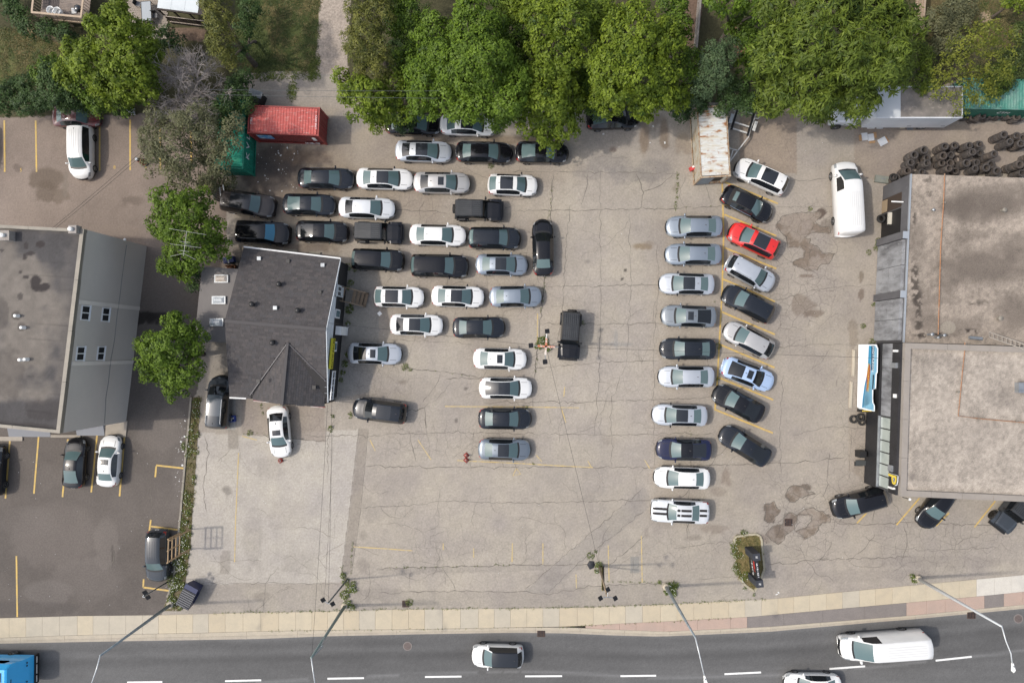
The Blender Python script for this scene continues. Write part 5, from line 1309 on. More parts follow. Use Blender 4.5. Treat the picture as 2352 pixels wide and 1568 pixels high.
# stations: x, roof/bonnet height, belt height, half width, roof half width
PROFILES = {
 'sedan': dict(st=[(2.30,.48,.44,.72,.55),(2.26,.62,.56,.80,.63),(2.16,.72,.66,.855,.69),(1.95,.79,.73,.89,.73),(1.55,.86,.81,.912,.75),(1.20,.92,.87,.918,.75),(1.08,.945,.90,.918,.745),(.72,1.20,.94,.918,.67),(.38,1.40,.95,.918,.61),(.10,1.445,.955,.918,.595),(-.15,1.455,.957,.918,.59),(-.55,1.45,.96,.918,.59),(-.80,1.425,.97,.918,.59),(-1.05,1.385,.975,.912,.59),(-1.40,1.25,.98,.905,.625),(-1.72,1.115,1.0,.90,.68),(-1.95,1.085,1.01,.885,.70),(-2.20,1.05,.98,.84,.66),(-2.32,.95,.88,.79,.6),(-2.38,.66,.6,.72,.55)],
   ws=(1.08,.38), cowl=(1.20,1.08), rw=(-1.05,-1.72), side=(.72,-1.40), roof=(.38,-1.05), pano=(.38,-.55), mirror=.88, wheel=(1.42,-1.40,.33)),
 'fastback': dict(st=[(2.34,.48,.44,.72,.55),(2.30,.62,.56,.80,.63),(2.20,.71,.65,.86,.69),(1.98,.78,.72,.90,.73),(1.55,.85,.80,.925,.76),(1.18,.91,.87,.93,.755),(1.05,.935,.90,.93,.75),(.70,1.18,.93,.93,.67),(.36,1.37,.94,.93,.61),(.05,1.42,.945,.93,.60),(-.20,1.43,.95,.93,.595),(-.60,1.41,.96,.93,.595),(-.95,1.36,.97,.93,.60),(-1.40,1.23,.99,.92,.63),(-1.80,1.10,1.02,.91,.68),(-2.05,1.07,1.01,.88,.68),(-2.22,1.03,.96,.84,.64),(-2.34,.90,.84,.79,.6),(-2.40,.62,.56,.72,.55)],
   ws=(1.05,.36), cowl=(1.18,1.05), rw=(-.60,-1.80), side=(.70,-1.40), roof=(.36,-.60), pano=(.36,-.60), mirror=.85, wheel=(1.45,-1.42,.34)),
 'suv': dict(st=[(2.20,.55,.50,.76,.60),(2.16,.78,.70,.82,.67),(2.05,.92,.84,.875,.73),(1.80,.99,.92,.91,.77),(1.45,1.03,.97,.93,.78),(1.15,1.08,1.01,.935,.78),(1.03,1.10,1.03,.935,.775),(.72,1.34,1.05,.935,.715),(.40,1.58,1.06,.935,.665),(.10,1.655,1.07,.935,.65),(-.20,1.675,1.075,.935,.645),(-.60,1.68,1.08,.935,.645),(-1.05,1.67,1.085,.93,.645),(-1.45,1.65,1.09,.925,.645),(-1.78,1.61,1.10,.915,.65),(-1.98,1.38,1.10,.905,.675),(-2.14,1.13,1.04,.89,.70),(-2.23,.93,.87,.86,.66),(-2.29,.6,.54,.80,.6)],
   ws=(1.03,.40), cowl=(1.15,1.03), rw=(-1.78,-2.14), side=(.72,-1.78), roof=(.40,-1.78), pano=(.10,-1.05), mirror=.86, wheel=(1.36,-1.36,.36)),
 'bigsuv': dict(st=[(2.42,.60,.55,.82,.66),(2.38,.86,.78,.88,.73),(2.27,1.0,.92,.93,.79),(2.0,1.07,1.0,.965,.82),(1.6,1.12,1.06,.985,.83),(1.24,1.17,1.10,.99,.83),(1.12,1.19,1.12,.99,.825),(.82,1.42,1.14,.99,.76),(.50,1.66,1.15,.99,.71),(.2,1.74,1.16,.99,.695),(-.2,1.765,1.165,.99,.69),(-.7,1.77,1.17,.99,.69),(-1.2,1.76,1.175,.985,.69),(-1.65,1.74,1.18,.98,.69),(-2.05,1.70,1.19,.97,.695),(-2.22,1.45,1.19,.96,.72),(-2.36,1.2,1.12,.94,.75),(-2.45,1.0,.94,.91,.7),(-2.50,.62,.56,.86,.64)],
   ws=(1.12,.50), cowl=(1.24,1.12), rw=(-2.05,-2.36), side=(.82,-2.05), roof=(.50,-2.05), pano=(.2,-1.2), mirror=.95, wheel=(1.52,-1.48,.38)),
 'hatch': dict(st=[(2.12,.50,.46,.72,.56),(2.08,.68,.61,.80,.64),(1.98,.79,.73,.855,.70),(1.75,.86,.80,.89,.74),(1.4,.92,.87,.908,.755),(1.10,.97,.92,.912,.755),(.98,.99,.94,.912,.75),(.66,1.24,.97,.912,.68),(.35,1.45,.98,.912,.63),(.05,1.505,.99,.912,.615),(-.25,1.515,.995,.912,.61),(-.65,1.505,1.0,.912,.61),(-1.05,1.48,1.01,.908,.61),(-1.40,1.43,1.02,.90,.615),(-1.72,1.27,1.03,.89,.64),(-2.0,1.07,.99,.87,.67),(-2.12,.9,.84,.83,.62),(-2.18,.58,.52,.76,.56)],
   ws=(.98,.35), cowl=(1.10,.98), rw=(-1.40,-2.0), side=(.66,-1.40), roof=(.35,-1.40), pano=(.05,-1.05), mirror=.8, wheel=(1.32,-1.30,.34)),
 'minivan': dict(st=[(2.45,.52,.48,.78,.6),(2.41,.72,.65,.86,.68),(2.30,.86,.79,.92,.75),(2.05,.96,.90,.96,.80),(1.80,1.03,.98,.985,.82),(1.55,1.09,1.04,.99,.82),(1.42,1.12,1.07,.99,.815),(1.05,1.40,1.08,.99,.75),(.70,1.64,1.08,.99,.70),(.35,1.74,1.08,.99,.69),(-.1,1.765,1.08,.99,.685),(-.7,1.77,1.08,.99,.685),(-1.2,1.765,1.085,.985,.685),(-1.75,1.75,1.09,.98,.69),(-2.2,1.70,1.10,.965,.695),(-2.36,1.45,1.10,.955,.72),(-2.48,1.18,1.08,.935,.75),(-2.55,.95,.88,.91,.7),(-2.60,.6,.54,.86,.64)],
   ws=(1.42,.70), cowl=(1.55,1.42), rw=(-2.2,-2.48), side=(1.05,-2.2), roof=(.70,-2.2), pano=(.35,-1.2), mirror=1.2, wheel=(1.56,-1.50,.35)),
 'coupe': dict(st=[(2.44,.52,.48,.86,.72),(2.41,.74,.68,.90,.76),(2.30,.86,.80,.93,.80),(2.0,.92,.86,.95,.82),(1.5,.98,.92,.96,.82),(1.05,1.03,.97,.96,.81),(.92,1.05,1.0,.96,.80),(.62,1.23,1.02,.96,.72),(.35,1.38,1.03,.96,.67),(.05,1.43,1.03,.96,.65),(-.3,1.44,1.04,.96,.645),(-.65,1.42,1.05,.96,.65),(-.92,1.37,1.05,.965,.66),(-1.25,1.24,1.06,.965,.70),(-1.55,1.12,1.07,.96,.76),(-1.9,1.10,1.06,.95,.78),(-2.25,1.09,1.03,.93,.77),(-2.42,1.02,.95,.90,.74),(-2.47,.66,.6,.86,.7)],
   ws=(.92,.35), cowl=(1.05,.92), rw=(-.92,-1.55), side=(.62,-1.25), roof=(.35,-.92), pano=(.05,-.65), mirror=.75, wheel=(1.46,-1.46,.36)),
 'van': dict(st=[(2.86,.55,.50,.82,.66),(2.82,.92,.85,.90,.73),(2.70,1.12,1.05,.96,.79),(2.40,1.24,1.17,.995,.83),(2.16,1.32,1.25,1.005,.84),(2.04,1.36,1.29,1.005,.835),(1.55,1.92,1.32,1.005,.81),(1.10,2.38,1.33,1.005,.79),(.80,2.47,1.33,1.005,.795),(.45,2.49,1.33,1.005,.80),(-.4,2.50,1.33,1.005,.81),(-1.4,2.50,1.33,1.005,.815),(-2.4,2.50,1.33,1.005,.82),(-2.80,2.47,1.33,1.0,.82),(-2.92,2.30,1.32,.985,.83),(-3.0,1.5,1.1,.97,.84),(-3.04,.55,.5,.95,.82)],
   ws=(2.04,1.10), cowl=(2.16,2.04), rw=(99,99), side=(1.55,.45), roof=(99,99), pano=(99,99), mirror=1.75, wheel=(1.95,-1.75,.36)),
}
BOWF = {'coupe': .12, 'van': .16, 'suv': .20, 'bigsuv': .18, 'minivan': .26}
for k_, pf_ in PROFILES.items():
    # rounder noses and tails in plan, wider wiper gap
    if k_ in ('van', 'coupe'): continue
    fr = (.80, .85, .905, .96) if k_ in ('sedan', 'fastback', 'hatch', 'minivan') else (.88, .91, .95, .98)
    rr = (.955, .91, .86) if k_ in ('sedan', 'fastback') else (.985, .965, .94)
    st_ = pf_['st']; n_ = len(st_)
    st_[0] = (st_[0][0] + .05, *st_[0][1:])
    for i_, q_ in enumerate(fr): st_[i_] = (*st_[i_][:3], st_[i_][3] * q_, st_[i_][4] * q_)
    for i_, q_ in enumerate(rr): st_[n_ - 3 + i_] = (*st_[n_ - 3 + i_][:3], st_[n_ - 3 + i_][3] * q_, st_[n_ - 3 + i_][4] * q_)
    ci = [i_ for i_, s_ in enumerate(st_) if s_[0] == pf_['cowl'][0]][0]
    c_ = st_[ci]; st_[ci] = (c_[0] + .05, c_[1] - .008, c_[2] - .004, c_[3], c_[4]); pf_['cowl'] = (c_[0] + .05, pf_['cowl'][1])
def bow(kind, x, st):
    xf, xr = st[0][0], st[-1][0]
    k = BOWF.get(kind, .20)
    return float(np.interp(x, [xr, xr * .75, xr * .45, 0, .4, xf * .45, xf], [-.13, -.12, -.06, .01, .09, .20 if kind != 'van' else .12, k]))

def ring_of(x, zt, zb, w, wt, kind, st, zl=.22):
    d = zt - zb
    k = min(.86, .5 + d * .75)
    pts = [(w * .86, zl), (w * .97, zl + .10), (w, (zl + zb) * .5), (w * .995, zb - .08), (w * .955, zb), (wt, zb + d * k), (wt * .90, zb + d * (k + (1 - k) * .55)), (wt * .5, zb + d * (k + (1 - k) * .90)), (0, zt)]
    b = bow(kind, x, st)
    out = []
    for y, z in pts: out.append((x + b * (1 - (y / w) ** 2), y, z))
    return out

CAR_CACHE = {}
def car_parts(kind, pano, dark_roof, soft):
    key = (kind, pano, dark_roof, soft)
    if key in CAR_CACHE: return CAR_CACHE[key]
    pf = PROFILES[kind]; st = pf['st']
    n = len(st)
    half = [ring_of(*s, kind, st) for s in st]
    rings = [[(p[0], p[1], p[2]) for p in h] + [(p[0], -p[1], p[2]) for p in h[-2::-1]] for h in half]    # 17 points
    V = [p for r in rings for p in r]; W = 17
    parts = {}
    def within(xm, rg): return rg[1] < xm < rg[0]
    for i in range(n - 1):
        xm = (st[i][0] + st[i + 1][0]) / 2
        for j in range(16):
            jj = j if j < 8 else 15 - j
            left = j < 8
            nm = 'body'
            if jj >= 6:
                if within(xm, pf['ws']): nm = 'windshield'
                elif within(xm, pf['rw']): nm = 'rear_window' if not soft else 'roof'
                elif within(xm, pf['cowl']): nm = 'wiper_cowl'
                elif pano == 'front' and within(xm, (pf['roof'][0], pf['pano'][1])): nm = 'sunroof'
                elif pano == 'mid' and within(xm, pf['pano']): nm = 'sunroof'
                elif pano == 'full' and within(xm, pf['roof']): nm = 'sunroof'
                elif dark_roof and within(xm, pf['roof']): nm = 'roof'
                elif i == 0: nm = 'grille'
            elif jj == 5:
                if (dark_roof or soft) and within(xm, (pf['roof'][0], pf['rw'][1] if soft else pf['roof'][1])): nm = 'roof'
                elif i == 0: nm = 'grille'
            elif jj == 4:
                if within(xm, pf['side']): nm = 'side_window.' + ('L' if left else 'R')
                elif soft and within(xm, (pf['side'][0], pf['rw'][1])): nm = 'roof'
            if nm == 'body' and jj in (3, 4) and i in (1, 2): nm = 'headlight.' + ('L' if left else 'R')
            if nm == 'body' and jj == 3 and i in (n - 4, n - 3): nm = 'taillight.' + ('L' if left else 'R')
            if nm == 'body' and jj in (4,) and i == n - 3 and kind != 'van': nm = 'taillight.' + ('L' if left else 'R')
            a, b, c, d = i * W + j, i * W + j + 1, (i + 1) * W + j + 1, (i + 1) * W + j
            parts.setdefault(nm, []).append((a, b, c, d))
    parts['body'].append(tuple(range(W)))
    parts['body'].append(tuple(range((n - 1) * W + W - 1, (n - 1) * W - 1, -1)))
    # floor pan
    parts['body'] += [(i * W, (i + 1) * W, (i + 1) * W + 16, i * W + 16) for i in range(n - 1)]
    res = {}
    for nm, fs in parts.items():
        idx = sorted({q for f in fs for q in f}); mp = {q: k for k, q in enumerate(idx)}
        res[nm] = make_mesh(nm.split('.')[0], [V[q] for q in idx], [tuple(mp[q] for q in f) for f in fs], M_BLACK, True)
    CAR_CACHE[key] = (res, pf)
    return CAR_CACHE[key]

def roof_z(kind, x, y=0.0):
    st = PROFILES[kind]['st']
    xs = [s[0] for s in st][::-1]
    f = lambda k: float(np.interp(x, xs, [s[k] for s in st][::-1]))
    zt, zb, wt = f(1), f(2), f(4)
    yy = abs(y) / wt
    d = zt - zb; k = min(.86, .5 + d * .75)
    return float(np.interp(yy, [0, .5, .9, 1], [zt, zb + d * (k + (1 - k) * .9), zb + d * (k + (1 - k) * .55), zb + d * k]))

PATCH = {}
def roof_patch(kind, x0, x1, hw, dz, y0=None):
    """thin panel following the roof/bonnet surface"""
    key = (kind, x0, x1, hw, dz, y0)
    if key in PATCH: return PATCH[key]
    nx, ny = 6, 6
    ya, yb = (-hw, hw) if y0 is None else (y0 - hw, y0 + hw)
    st = PROFILES[kind]['st']
    v = []
    for zoff in (dz, -.02):
        for i in range(nx + 1):
            for j in range(ny + 1):
                x = x0 + (x1 - x0) * i / nx; y = ya + (yb - ya) * j / ny
                # the surface is bowed along x: undo the bow to look the height up
                xx = x
                for _ in range(3): xx = x - bow(kind, xx, st) * (1 - (y / .92) ** 2)
                v.append((x, y, roof_z(kind, xx, y) + zoff))
    N = (nx + 1) * (ny + 1)
    f = [(i * (ny + 1) + j, i * (ny + 1) + j + 1, (i + 1) * (ny + 1) + j + 1, (i + 1) * (ny + 1) + j) for i in range(nx) for j in range(ny)]
    b = [j for j in range(ny + 1)] + [i * (ny + 1) + ny for i in range(1, nx + 1)] + [nx * (ny + 1) + j for j in range(ny - 1, -1, -1)] + [i * (ny + 1) for i in range(nx - 1, 0, -1)]
    f += [(b[k], b[(k + 1) % len(b)], b[(k + 1) % len(b)] + N, b[k] + N) for k in range(len(b))]
    PATCH[key] = make_mesh('panel', v, f, M_PANO, False)
    return PATCH[key]

WHEEL = {}
def wheel_meshes(r, w=.22):
    key = (r, w)
    if key not in WHEEL:
        t = MB().lathe([(r * .66, -w / 2), (r * .93, -w / 2), (r, -w * .36), (r, w * .36), (r * .93, w / 2), (r * .66, w / 2)], 20, axis='Y', cap=False)
        t.lathe([(r * .66, w * .30), (.01, w * .30)], 20, axis='Y', cap=False)
        rm = MB()
        for k in range(5):
            a = 2 * math.pi * k / 5; ca, sa = math.cos(a), math.sin(a)
            rm.add([(ca * .03 - sa * .035, w * .38, sa * .03 + ca * .035), (ca * .03 + sa * .035, w * .38, sa * .03 - ca * .035), (ca * r * .64 + sa * .05, w * .42, sa * r * .64 - ca * .05), (ca * r * .64 - sa * .05, w * .42, sa * r * .64 + ca * .05)], [(0, 1, 2, 3), (3, 2, 1, 0)])
        rm.lathe([(r * .67, w * .36), (r * .67, w * .47), (r * .60, w * .47), (r * .60, w * .36)], 20, axis='Y', cap=False)
        rm.lathe([(.06, w * .36), (.05, w * .42), (.01, w * .42)], 10, axis='Y', cap=False)
        WHEEL[key] = (t.mesh('wheel', M_RUBBER, True), rm.mesh('rim', M_RIM, False))
    return WHEEL[key]

def mirror_mesh():
    if 'mirror' not in PATCH:
        PATCH['mirror'] = MB().add([(.07, 0, .02), (.07, .16, .03), (.03, .22, .05), (-.06, .22, .05), (-.07, 0, .03), (.07, 0, .12), (.06, .16, .15), (.02, .21, .14), (-.05, .21, .14), (-.07, 0, .12)],
            [(0, 4, 3, 2, 1), (5, 6, 7, 8, 9), (0, 1, 6, 5), (1, 2, 7, 6), (2, 3, 8, 7), (3, 4, 9, 8), (4, 0, 5, 9)]).mesh('mirror', M_BLACK, True)
    return PATCH['mirror']
def fin_mesh():
    if 'fin' not in PATCH:
        PATCH['fin'] = MB().add([(.09, -.02, 0), (.09, .02, 0), (-.09, .028, 0), (-.09, -.028, 0), (-.07, -.008, .07), (-.07, .008, .07)], [(0, 1, 5, 4), (1, 2, 5), (2, 3, 4, 5), (3, 0, 4)]).mesh('antenna_fin', M_BLACK)
    return PATCH['fin']
def plate_mesh():
    if 'plate' not in PATCH:
        PATCH['plate'] = MB().box(-.01, .01, -.16, .16, -.08, .08).mesh('number_plate', M_PLATE)
    return PATCH['plate']

CAR_GROUP = {}
def car(px, py, heading, kind, col, label, length=None, pano=None, sun=False, roof=None, rails=None, soft=False, mirrors=None, glass=None, rear=None, fin=True, stripes=None, group='cars parked in the dealer lot', z=0.0, cat='car', name=None, zc=.75, side=None, rim=None, wscale=1.0, trim=False, ribs=0, panoglass=None):
    """heading in degrees (0 = nose towards +X on the ground), px,py = survey pixel of the roof/body centre"""
    dark = roof is not None
    res, pf = car_parts(kind, pano, dark, soft)
    L0 = pf['st'][0][0] - pf['st'][-1][0] + bow(kind, pf['st'][0][0], pf['st']) + .13
    xc = (pf['st'][0][0] + pf['st'][-1][0]) / 2 + (bow(kind, pf['st'][0][0], pf['st']) - .13) / 2
    s = (length / L0) if length else 1.0
    p = P(px, py, zc); h = R(heading)
    loc = Vector((p.x - math.cos(h) * xc * s, p.y - math.sin(h) * xc * s, z))
    e = empty(name or 'parked_car', loc, h, label, cat, group)
    e.scale = (s, wscale, 1.0)
    M = PAINT[col]
    mm = {'body': M, 'windshield': glass or M_GLASS, 'rear_window': rear or M_GLASSG, 'wiper_cowl': M_BLACK, 'sunroof': panoglass or M_PANO, 'roof': (M_FABRIC if soft else PAINT.get(roof, M_PANO)) if (dark or soft) else M, 'grille': M_BLACK, 'side_window': side or M_GLASSD, 'headlight': M_LAMP, 'taillight': M_TAIL}
    for nm, me in res.items():
        b = nm.split('.')[0]
        inst(b, me, mm[b], e)
    if sun:
        sx = pf['roof'][0]
        inst('sunroof', roof_patch(kind, sx - .62, sx - .12, .36, .008), M_PANO, e)
    if soft:
        rx = pf['rw']
        inst('rear_window', roof_patch(kind, rx[1] + .22, rx[1] + .55, .42, .008), M_GLASSG, e)
    if fin:
        fx = (pf['roof'][1] if pf['roof'][1] < 50 else -2.0) + .22
        inst('antenna_fin', fin_mesh(), M_BLACK, e, (fx, 0, roof_z(kind, fx) - .005))
    wb = float(np.interp(pf['mirror'], [q[0] for q in pf['st']][::-1], [q[3] for q in pf['st']][::-1]))
    zb = float(np.interp(pf['mirror'], [q[0] for q in pf['st']][::-1], [q[2] for q in pf['st']][::-1]))
    mmat = PAINT[mirrors] if mirrors else M
    for sgn in (1, -1):
        inst('mirror', mirror_mesh(), mmat, e, (pf['mirror'], sgn * wb * .95, zb - .03), None, (1, sgn, 1) if kind != 'van' else (1.2, sgn * 1.2, 2.0))
    if rails:
        r0, r1 = pf['roof'] if pf['roof'][0] < 50 else (0, 0)
        for sgn in (1, -1):
            mb = MB(); yy = sgn * PROFILES[kind]['st'][11][4] * .93
            mb.tube([(r0 - .25, yy, roof_z(kind, r0 - .25, yy)), (r0 - .35, yy, roof_z(kind, r0 - .35, yy) + .05), (r1 + .3, yy, roof_z(kind, r1 + .3, yy) + .05), (r1 + .18, yy, roof_z(kind, r1 + .18, yy))], .022, 5)
            mb.build('roof_rail', rails, e)
    if ribs:
        r0, r1 = (pf['roof'] if pf['roof'][0] < 50 else (.5, -2.75))
        for k in range(ribs):
            yy = (k - (ribs - 1) / 2) * (1.0 / ribs)
            inst('roof_rib', roof_patch(kind, r1 + .25, r0 - .3, .025, .012, yy), mat('van_rib_shade', (.56, .56, .55), .5) if kind in ('van', 'minivan') and col == 'white' else mm['roof'], e)  # grey paints in the rib shading that white roofs do not show
    if kind in ('sedan', 'fastback', 'suv', 'hatch', 'bigsuv'):
        cx_, fx_ = pf['cowl'][0] + .22, pf['st'][3][0] + .05
        for yy in (-.52, .52):
            inst('hood_seam', roof_patch(kind, cx_, fx_, .014, .003, yy), M_BLACK, e)
    if stripes:
        for (x0, x1, y) in stripes:
            inst('racing_stripe', roof_patch(kind, x0, x1, .105, .004, y), M_FABRIC, e)
    if trim:
        for sgn in (1, -1):
            pts = []
            for sx in (pf['side'][0], .3, -.3, -.8, pf['side'][1]):
                ww = float(np.interp(sx, [q[0] for q in pf['st']][::-1], [q[3] for q in pf['st']][::-1])) * .958
                zz = float(np.interp(sx, [q[0] for q in pf['st']][::-1], [q[2] for q in pf['st']][::-1]))
                pts.append((sx + .02, sgn * ww, zz))
            MB().tube(pts, .014, 4).build('chrome_trim', M_CHROME, e)
    wr = pf['wheel']
    tm, rm = wheel_meshes(wr[2])
    for wx in wr[:2]:
        hw = float(np.interp(wx, [q[0] for q in pf['st']][::-1], [q[3] for q in pf['st']][::-1]))
        for sgn in (1, -1):
            wo = inst('wheel', tm, M_RUBBER, e, (wx, sgn * (hw - .095), wr[2]), None, (1, sgn, 1))
            inst('rim', rm, rim or M_RIM, wo)
    inst('number_plate', plate_mesh(), M_PLATE, e, (pf['st'][-1][0] - .085, 0, .75))
    return e

def jeep(px, py, heading, col, label, group='cars parked in the dealer lot', cut=False):
    h = R(heading); p = P(px, py, .9)
    e = empty('parked_jeep', (p.x + math.cos(h) * .05, p.y + math.sin(h) * .05, 0), h, label, 'jeep', group)
    M = PAINT[col]
    MB().add([(-1.95, -.80, .55), (.75, -.82, .50), (.75, .82, .50), (-1.95, .80, .55), (-1.95, -.80, 1.16), (.75, -.80, 1.16), (.75, .80, 1.16), (-1.95, .80, 1.16)], [(0, 3, 2, 1), (4, 5, 6, 7), (0, 1, 5, 4), (1, 2, 6, 5), (2, 3, 7, 6), (3, 0, 4, 7)]).build('body', M, e)
    hd = MB(); xs = [(.70, .76, 1.17), (1.2, .72, 1.17), (1.75, .65, 1.13), (1.92, .62, 1.05), (1.95, .60, .6)]
    v = []
    for x, w, z in xs: v += [(x, -w, .6), (x, -w, z - .05), (x, -w * .8, z), (x, 0, z + .03), (x, w * .8, z), (x, w, z - .05), (x, w, .6)]
    f = [(i * 7 + j, i * 7 + j + 1, (i + 1) * 7 + j + 1, (i + 1) * 7 + j) for i in range(len(xs) - 1) for j in range(6)] + [tuple(range(6, -1, -1)), tuple((len(xs) - 1) * 7 + k for k in range(7))]
    hd.add(v, f).build('hood', M, e)
    for sgn in (1, -1):
        fd = MB(); pr = [(.72, .70), (.85, .98), (1.1, 1.04), (1.65, 1.02), (1.98, .86), (2.0, .74)]
        v = []
        for x, z in pr: v += [(x, sgn * .58, z), (x, sgn * .94, z - .02), (x, sgn * .95, z - .12)]
        fd.add(v, [(i * 3 + j, i * 3 + j + 1, (i + 1) * 3 + j + 1, (i + 1) * 3 + j) for i in range(len(pr) - 1) for j in range(2)])
        fd.build('front_fender', M, e)
        fd = MB(); pr = [(-1.92, .75), (-1.75, .98), (-1.15, 1.0), (-.85, .72)]
        v = []
        for x, z in pr: v += [(x, sgn * .76, z), (x, sgn * .93, z - .02), (x, sgn * .94, z - .12)]
        fd.add(v, [(i * 3 + j, i * 3 + j + 1, (i + 1) * 3 + j + 1, (i + 1) * 3 + j) for i in range(len(pr) - 1) for j in range(2)])
        fd.build('rear_fender', M_BLACK, e)
        inst('mirror', mirror_mesh(), M_BLACK, e, (.62, sgn * .80, 1.22), None, (1.1, sgn * 1.2, 1.4))
        MB().lathe([(.09, 1.95), (.09, 1.975), (.01, 1.985)], 12, (0, sgn * .42, .92), 'X').build('headlight', M_LAMP, e)
        MB().box(-2.0, -1.95, sgn * .68 - .06, sgn * .68 + .06, .8, 1.0).build('taillight', M_TAIL, e)
        MB().add([(.55, sgn * .815, 1.20), (-1.85, sgn * .805, 1.20), (-1.82, sgn * .735, 1.66), (.32, sgn * .735, 1.66)], [(0, 1, 2, 3), (3, 2, 1, 0)]).build('side_window', M_GLASSD, e)
    tp = MB(); v = []
    sec = [(-1.97, 1.16, .80, 1.70, .66), (-1.90, 1.16, .80, 1.80, .68), (-.5, 1.16, .80, 1.85, .69), (.30, 1.16, .80, 1.80, .69), (.42, 1.5, .76, 1.74, .70)]
    for x, z0, w0, z1, w1 in sec: v += [(x, -w0, z0), (x, -w1 - .03, z1 - .09), (x, -w1 + .04, z1), (x, 0, z1 + .02), (x, w1 - .04, z1), (x, w1 + .03, z1 - .09), (x, w0, z0)]
    f = [(i * 7 + j, i * 7 + j + 1, (i + 1) * 7 + j + 1, (i + 1) * 7 + j) for i in range(len(sec) - 1) for j in range(6)] + [tuple(range(6, -1, -1))]
    o = tp.add(v, f).build('hardtop', mat('jeep_hardtop', (.020, .022, .025), .45, noise=(3, (.035, .037, .04), .4, .7)), e)
    for k in range(7):
        y = (k - 3) * .17
        for x0, x1 in ((-1.80, -.55), (-.42, .18)):
            MB().box(x0, x1, y - .018, y + .018, 1.80, 1.885 if x0 < -1 else 1.872).build('roof_rib', mat('roof_rib_plastic', (.05, .055, .06), .4), o)
    MB().add([(.44, -.70, 1.73), (.44, .70, 1.73), (.80, .74, 1.18), (.80, -.74, 1.18)], [(0, 3, 2, 1), (0, 1, 2, 3)]).build('windshield', M_GLASSD, e)
    MB().box(1.98, 2.16, -.80, .80, .52, .70).build('front_bumper', M_BLACK, e)
    MB().box(-2.10, -1.96, -.76, .76, .48, .66).build('rear_bumper', M_BLACK, e)
    gr = MB().box(1.95, 1.99, -.58, .58, .70, 1.03).build('grille', M, e)
    tm, rm = wheel_meshes(.40, .27)
    for wx in (1.38, -1.40):
        for sgn in (1, -1):
            wo = inst('wheel', tm, M_RUBBER, e, (wx, sgn * .76, .40), None, (1, sgn, 1))
            inst('rim', rm, M_RIMD, wo)
    wo = inst('spare_wheel', tm, M_RUBBER, e, (-2.10, .05, .98), (0, 0, R(90)))
    inst('rim', rm, M_RIMD, wo)
    return e

LT = 4.75
# ---- rows of the dealer lot, noses to the right
car(949, 285, -1, 'sedan', 'black', 'black sedan half under the maple branches, nearest the red container')
car(1076, 287, -2, 'sedan', 'white', 'white sedan with a black glass roof half under the maple canopy', pano='front')
car(1408, 272, 2, 'fastback', 'black', 'black car under the tree edge, alone beside the long oil streaks', length=4.7, glass=M_GLASSD)
car(973, 348, -2, 'sedan', 'silver', 'silver sedan with black glass roof and dark rear window, in front of half-hidden black sedan', pano='front', rear=M_GLASSD, trim=True)
car(1112, 350, -1.5, 'sedan', 'black', 'black sedan between the dark-roofed silver sedan and a leaf-covered car')
car(1245, 350, -1, 'fastback', 'black', 'black car with low maple branches hanging over its roof', length=4.7)
car(749, 410, -1, 'sedan', 'charcoal', 'charcoal sedan with chrome side trim closest to the red container doors', trim=True)
car(884, 411, -1.5, 'sedan', 'white', 'white sedan with black glass roof and black mirrors beside the charcoal chrome-trimmed one', pano='front', mirrors='black')
car(1015, 420, -1, 'sedan', 'beige', 'warm grey sedan with a small sunroof and dark rear glass', sun=True, rear=M_GLASSD)
car(1178, 425, -2, 'hatch', 'white', 'white hatchback with large glass roof standing above a black jeep', pano='mid', mirrors='black', length=4.45, rails=M_WHITEP)
car(570, 468, -9, 'bigsuv', 'brown', 'dark car turned askew beside the grey board fence end, mirror-like roof', pano='front', length=5.0, rear=M_GLASSD)
car(710, 470, -1.5, 'fastback', 'charcoal', 'charcoal car reflecting branches in its rear glass, above the black five-door one', length=4.75)
car(843, 478, -2, 'sedan', 'pearl', 'plain silver-white sedan without sunroof, above the black jeep beside the house', rear=M_GLASSD)
jeep(1098, 482, -1, 'black', 'black hardtop jeep facing right, below the white hatchback with the glass roof')
car(604, 535, -3, 'bigsuv', 'black', 'black car with a bright blue windshield parked close to the shingled house', glass=M_GLASSB, length=4.95, rear=M_GLASSD, trim=True)
car(740, 532, -2, 'fastback', 'black', 'black car with bright sun spot on its rear glass, tail against a jeep spare wheel', length=4.75, rear=M_GLASSD)
jeep(869, 534, -1.5, 'black', 'black hardtop jeep just above the north-east corner of the shingled house')
car(1006, 540, -1.5, 'sedan', 'white', 'plain white sedan without sunroof, below the gap beside the black jeep')
car(1136, 547, -1, 'suv', 'charcoal', 'charcoal crossover with plain roof beside the upright-parked black sedan', length=4.65)
car(1247, 568, 91, 'sedan', 'black', 'black sedan parked crosswise, nose toward the trees, at the row ends', glass=M_GLASSD)
car(868, 597, -2.5, 'suv', 'black', 'black crossover by the corner of the shingled house', length=4.75)
car(1010, 611, -1.5, 'bigsuv', 'black', 'large black SUV with ribbed roof in the middle of the rows', length=5.15, ribs=6)
car(1153, 608, -1, 'sedan', 'bluesilver', 'blue-silver sedan with black glass roof, nose to the crosswise black sedan', pano='front', length=4.65)
car(917, 682, -1.5, 'hatch', 'white', 'white crossover with glass roof at the foot of the wooden steps', pano='mid', length=4.5)
car(1052, 681, -2, 'sedan', 'white', 'white sedan with black glass roof and black mirrors in line with the wooden steps', pano='front', mirrors='black', length=4.7)
car(1185, 681, .5, 'sedan', 'bluesilver', 'plain blue-silver sedan without sunroof, behind the white black-mirrored one', length=4.65)
car(957, 746, -1.5, 'sedan', 'white', 'white sedan with black glass roof and black wedge reflection in its rear window', pano='front', length=4.75, rear=M_GLASSD)
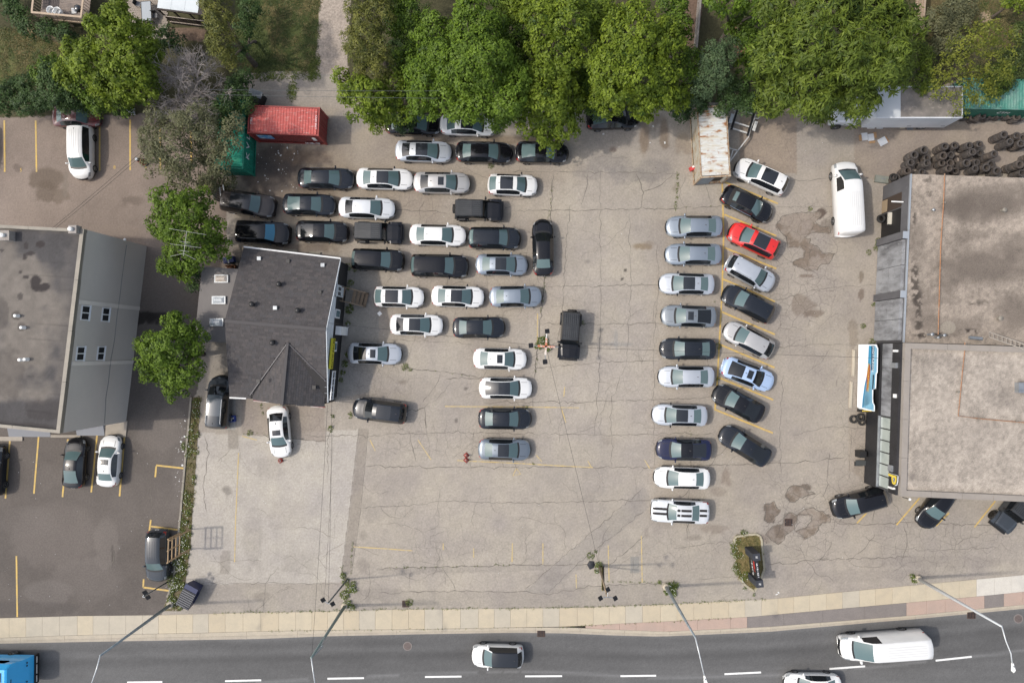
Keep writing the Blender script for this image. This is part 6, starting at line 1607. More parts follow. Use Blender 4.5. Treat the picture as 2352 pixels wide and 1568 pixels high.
car(1100, 752, 0, 'sedan', 'charcoal', 'charcoal sedan with plain roof beside the overhead cable', length=4.65)
jeep(1309, 769, -94, 'black', 'black hardtop jeep parked crosswise beside the orange floodlight cross')
car(861, 812, -1.5, 'fastback', 'silver', 'silver car with small sunroof and black rear glass beside the flowering weeds', sun=True, rear=M_GLASSD, length=4.8)
car(1149, 824, -1.5, 'sedan', 'white', 'white sedan with a small sunroof near the floodlight cross', sun=True, length=4.75)
car(1162, 891, -.5, 'fastback', 'white', 'white car whose roof is one long dark glass from front to back', pano='full', length=4.7, rear=M_PANO)
car(872, 943, 173, 'suv', 'charcoal', 'dark grey SUV standing askew with its nose toward the house corner', length=4.9, pano='mid', glass=M_GLASSD, rear=M_GLASSD)
car(1160, 961, -.5, 'sedan', 'charcoal', 'charcoal sedan between the glass-roofed white car and the steel-blue one', length=4.7)
car(1159, 1032, -1.5, 'sedan', 'steel', 'steel-blue sedan with black glass roof beside two orange traffic cones', pano='front', length=4.65)
car(499, 924, 86, 'minivan', 'dusty', 'dark grey minivan with glass roof in the driveway along the shingled house', pano='front', rails=M_WHITEP, length=4.8, zc=1.1, glass=M_GLASSD, ribs=0, rear=M_GLASSD, panoglass=mat('pale_roof_glass', (.07, .085, .10), .1, spec=.8))
car(641, 992, -85, 'sedan', 'white', 'white sedan with small sunroof in front of the shingled house, cone at its nose', sun=True, length=4.65, rear=M_GLASSD)
# ---- right-hand block, front row facing left
car(1594, 520, 180, 'sedan', 'bluesilver', 'plain blue-silver sedan first in the facing row, closest to the rusty white container', length=4.95)
car(1592, 584, 179.5, 'sedan', 'bluesilver', 'plain blue-silver sedan second in the row from the rusty white container', length=4.95)
car(1577, 652, 178.5, 'sedan', 'silver', 'light silver sedan with black glass roof and black mirrors, third from the rusty container', pano='front', mirrors='black', length=4.85)
car(1582, 726, 178, 'fastback', 'grey', 'slate grey car with small sunroof and black rear glass in the facing row', sun=True, rear=M_GLASSD, length=4.85)
car(1580, 801, 179.5, 'sedan', 'charcoal', 'dark charcoal sedan with plain roof between slate grey and silver cars', length=4.9)
car(1576, 865, 180, 'sedan', 'silver', 'light silver sedan with plain painted roof beside the charcoal one', length=4.9)
car(1561, 953, 178.5, 'sedan', 'silver', 'light silver sedan with black glass roof standing apart, facing the open lane', pano='front', mirrors='black', length=4.85)
car(1571, 1032, 179.5, 'fastback', 'navy', 'deep navy blue car with black roof', roof='black', length=4.85, rear=M_PANO, trim=True)
car(1566, 1097, 178.5, 'sedan', 'white', 'plain white sedan between the navy car and the striped coupe', length=4.9)
car(1562, 1174, 178, 'coupe', 'pearl', 'silver-white muscle coupe with twin black stripes over bonnet and roof', stripes=[(1.08, 2.42, .21), (1.08, 2.42, -.21), (-.9, .36, .21), (-.9, .36, -.21), (-2.42, -1.66, .21), (-2.42, -1.66, -.21)], fin=False, length=5.0)
# ---- right-hand block, slanted bays
car(1748, 405, 155, 'suv', 'white', 'white SUV with glass roof in the slanted bays beside the boat trailer', pano='mid', rails=M_WHITEP, length=4.85, rear=M_GLASSD)
car(1717, 469, -27, 'sedan', 'black', 'black convertible with fabric roof and chrome outline', soft=True, length=4.75, trim=True, fin=False)
car(1731, 552, 154, 'suv', 'red', 'bright red SUV with glass roof and roof rails', pano='mid', rails=M_CHROME, length=4.65, rear=M_GLASSD)
car(1724, 628, -29, 'suv', 'silver', 'silver SUV with plain roof and dark tail in the slanted bays', length=4.6, rear=M_GLASSD, rails=M_STEEL)
car(1718, 697, 152, 'suv', 'charcoal', 'black crossover in the slanted bays between silver SUV and warm grey hatchback', length=4.75, rear=M_GLASSD)
car(1719, 780, 152, 'hatch', 'beige', 'warm grey hatchback in the slanted bays', length=4.7, rear=M_GLASSD)
car(1719, 860, -21, 'fastback', 'lightblue', 'pale sky-blue car with small sunroof and dark rear glass', sun=True, rear=M_GLASSD, length=4.8, glass=M_GLASSD)
car(1696, 926, 152, 'fastback', 'black', 'black car in the slanted bays just below the sky-blue one', length=4.75, rear=M_GLASSD)
car(1711, 1023, 148, 'fastback', 'charcoal', 'charcoal car at the last slanted bay, beyond the painted lines', length=4.85, rear=M_GLASSD)
# ---- in front of the garage
car(1975, 1155, -164, 'suv', 'black', 'black SUV tucked against the corner of the black clad garage front', length=4.85, zc=.9, rear=M_GLASSD)
car(2156, 1158, -125, 'sedan', 'black', 'glossy black sedan half hidden under the flat roof edge', length=4.8, zc=.8)
# ---- side lot
car(182, 348, -89, 'minivan', 'white', 'white minivan in the numbered bays of the side lot', length=4.9, zc=1.0, group='cars in the side lot', ribs=5, name='parked_minivan')
car(176, 268, 0, 'sedan', 'maroon', 'dark maroon car under the hedge behind the white minivan', length=4.3, group='cars in the side lot')
car(171, 1063, 88, 'fastback', 'black', 'black sedan in the side lot by the grey block entrance', length=4.5, group='cars in the side lot')
car(250, 1058, 87, 'sedan', 'white', 'white sedan with small sunroof in the side lot beside the grey block corner', sun=True, length=4.6, group='cars in the side lot')
car(-17, 1080, 88, 'suv', 'charcoal', 'dark car cut off by the frame at the grey block', length=4.6, group='cars in the side lot')
car(358, 1278, -90, 'suv', 'dusty', 'dark grey SUV with ribbed roof beside the leaning wooden frame', length=4.65, group='cars in the side lot', ribs=5, zc=1.0, rear=M_GLASSD, fin=False)
car(-60, 345, -89, 'minivan', 'silver', 'silver minivan left of the numbered bays', length=4.9, group='cars in the side lot', name='parked_minivan')
# ---- street
car(1142, 1509, 179.5, 'suv', 'white', 'white crossover with black roof driving on the street', roof='black', length=4.6, z=-.13, zc=.9, group='vehicles driving on the street', name='moving_car', pano='full', panoglass=M_PANO, rear=M_GLASSD)
car(1868, 1574, 180, 'sedan', 'white', 'white car driving at the lower edge beneath the white delivery van', length=4.9, z=-.13, zc=.8, group='vehicles driving on the street', name='moving_car')
car(2036, 1488, 185, 'van', 'white', 'white high-roof delivery van driving on the street', length=7.3, z=-.13, zc=1.4, group='vehicles driving on the street', name='delivery_van', cat='van', fin=False, ribs=5)
car(1950, 454, 92.5, 'van', 'white', 'white cargo van parked in front of the garage doors', length=6.5, zc=1.4, name='cargo_van', cat='van', fin=False, ribs=6, wscale=.98)
jeep(2330, 1168, -128, 'dusty', 'grey jeep under the flat roof edge at the slanted yellow lines')

# ---- blue truck at the lower left
def blue_truck():
    e = empty('blue_truck', P(-62, 1527, 0) + Vector((0, 0, -.13)), 0, 'bright blue truck body with black rear bumper on the street', 'truck', 'vehicles driving on the street')
    rear = P(93, 1500, 0).x - e.location.x
    M = PAINT['blue']; Lf = -5.5; W2 = 1.27
    sec = [(Lf, .75, 3.1), (rear - .95, .75, 3.1), (rear - .80, .75, 3.02), (rear - .35, .75, 1.9), (rear - .12, .75, 1.3), (rear - .05, .7, .95)]
    v = []
    for x, z0, z1 in sec:
        v += [(x, -W2, z0), (x, -W2, z1 - .55 if z1 > 2 else z1 - .15), (x, -W2 * .80, z1), (x, W2 * .80, z1), (x, W2, z1 - .55 if z1 > 2 else z1 - .15), (x, W2, z0)]
    f = [(i * 6 + j, (i + 1) * 6 + j, (i + 1) * 6 + j + 1, i * 6 + j + 1) for i in range(len(sec) - 1) for j in range(5)] + [tuple(range(6)), tuple(range(len(sec) * 6 - 1, len(sec) * 6 - 7, -1))]
    b = MB().add(v, f).build('body', M, e)
    MB().box(rear - .10, rear + .06, -W2, W2, .35, .85).build('rear_bumper', M_BLACK, e)
    for k, (y0, y1) in enumerate(((-1.1, -.55), (-.4, .4), (.55, 1.1))):
        MB().box(rear + .06, rear + .075, y0, y1, .62, .70).build('reflector_strip', M_WHITEP, e)
    for y in (.75, .55, -.55, -.75):
        MB().lathe([(.07, 0), (.07, .04), (.01, .05)], 10, (rear - .16, y * 1.25, 1.55), 'X').build('tail_lamp', M_BLACK, e)
    MB().box(rear - .80, rear - .66, -.45, .05, 2.35, 2.75).build('rear_window', M_GLASSD, e)
    for y0 in (-1.0, .35):
        MB().box(rear - .44, rear - .30, y0, y0 + .65, 1.6, 1.75).build('vent', mat('dark_blue_panel', (.006, .12, .33), .5), e)
    MB().tube([(rear - 1.35, .75, 3.12), (rear - 1.35, -1.2, 3.12)], .11, 10).build('roof_pipe', M_STEEL, e, True)
    MB().add([(-5.4, W2 + .01, 1.9), (rear - 1.5, W2 + .01, 1.9), (rear - 1.25, W2 + .01, 2.1), (rear - 1.5, W2 + .01, 2.42), (-5.4, W2 + .01, 2.42)], [(0, 1, 2, 3, 4), (4, 3, 2, 1, 0)]).build('side_window', M_GLASSD, e)
    tm, rm = wheel_meshes(.45, .3)
    for wx in (rear - 2.2, -4.2):
        for s in (1, -1):
            w = inst('wheel', tm, M_RUBBER, e, (wx, s * 1.14, .45), None, (1, s, 1)); inst('rim', rm, M_RIM, w)
blue_truck()
# ================================================================ VEGETATION
rng = np.random.default_rng(42)
LEAF = {
 'maple': leaf_mat('maple_leaf', (.024, .055, .007), (.162, .252, .023), .34),
 'lime': leaf_mat('lime_green_leaf', (.032, .066, .007), (.228, .300, .027), .36),
 'walnut': leaf_mat('compound_leaf', (.026, .054, .009), (.182, .240, .030), .34),
 'cedar': leaf_mat('cedar_foliage', (.024, .040, .010), (.190, .190, .036), .18),
 'dark': leaf_mat('dark_hedge_leaf', (.015, .036, .012), (.075, .130, .032), .22),
 'greygreen': leaf_mat('grey_green_leaf', (.040, .075, .034), (.110, .165, .070), .25),
 'olive': leaf_mat('dry_olive_leaf', (.060, .068, .034), (.190, .190, .095), .28),
 'yellowgreen': leaf_mat('yellow_green_leaf', (.045, .070, .012), (.235, .250, .034), .30),
 'weed': leaf_mat('weed_leaf', (.045, .075, .014), (.190, .230, .050), .28),
 'drygrass': leaf_mat('dry_grass_blade', (.085, .085, .030), (.260, .220, .090), .20),
 'grass': leaf_mat('grass_blade', (.030, .055, .014), (.105, .135, .035), .20),
 'flower': leaf_mat('white_petal', (.55, .56, .50), (.75, .76, .70), .10),
}
M_BARK = mat('bark', (.085, .068, .052), .9, noise=(5, (.13, .11, .09), .4, .7))
M_DEAD = mat('dead_grey_twig', (.36, .32, .30), .9, noise=(2, (.27, .235, .215), .4, .7))

def leaf_mesh(name, C, A, N, ln, wd, tone_v, m, fold=.0):
    """quads (pointed) : C centres, A long axes, N normals"""
    A = A - N * (A * N).sum(-1, keepdims=True)
    A /= np.linalg.norm(A, axis=-1, keepdims=True) + 1e-9
    B = np.cross(N, A)
    l = ln[:, None] / 2; w = wd[:, None] / 2
    V = np.stack([C - A * l, C - A * l * .1 + B * w, C + A * l, C - A * l * .1 - B * w], 1).reshape(-1, 3)
    n = len(C)
    F = np.arange(4 * n).reshape(n, 4)
    t = np.repeat(tone_v, 4)
    return quad_mesh_np(name, V, F, m, {'tone': np.stack([t, t, t, np.ones_like(t)], -1)})

def norm(a): return a / (np.linalg.norm(a, axis=-1, keepdims=True) + 1e-9)

def crown_arrays(lobes, leaf=.24, per=20, spacing=.42, cr=(.28, .50), sparse=1.0, rosette=.6, aspect=.55, flat=.8, tone_bias=0.0):
    Cs, As, Ns, Ls, Ws, Ts = [], [], [], [], [], []
    L = []
    for (px, py, z, rp) in lobes:
        rm = rp * .93 / (FPX / (CAM_H - z)); c = np.array(P(px, py, z)); L.append((c, rm))
    L0 = list(L); L = []
    for c, r in L0:
        # branch-end lobes give the crown its broken, knobbly outline
        if r < .9: L.append((c, r)); continue
        L.append((c, r * .70))
        for _ in range(int(5 + r * 2.6)):
            d_ = norm(rng.normal(size=3)); d_[2] = abs(d_[2]) * .9 - .12
            rr = r * rng.uniform(.24, .42)
            L.append((c + norm(d_) * (r - rr) * rng.uniform(.92, 1.10) * np.array([1, 1, .85]), rr))
    for i, (c, r) in enumerate(L):
        n = int(2 * math.pi * r * r * 1.12 / spacing ** 2 * sparse)
        d = norm(rng.normal(size=(n, 3)))
        d[:, 2] = np.where(d[:, 2] < -.35, -d[:, 2], d[:, 2])
        rad = r * np.where(rng.random(n) < .8, rng.uniform(.80, 1.04, n), rng.uniform(.45, .8, n))
        wv = 1 + .22 * (fbm(d[:, 0] * 2.2 + i * 7, d[:, 1] * 2.2 + d[:, 2], 100 + i, 3) - .5) * 2
        p = c + d * (rad * wv)[:, None] * np.array([1, 1, flat])
        keep_ = np.ones(n, bool)
        for j, (c2, r2) in enumerate(L):
            if j != i:
                q = (p - c2) / np.array([1, 1, flat]); keep_ &= np.linalg.norm(q, axis=1) > r2 * .80
        keep_ &= p[:, 2] > .25
        p, d = p[keep_], d[keep_]; n = len(p)
        if n == 0: continue
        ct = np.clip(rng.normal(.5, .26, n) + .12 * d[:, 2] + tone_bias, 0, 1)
        crr = rng.uniform(*cr, n)
        od = norm(d * np.array([1, 1, .8]) + np.array([0, 0, .7]))
        k = np.repeat(np.arange(n), per); m = len(k)
        v = norm(rng.normal(size=(m, 3)))
        v = norm(v + od[k] * .6)
        pos = p[k] + v * (crr[k] * rng.uniform(.25, 1.0, m) ** .7)[:, None]
        nn = norm(od[k] * .9 + v * .45 + rng.normal(size=(m, 3)) * .38)
        ax = norm(v * rosette + rng.normal(size=(m, 3)) * (1 - rosette) + np.array([0, 0, -.15]))
        s = rng.uniform(.7, 1.3, m) * leaf
        Cs.append(pos); As.append(ax); Ns.append(nn); Ls.append(s); Ws.append(s * aspect)
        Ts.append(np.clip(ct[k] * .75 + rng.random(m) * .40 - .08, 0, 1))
    cat_ = np.concatenate
    return cat_(Cs), cat_(As), cat_(Ns), cat_(Ls), cat_(Ws), cat_(Ts), L0

def tree(name, label, lobes, kind, group, base=None, cat='tree', **kw):
    C, A, N, l, w, t, L = crown_arrays(lobes, **kw)
    big = max(L, key=lambda q: q[1])
    b = np.array(P(*base, 0)) if base else np.array([np.mean([q[0][0] for q in L]), np.mean([q[0][1] for q in L]), 0])
    e = empty(name, b, 0, label, cat, group)
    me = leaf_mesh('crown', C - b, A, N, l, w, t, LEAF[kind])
    link(bpy.data.objects.new('crown', me), e)
    mb = MB()
    zt = max(.5, big[0][2] - big[1] * .3); top = Vector((big[0][0] - b[0], big[0][1] - b[1], zt))
    r0 = (.07 + .045 * zt * .5) * (.45 if kw.get('sparse', 1) < .9 else 1)
    fork = Vector((top.x * .35, top.y * .35, zt * .45))
    mb.tube([(0, 0, -.05), (fork.x * .3, fork.y * .3, zt * .2), fork, top], [r0 * 1.25, r0, r0 * .8, r0 * .3], 7)
    for c, r in L:
        q = Vector(c - b); q.z = max(.4, q.z)
        mid = fork.lerp(q, .5) + Vector((0, 0, r * .12))
        mb.tube([fork, mid, q], [r0 * .55, r0 * .35, r0 * .14], 5)
        for _ in range(3):
            dv = Vector(norm(rng.normal(size=3) + np.array([0, 0, .4]))) * r * .85
            mb.tube([mid.lerp(q, .6), q + dv * .55, q + dv], [r0 * .2, r0 * .12, r0 * .05], 4)
    mb.build('trunk', M_BARK, e)
    return e

GT = 'trees along the back of the lots'
tree('cedar_tree', 'olive-tinged cedar beside the gravel path, above the leafy maple', [(850, 40, 7, 62), (845, 110, 7.5, 60), (862, 172, 6, 55), (880, -30, 6, 55), (815, 90, 5, 34)], 'cedar', GT, leaf=.20, per=26, rosette=.8, aspect=.35, cr=(.25, .5))
tree('maple_tree', 'lighter maple with long sprays over the gravel next to the red container', [(845, 228, 6, 62), (800, 208, 4.5, 34), (905, 255, 5, 40), (872, 281, 3.5, 28), (782, 175, 5, 18), (905, 198, 5.5, 40)], 'lime', GT, leaf=.24)
tree('maple_tree', 'broad dense maple with rounded crown behind the half-hidden white sedan', [(1090, 133, 9, 98), (1010, 163, 7.5, 78), (1150, 215, 8, 82), (1060, 225, 7, 78), (1090, 48, 8, 75), (1000, 78, 7, 52), (975, 238, 5.5, 52), (1140, 275, 5, 42)], 'maple', GT, leaf=.23, per=22, tone_bias=.12)
tree('maple_tree', 'tall maple at the frame top between the two broad crowns', [(1285, 60, 8.5, 88), (1270, 130, 8, 72), (1340, 110, 7.5, 62), (1240, 15, 7, 62), (1180, 20, 6, 40)], 'lime', GT, leaf=.24)
tree('maple_tree', 'drooping maple hanging low over the leaf-covered black car', [(1258, 218, 6.5, 82), (1230, 273, 5, 58), (1290, 285, 4.5, 48), (1262, 328, 3.0, 30), (1195, 233, 6, 44), (1315, 233, 5, 40)], 'lime', GT, leaf=.26, per=18)
tree('maple_tree', 'wide yellow-green maple above the black car by the oil streaks', [(1460, 83, 8.5, 80), (1430, 171, 8, 85), (1500, 193, 7, 75), (1520, 103, 7.5, 60), (1400, 228, 5.5, 55), (1552, 223, 5, 46), (1480, 243, 5, 46), (1400, 53, 7, 55)], 'lime', GT, leaf=.25, tone_bias=.05)
tree('olive_tree', 'small blue-green tree between the maples and the rusty container', [(1650, 140, 5.5, 52), (1628, 190, 5, 50), (1672, 110, 5, 30), (1600, 215, 4, 36)], 'greygreen', GT, leaf=.15, per=30, cr=(.25, .42))
tree('walnut_tree', 'huge walnut with star-like leaf sprays above the box truck cab', [(1900, 81, 9.5, 112), (1790, 121, 8, 85), (1990, 141, 8.5, 95), (1860, 191, 7.5, 90), (1780, 203, 6.5, 60), (1958, 229, 6, 62), (2050, 71, 8, 68), (1888, 253, 5, 46), (1820, 21, 8.5, 90), (1990, 11, 8.5, 90), (2058, 171, 6.5, 48), (1760, 246, 4, 30)], 'walnut', GT, leaf=.42, per=20, rosette=.92, aspect=.28, cr=(.35, .62), spacing=.50)
tree('walnut_tree', 'partly visible tree at the frame top beside the brown alley', [(1660, 0, 8, 60), (1720, -12, 8, 62), (1762, 22, 8, 44)], 'maple', GT, leaf=.26)
tree('acacia_tree', 'thin yellow-green tree spreading over the truck roof and green container', [(2230, 100, 6, 66), (2190, 160, 5, 56), (2282, 160, 5, 52), (2250, 212, 4.5, 44), (2310, 92, 4.5, 36), (2150, 190, 4.5, 40), (2200, 230, 4.5, 40)], 'yellowgreen', GT, leaf=.19, per=15, sparse=.55)
tree('leafy_shrub', 'bright green shrub at the frame top near the dry grass heap', [(2335, 0, 3, 38)], 'lime', GT, cat='shrub', leaf=.2)
tree('maple_tree', 'bright maple beside the wooden deck in the left yard', [(260, 90, 8, 72), (300, 140, 7.5, 70), (220, 150, 7, 62), (290, 200, 6, 55), (322, 92, 7, 50), (182, 130, 5.5, 46), (275, 30, 6, 46), (335, 195, 6, 46), (160, 170, 5, 40), (350, 140, 6, 44), (245, 205, 5.5, 50)], 'lime', GT, leaf=.25, tone_bias=.08)
tree('cedar_tree', 'olive-tinged cedar beside the white pergola roof', [(505, 50, 7, 48), (515, 100, 6.5, 42), (500, 0, 7, 48), (532, 140, 5, 30)], 'cedar', GT, leaf=.20, per=26, rosette=.8, aspect=.35)
tree('elm_tree', 'sparse olive-leaved tree hanging over the numbered bays', [(400, 330, 6, 78), (368, 292, 6, 48), (450, 285, 6.5, 58), (482, 335, 5, 48), (420, 400, 5, 48), (362, 372, 5, 40), (470, 395, 4.5, 40), (345, 330, 4.5, 28), (522, 335, 6, 42), (540, 290, 6, 34), (510, 375, 5.5, 34)], 'olive', GT, leaf=.17, per=20, sparse=.85)
tree('ash_tree', 'green tree pierced by the lattice aerial mast', [(420, 500, 6, 70), (388, 470, 5.5, 50), (446, 560, 5.5, 68), (455, 470, 5, 44), (470, 520, 5, 48), (402, 600, 4.5, 42), (430, 622, 4, 28), (500, 568, 4.5, 34), (370, 520, 5, 34)], 'maple', GT, leaf=.22, tone_bias=.02)
tree('ash_tree', 'round green tree between the grey block and the shingled house', [(400, 800, 6, 70), (430, 850, 5.5, 56), (360, 842, 5, 46), (402, 890, 4.5, 38), (440, 780, 5, 44), (350, 790, 5, 38), (405, 745, 5, 34)], 'maple', GT, leaf=.22, tone_bias=.05)
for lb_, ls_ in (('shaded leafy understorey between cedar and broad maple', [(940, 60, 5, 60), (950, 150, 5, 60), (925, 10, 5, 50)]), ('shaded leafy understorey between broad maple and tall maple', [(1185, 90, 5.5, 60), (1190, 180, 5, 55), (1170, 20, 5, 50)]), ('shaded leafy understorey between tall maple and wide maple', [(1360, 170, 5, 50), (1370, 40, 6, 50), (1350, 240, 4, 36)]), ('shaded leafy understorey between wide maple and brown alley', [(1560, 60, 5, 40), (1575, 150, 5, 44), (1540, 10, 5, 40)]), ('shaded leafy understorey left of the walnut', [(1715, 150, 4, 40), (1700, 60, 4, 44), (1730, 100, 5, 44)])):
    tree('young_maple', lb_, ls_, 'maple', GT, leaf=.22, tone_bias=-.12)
GH = 'hedge bushes along the yard edge'
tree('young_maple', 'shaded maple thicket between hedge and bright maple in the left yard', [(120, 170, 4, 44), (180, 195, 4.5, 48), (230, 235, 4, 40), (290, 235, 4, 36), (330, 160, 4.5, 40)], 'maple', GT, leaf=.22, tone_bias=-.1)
for lb, lobes, kd in (('dark hedge bush at the frame corner beside the numbered bays', [(15, 228, 3, 42), (-30, 220, 3, 40), (45, 200, 2.5, 30)], 'dark'), ('dark hedge bush next to the corner bush', [(75, 238, 3.5, 42), (60, 195, 3, 30)], 'dark'), ('tall hedge bush overhanging the maroon car', [(125, 215, 4.5, 50), (140, 178, 4.5, 42), (165, 232, 4, 40)], 'dark'), ('low hedge bush between the maroon car and the white cart', [(215, 238, 3, 36), (240, 215, 3.5, 36), (275, 245, 2.5, 22)], 'dark'),
                      ('dark ivy-like bush against the green container', [(540, 215, 3, 38), (522, 252, 3.5, 40), (560, 182, 2.5, 24), (566, 238, 3.2, 24), (498, 262, 3.5, 36), (520, 290, 3.5, 30)], 'dark'), ('shady bush at the cedar foot beside the lawn', [(560, 60, 2.5, 26), (548, 120, 2.5, 30), (575, 20, 2.2, 26)], 'dark'),
                      ('leafy shrub row below the deck railing', [(110, 70, 1.2, 24), (150, 78, 1.2, 24), (70, 62, 1.2, 24)], 'dark'), ('pale flowering shrub at the yard corner left of the deck', [(35, 25, 1.4, 30), (50, 50, 1.2, 20), (20, 0, 1.4, 26)], 'dark'),
                      ('small shrub between patio paving and bare tree', [(408, 98, 1.8, 20), (375, 95, 2.2, 26), (350, 115, 2.5, 24), (385, 70, 1.5, 12)], 'dark'), ('scrubby bush in the dry yard behind the acacia', [(2155, 60, 2, 44), (2200, 25, 2, 40), (2180, 105, 2, 36)], 'olive'), ('scrubby bush at the right frame edge above the green container', [(2325, 150, 2.2, 40), (2345, 80, 2, 34), (2300, 185, 2.5, 30)], 'grass'),
                      ('undergrowth at the foot of the blue-green tree', [(1600, 238, 2.5, 32), (1560, 258, 2.2, 26), (1690, 215, 3, 44), (1720, 240, 3, 30), (1660, 240, 3, 30)], 'dark'), ('undergrowth in the gap behind the drooping maple', [(1350, 200, 3, 50), (1180, 120, 4, 50), (1370, 250, 2.5, 26)], 'dark'), ('undergrowth beneath the cedar and lighter maple', [(930, 130, 3, 46), (915, 50, 2.5, 40), (940, 210, 3, 36), (925, 285, 2, 24)], 'dark'),
                      ('brush at the base of the sparse olive tree', [(500, 400, 1.6, 24), (530, 420, 1.2, 16), (480, 430, 1.8, 26)], 'olive'), ('creeper at the corner of the flat annex roof', [(448, 660, 2.8, 14), (452, 630, 2.6, 16)], 'dark'), ('leafy undergrowth over the truck cab', [(2100, 130, 3.5, 44), (2120, 190, 3.5, 34), (2290, 190, 3.2, 40)], 'walnut')):
    tree('hedge_bush', lb, lobes, kd, GH, cat='bush', leaf=.18, per=22, spacing=.36)

# bare grey tree
def dead_tree():
    b = P(455, 235, 0)
    e = empty('bare_tree', b, 0, 'leafless grey tree with a dense mesh of twigs by the patio', 'tree', GT)
    mb = MB(); random.seed(5)
    def grow(p, d, ln, r, lv):
        q = p + d * ln
        mid = p.lerp(q, .5) + Vector((random.gauss(0, .04), random.gauss(0, .04), 0)) * ln
        mb.tube([p, mid, q], [r, r * .8, r * .6], 4 if lv > 1 else 5)
        if lv >= 6: return
        for _ in range(4 if lv < 3 else 3):
            nd = (d + Vector((random.gauss(0, .62), random.gauss(0, .62), random.gauss(.02, .38)))).normalized()
            grow(p.lerp(q, random.uniform(.35, 1.0)), nd, ln * random.uniform(.60, .82), max(.011, r * .58), lv + 1)
    tip = P(438, 180, 7.5) - b
    mb.tube([(0, 0, 0), tip * .28], [.16, .13], 7)
    for k in range(6):
        a = 2 * math.pi * k / 6 + .3
        grow(tip * .28, (tip.normalized() + Vector((math.cos(a) * .65, math.sin(a) * .65, .0))).normalized(), 2.3, .11, 1)
    mb.build('branches', M_DEAD, e)
dead_tree()

# ---------------------------------------------------------------- weeds, strips of grass, flowers
def tufts(name, spots, kind, parent=None, label=None, per=40, leaf=.16, spread=.25, h=.12, flowers=0, z=0.0, aspect=.3):
    """spots: list of (px, py, radius m)"""
    C, A, N, S, T = [], [], [], [], []
    FC = []
    for (a, b, r) in spots:
        r = r * (.68 if name == 'flowering_weeds' else 1); p = np.array(P(a, b, z)); n = max(3, int(per * (r / spread) ** 2))
        rad = r * np.sqrt(rng.random(n)); an = rng.random(n) * 2 * math.pi
        hz_ = h * (1 - (rad / r) ** 2 * .6) * rng.uniform(.2, 1.2, n)
        pos = p + np.stack([rad * np.cos(an), rad * np.sin(an), hz_], -1)
        out = np.stack([np.cos(an), np.sin(an), np.full(n, .9)], -1)
        C.append(pos); A.append(norm(out + rng.normal(size=(n, 3)) * .5)); N.append(norm(np.array([0, 0, 1]) + rng.normal(size=(n, 3)) * .5)); S.append(leaf * rng.uniform(.6, 1.3, n)); T.append(np.clip(rng.normal(.5, .25, n), 0, 1))
        if flowers:
            m = max(1, int(flowers * (r / spread) ** 1.6)); rad = r * np.sqrt(rng.random(m)) * 1.05; an = rng.random(m) * 2 * math.pi
            FC.append(p + np.stack([rad * np.cos(an), rad * np.sin(an), np.full(m, h + .06)], -1))
    C, A, N, S, T = (np.concatenate(q) for q in (C, A, N, S, T))
    o = link(bpy.data.objects.new(name, leaf_mesh(name, C, A, N, S, S * aspect, T, LEAF[kind])), parent)
    tag(o, label, 'weeds' if (label and parent is None) else None, kind='stuff')
    if FC:
        FC = np.concatenate(FC); n = len(FC)
        f = link(bpy.data.objects.new('blossom', leaf_mesh('blossom', FC, norm(rng.normal(size=(n, 3)) * np.array([1, 1, .1])), norm(np.array([0, 0, 1]) + rng.normal(size=(n, 3)) * .3), np.full(n, .075), np.full(n, .06), rng.random(n), LEAF['flower'])), o)
        f['kind'] = 'stuff'
    return o

def along(pts, step, r0, r1, jit=2.0, skip=.3):
    out = []
    for (a, b), (c, d) in zip(pts[:-1], pts[1:]):
        n = max(1, int(math.hypot(c - a, d - b) / step))
        for i in range(n):
            if random.random() < skip: continue
            out.append((a + (c - a) * i / n + random.gauss(0, jit), b + (d - b) * i / n + random.gauss(0, jit), random.uniform(r0, r1)))
    return out
random.seed(9)
# planted strip between the lots: soil sheet, kerb and grass
strip = empty('planted_strip', P(440, 1150, 0)); tag(strip, 'narrow strip of dry grass between the two lots', kind='structure')
SO = Vector(strip.location)
Lk = [(440, 912), (428, 1040), (416, 1176), (406, 1270), (400, 1334), (385, 1370), (373, 1402)]
Rk = [(461, 912), (452, 1033), (442, 1176), (438, 1249), (424, 1349), (418, 1380), (412, 1403)]
v = []
for (a, b), (c, d) in zip(Lk, Rk): v += [P(a, b, .03) - SO, P(c, d, .02) - SO]
obj('strip_soil', v, [(2 * i, 2 * i + 2, 2 * i + 3, 2 * i + 1) for i in range(len(Lk) - 1)], mat('strip_soil', (.125, .098, .060), .95, noise=(3, (.075, .075, .03), .4, .65), noise2=(12, (.19, .15, .09), .5, .7)), strip)
for i in range(len(Lk) - 2):
    (a, b), (c, d) = Lk[i], Lk[i + 1]
    n = max(1, int(math.hypot(c - a, d - b) / 46))
    for k in range(n):
        p = P(a + (c - a) * k / n, b + (d - b) * k / n, 0) - SO; q = P(a + (c - a) * (k + 1) / n, b + (d - b) * (k + 1) / n, 0) - SO
        dd = (q - p).normalized() * .01
        MB().bar(p + dd + Vector((0, 0, .05)), q - dd + Vector((0, 0, .05)), .17, .16).build('kerb_stone', mat('old_kerb', (.26, .235, .195), .85, noise=(3, (.19, .17, .14), .4, .7)), strip)
sp = []
for (a, b), (c, d) in zip(Lk, Rk):
    pass
for _ in range(230):
    t = random.random(); y = 915 + t * 480
    xl = np.interp(y, [q[1] for q in Lk], [q[0] for q in Lk]) + 5; xr = np.interp(y, [q[1] for q in Rk], [q[0] for q in Rk])
    sp.append((random.uniform(xl, xr), y, random.uniform(.12, .30)))
tufts('strip_dry_grass', sp, 'drygrass', strip, per=26, leaf=.15).location = -SO
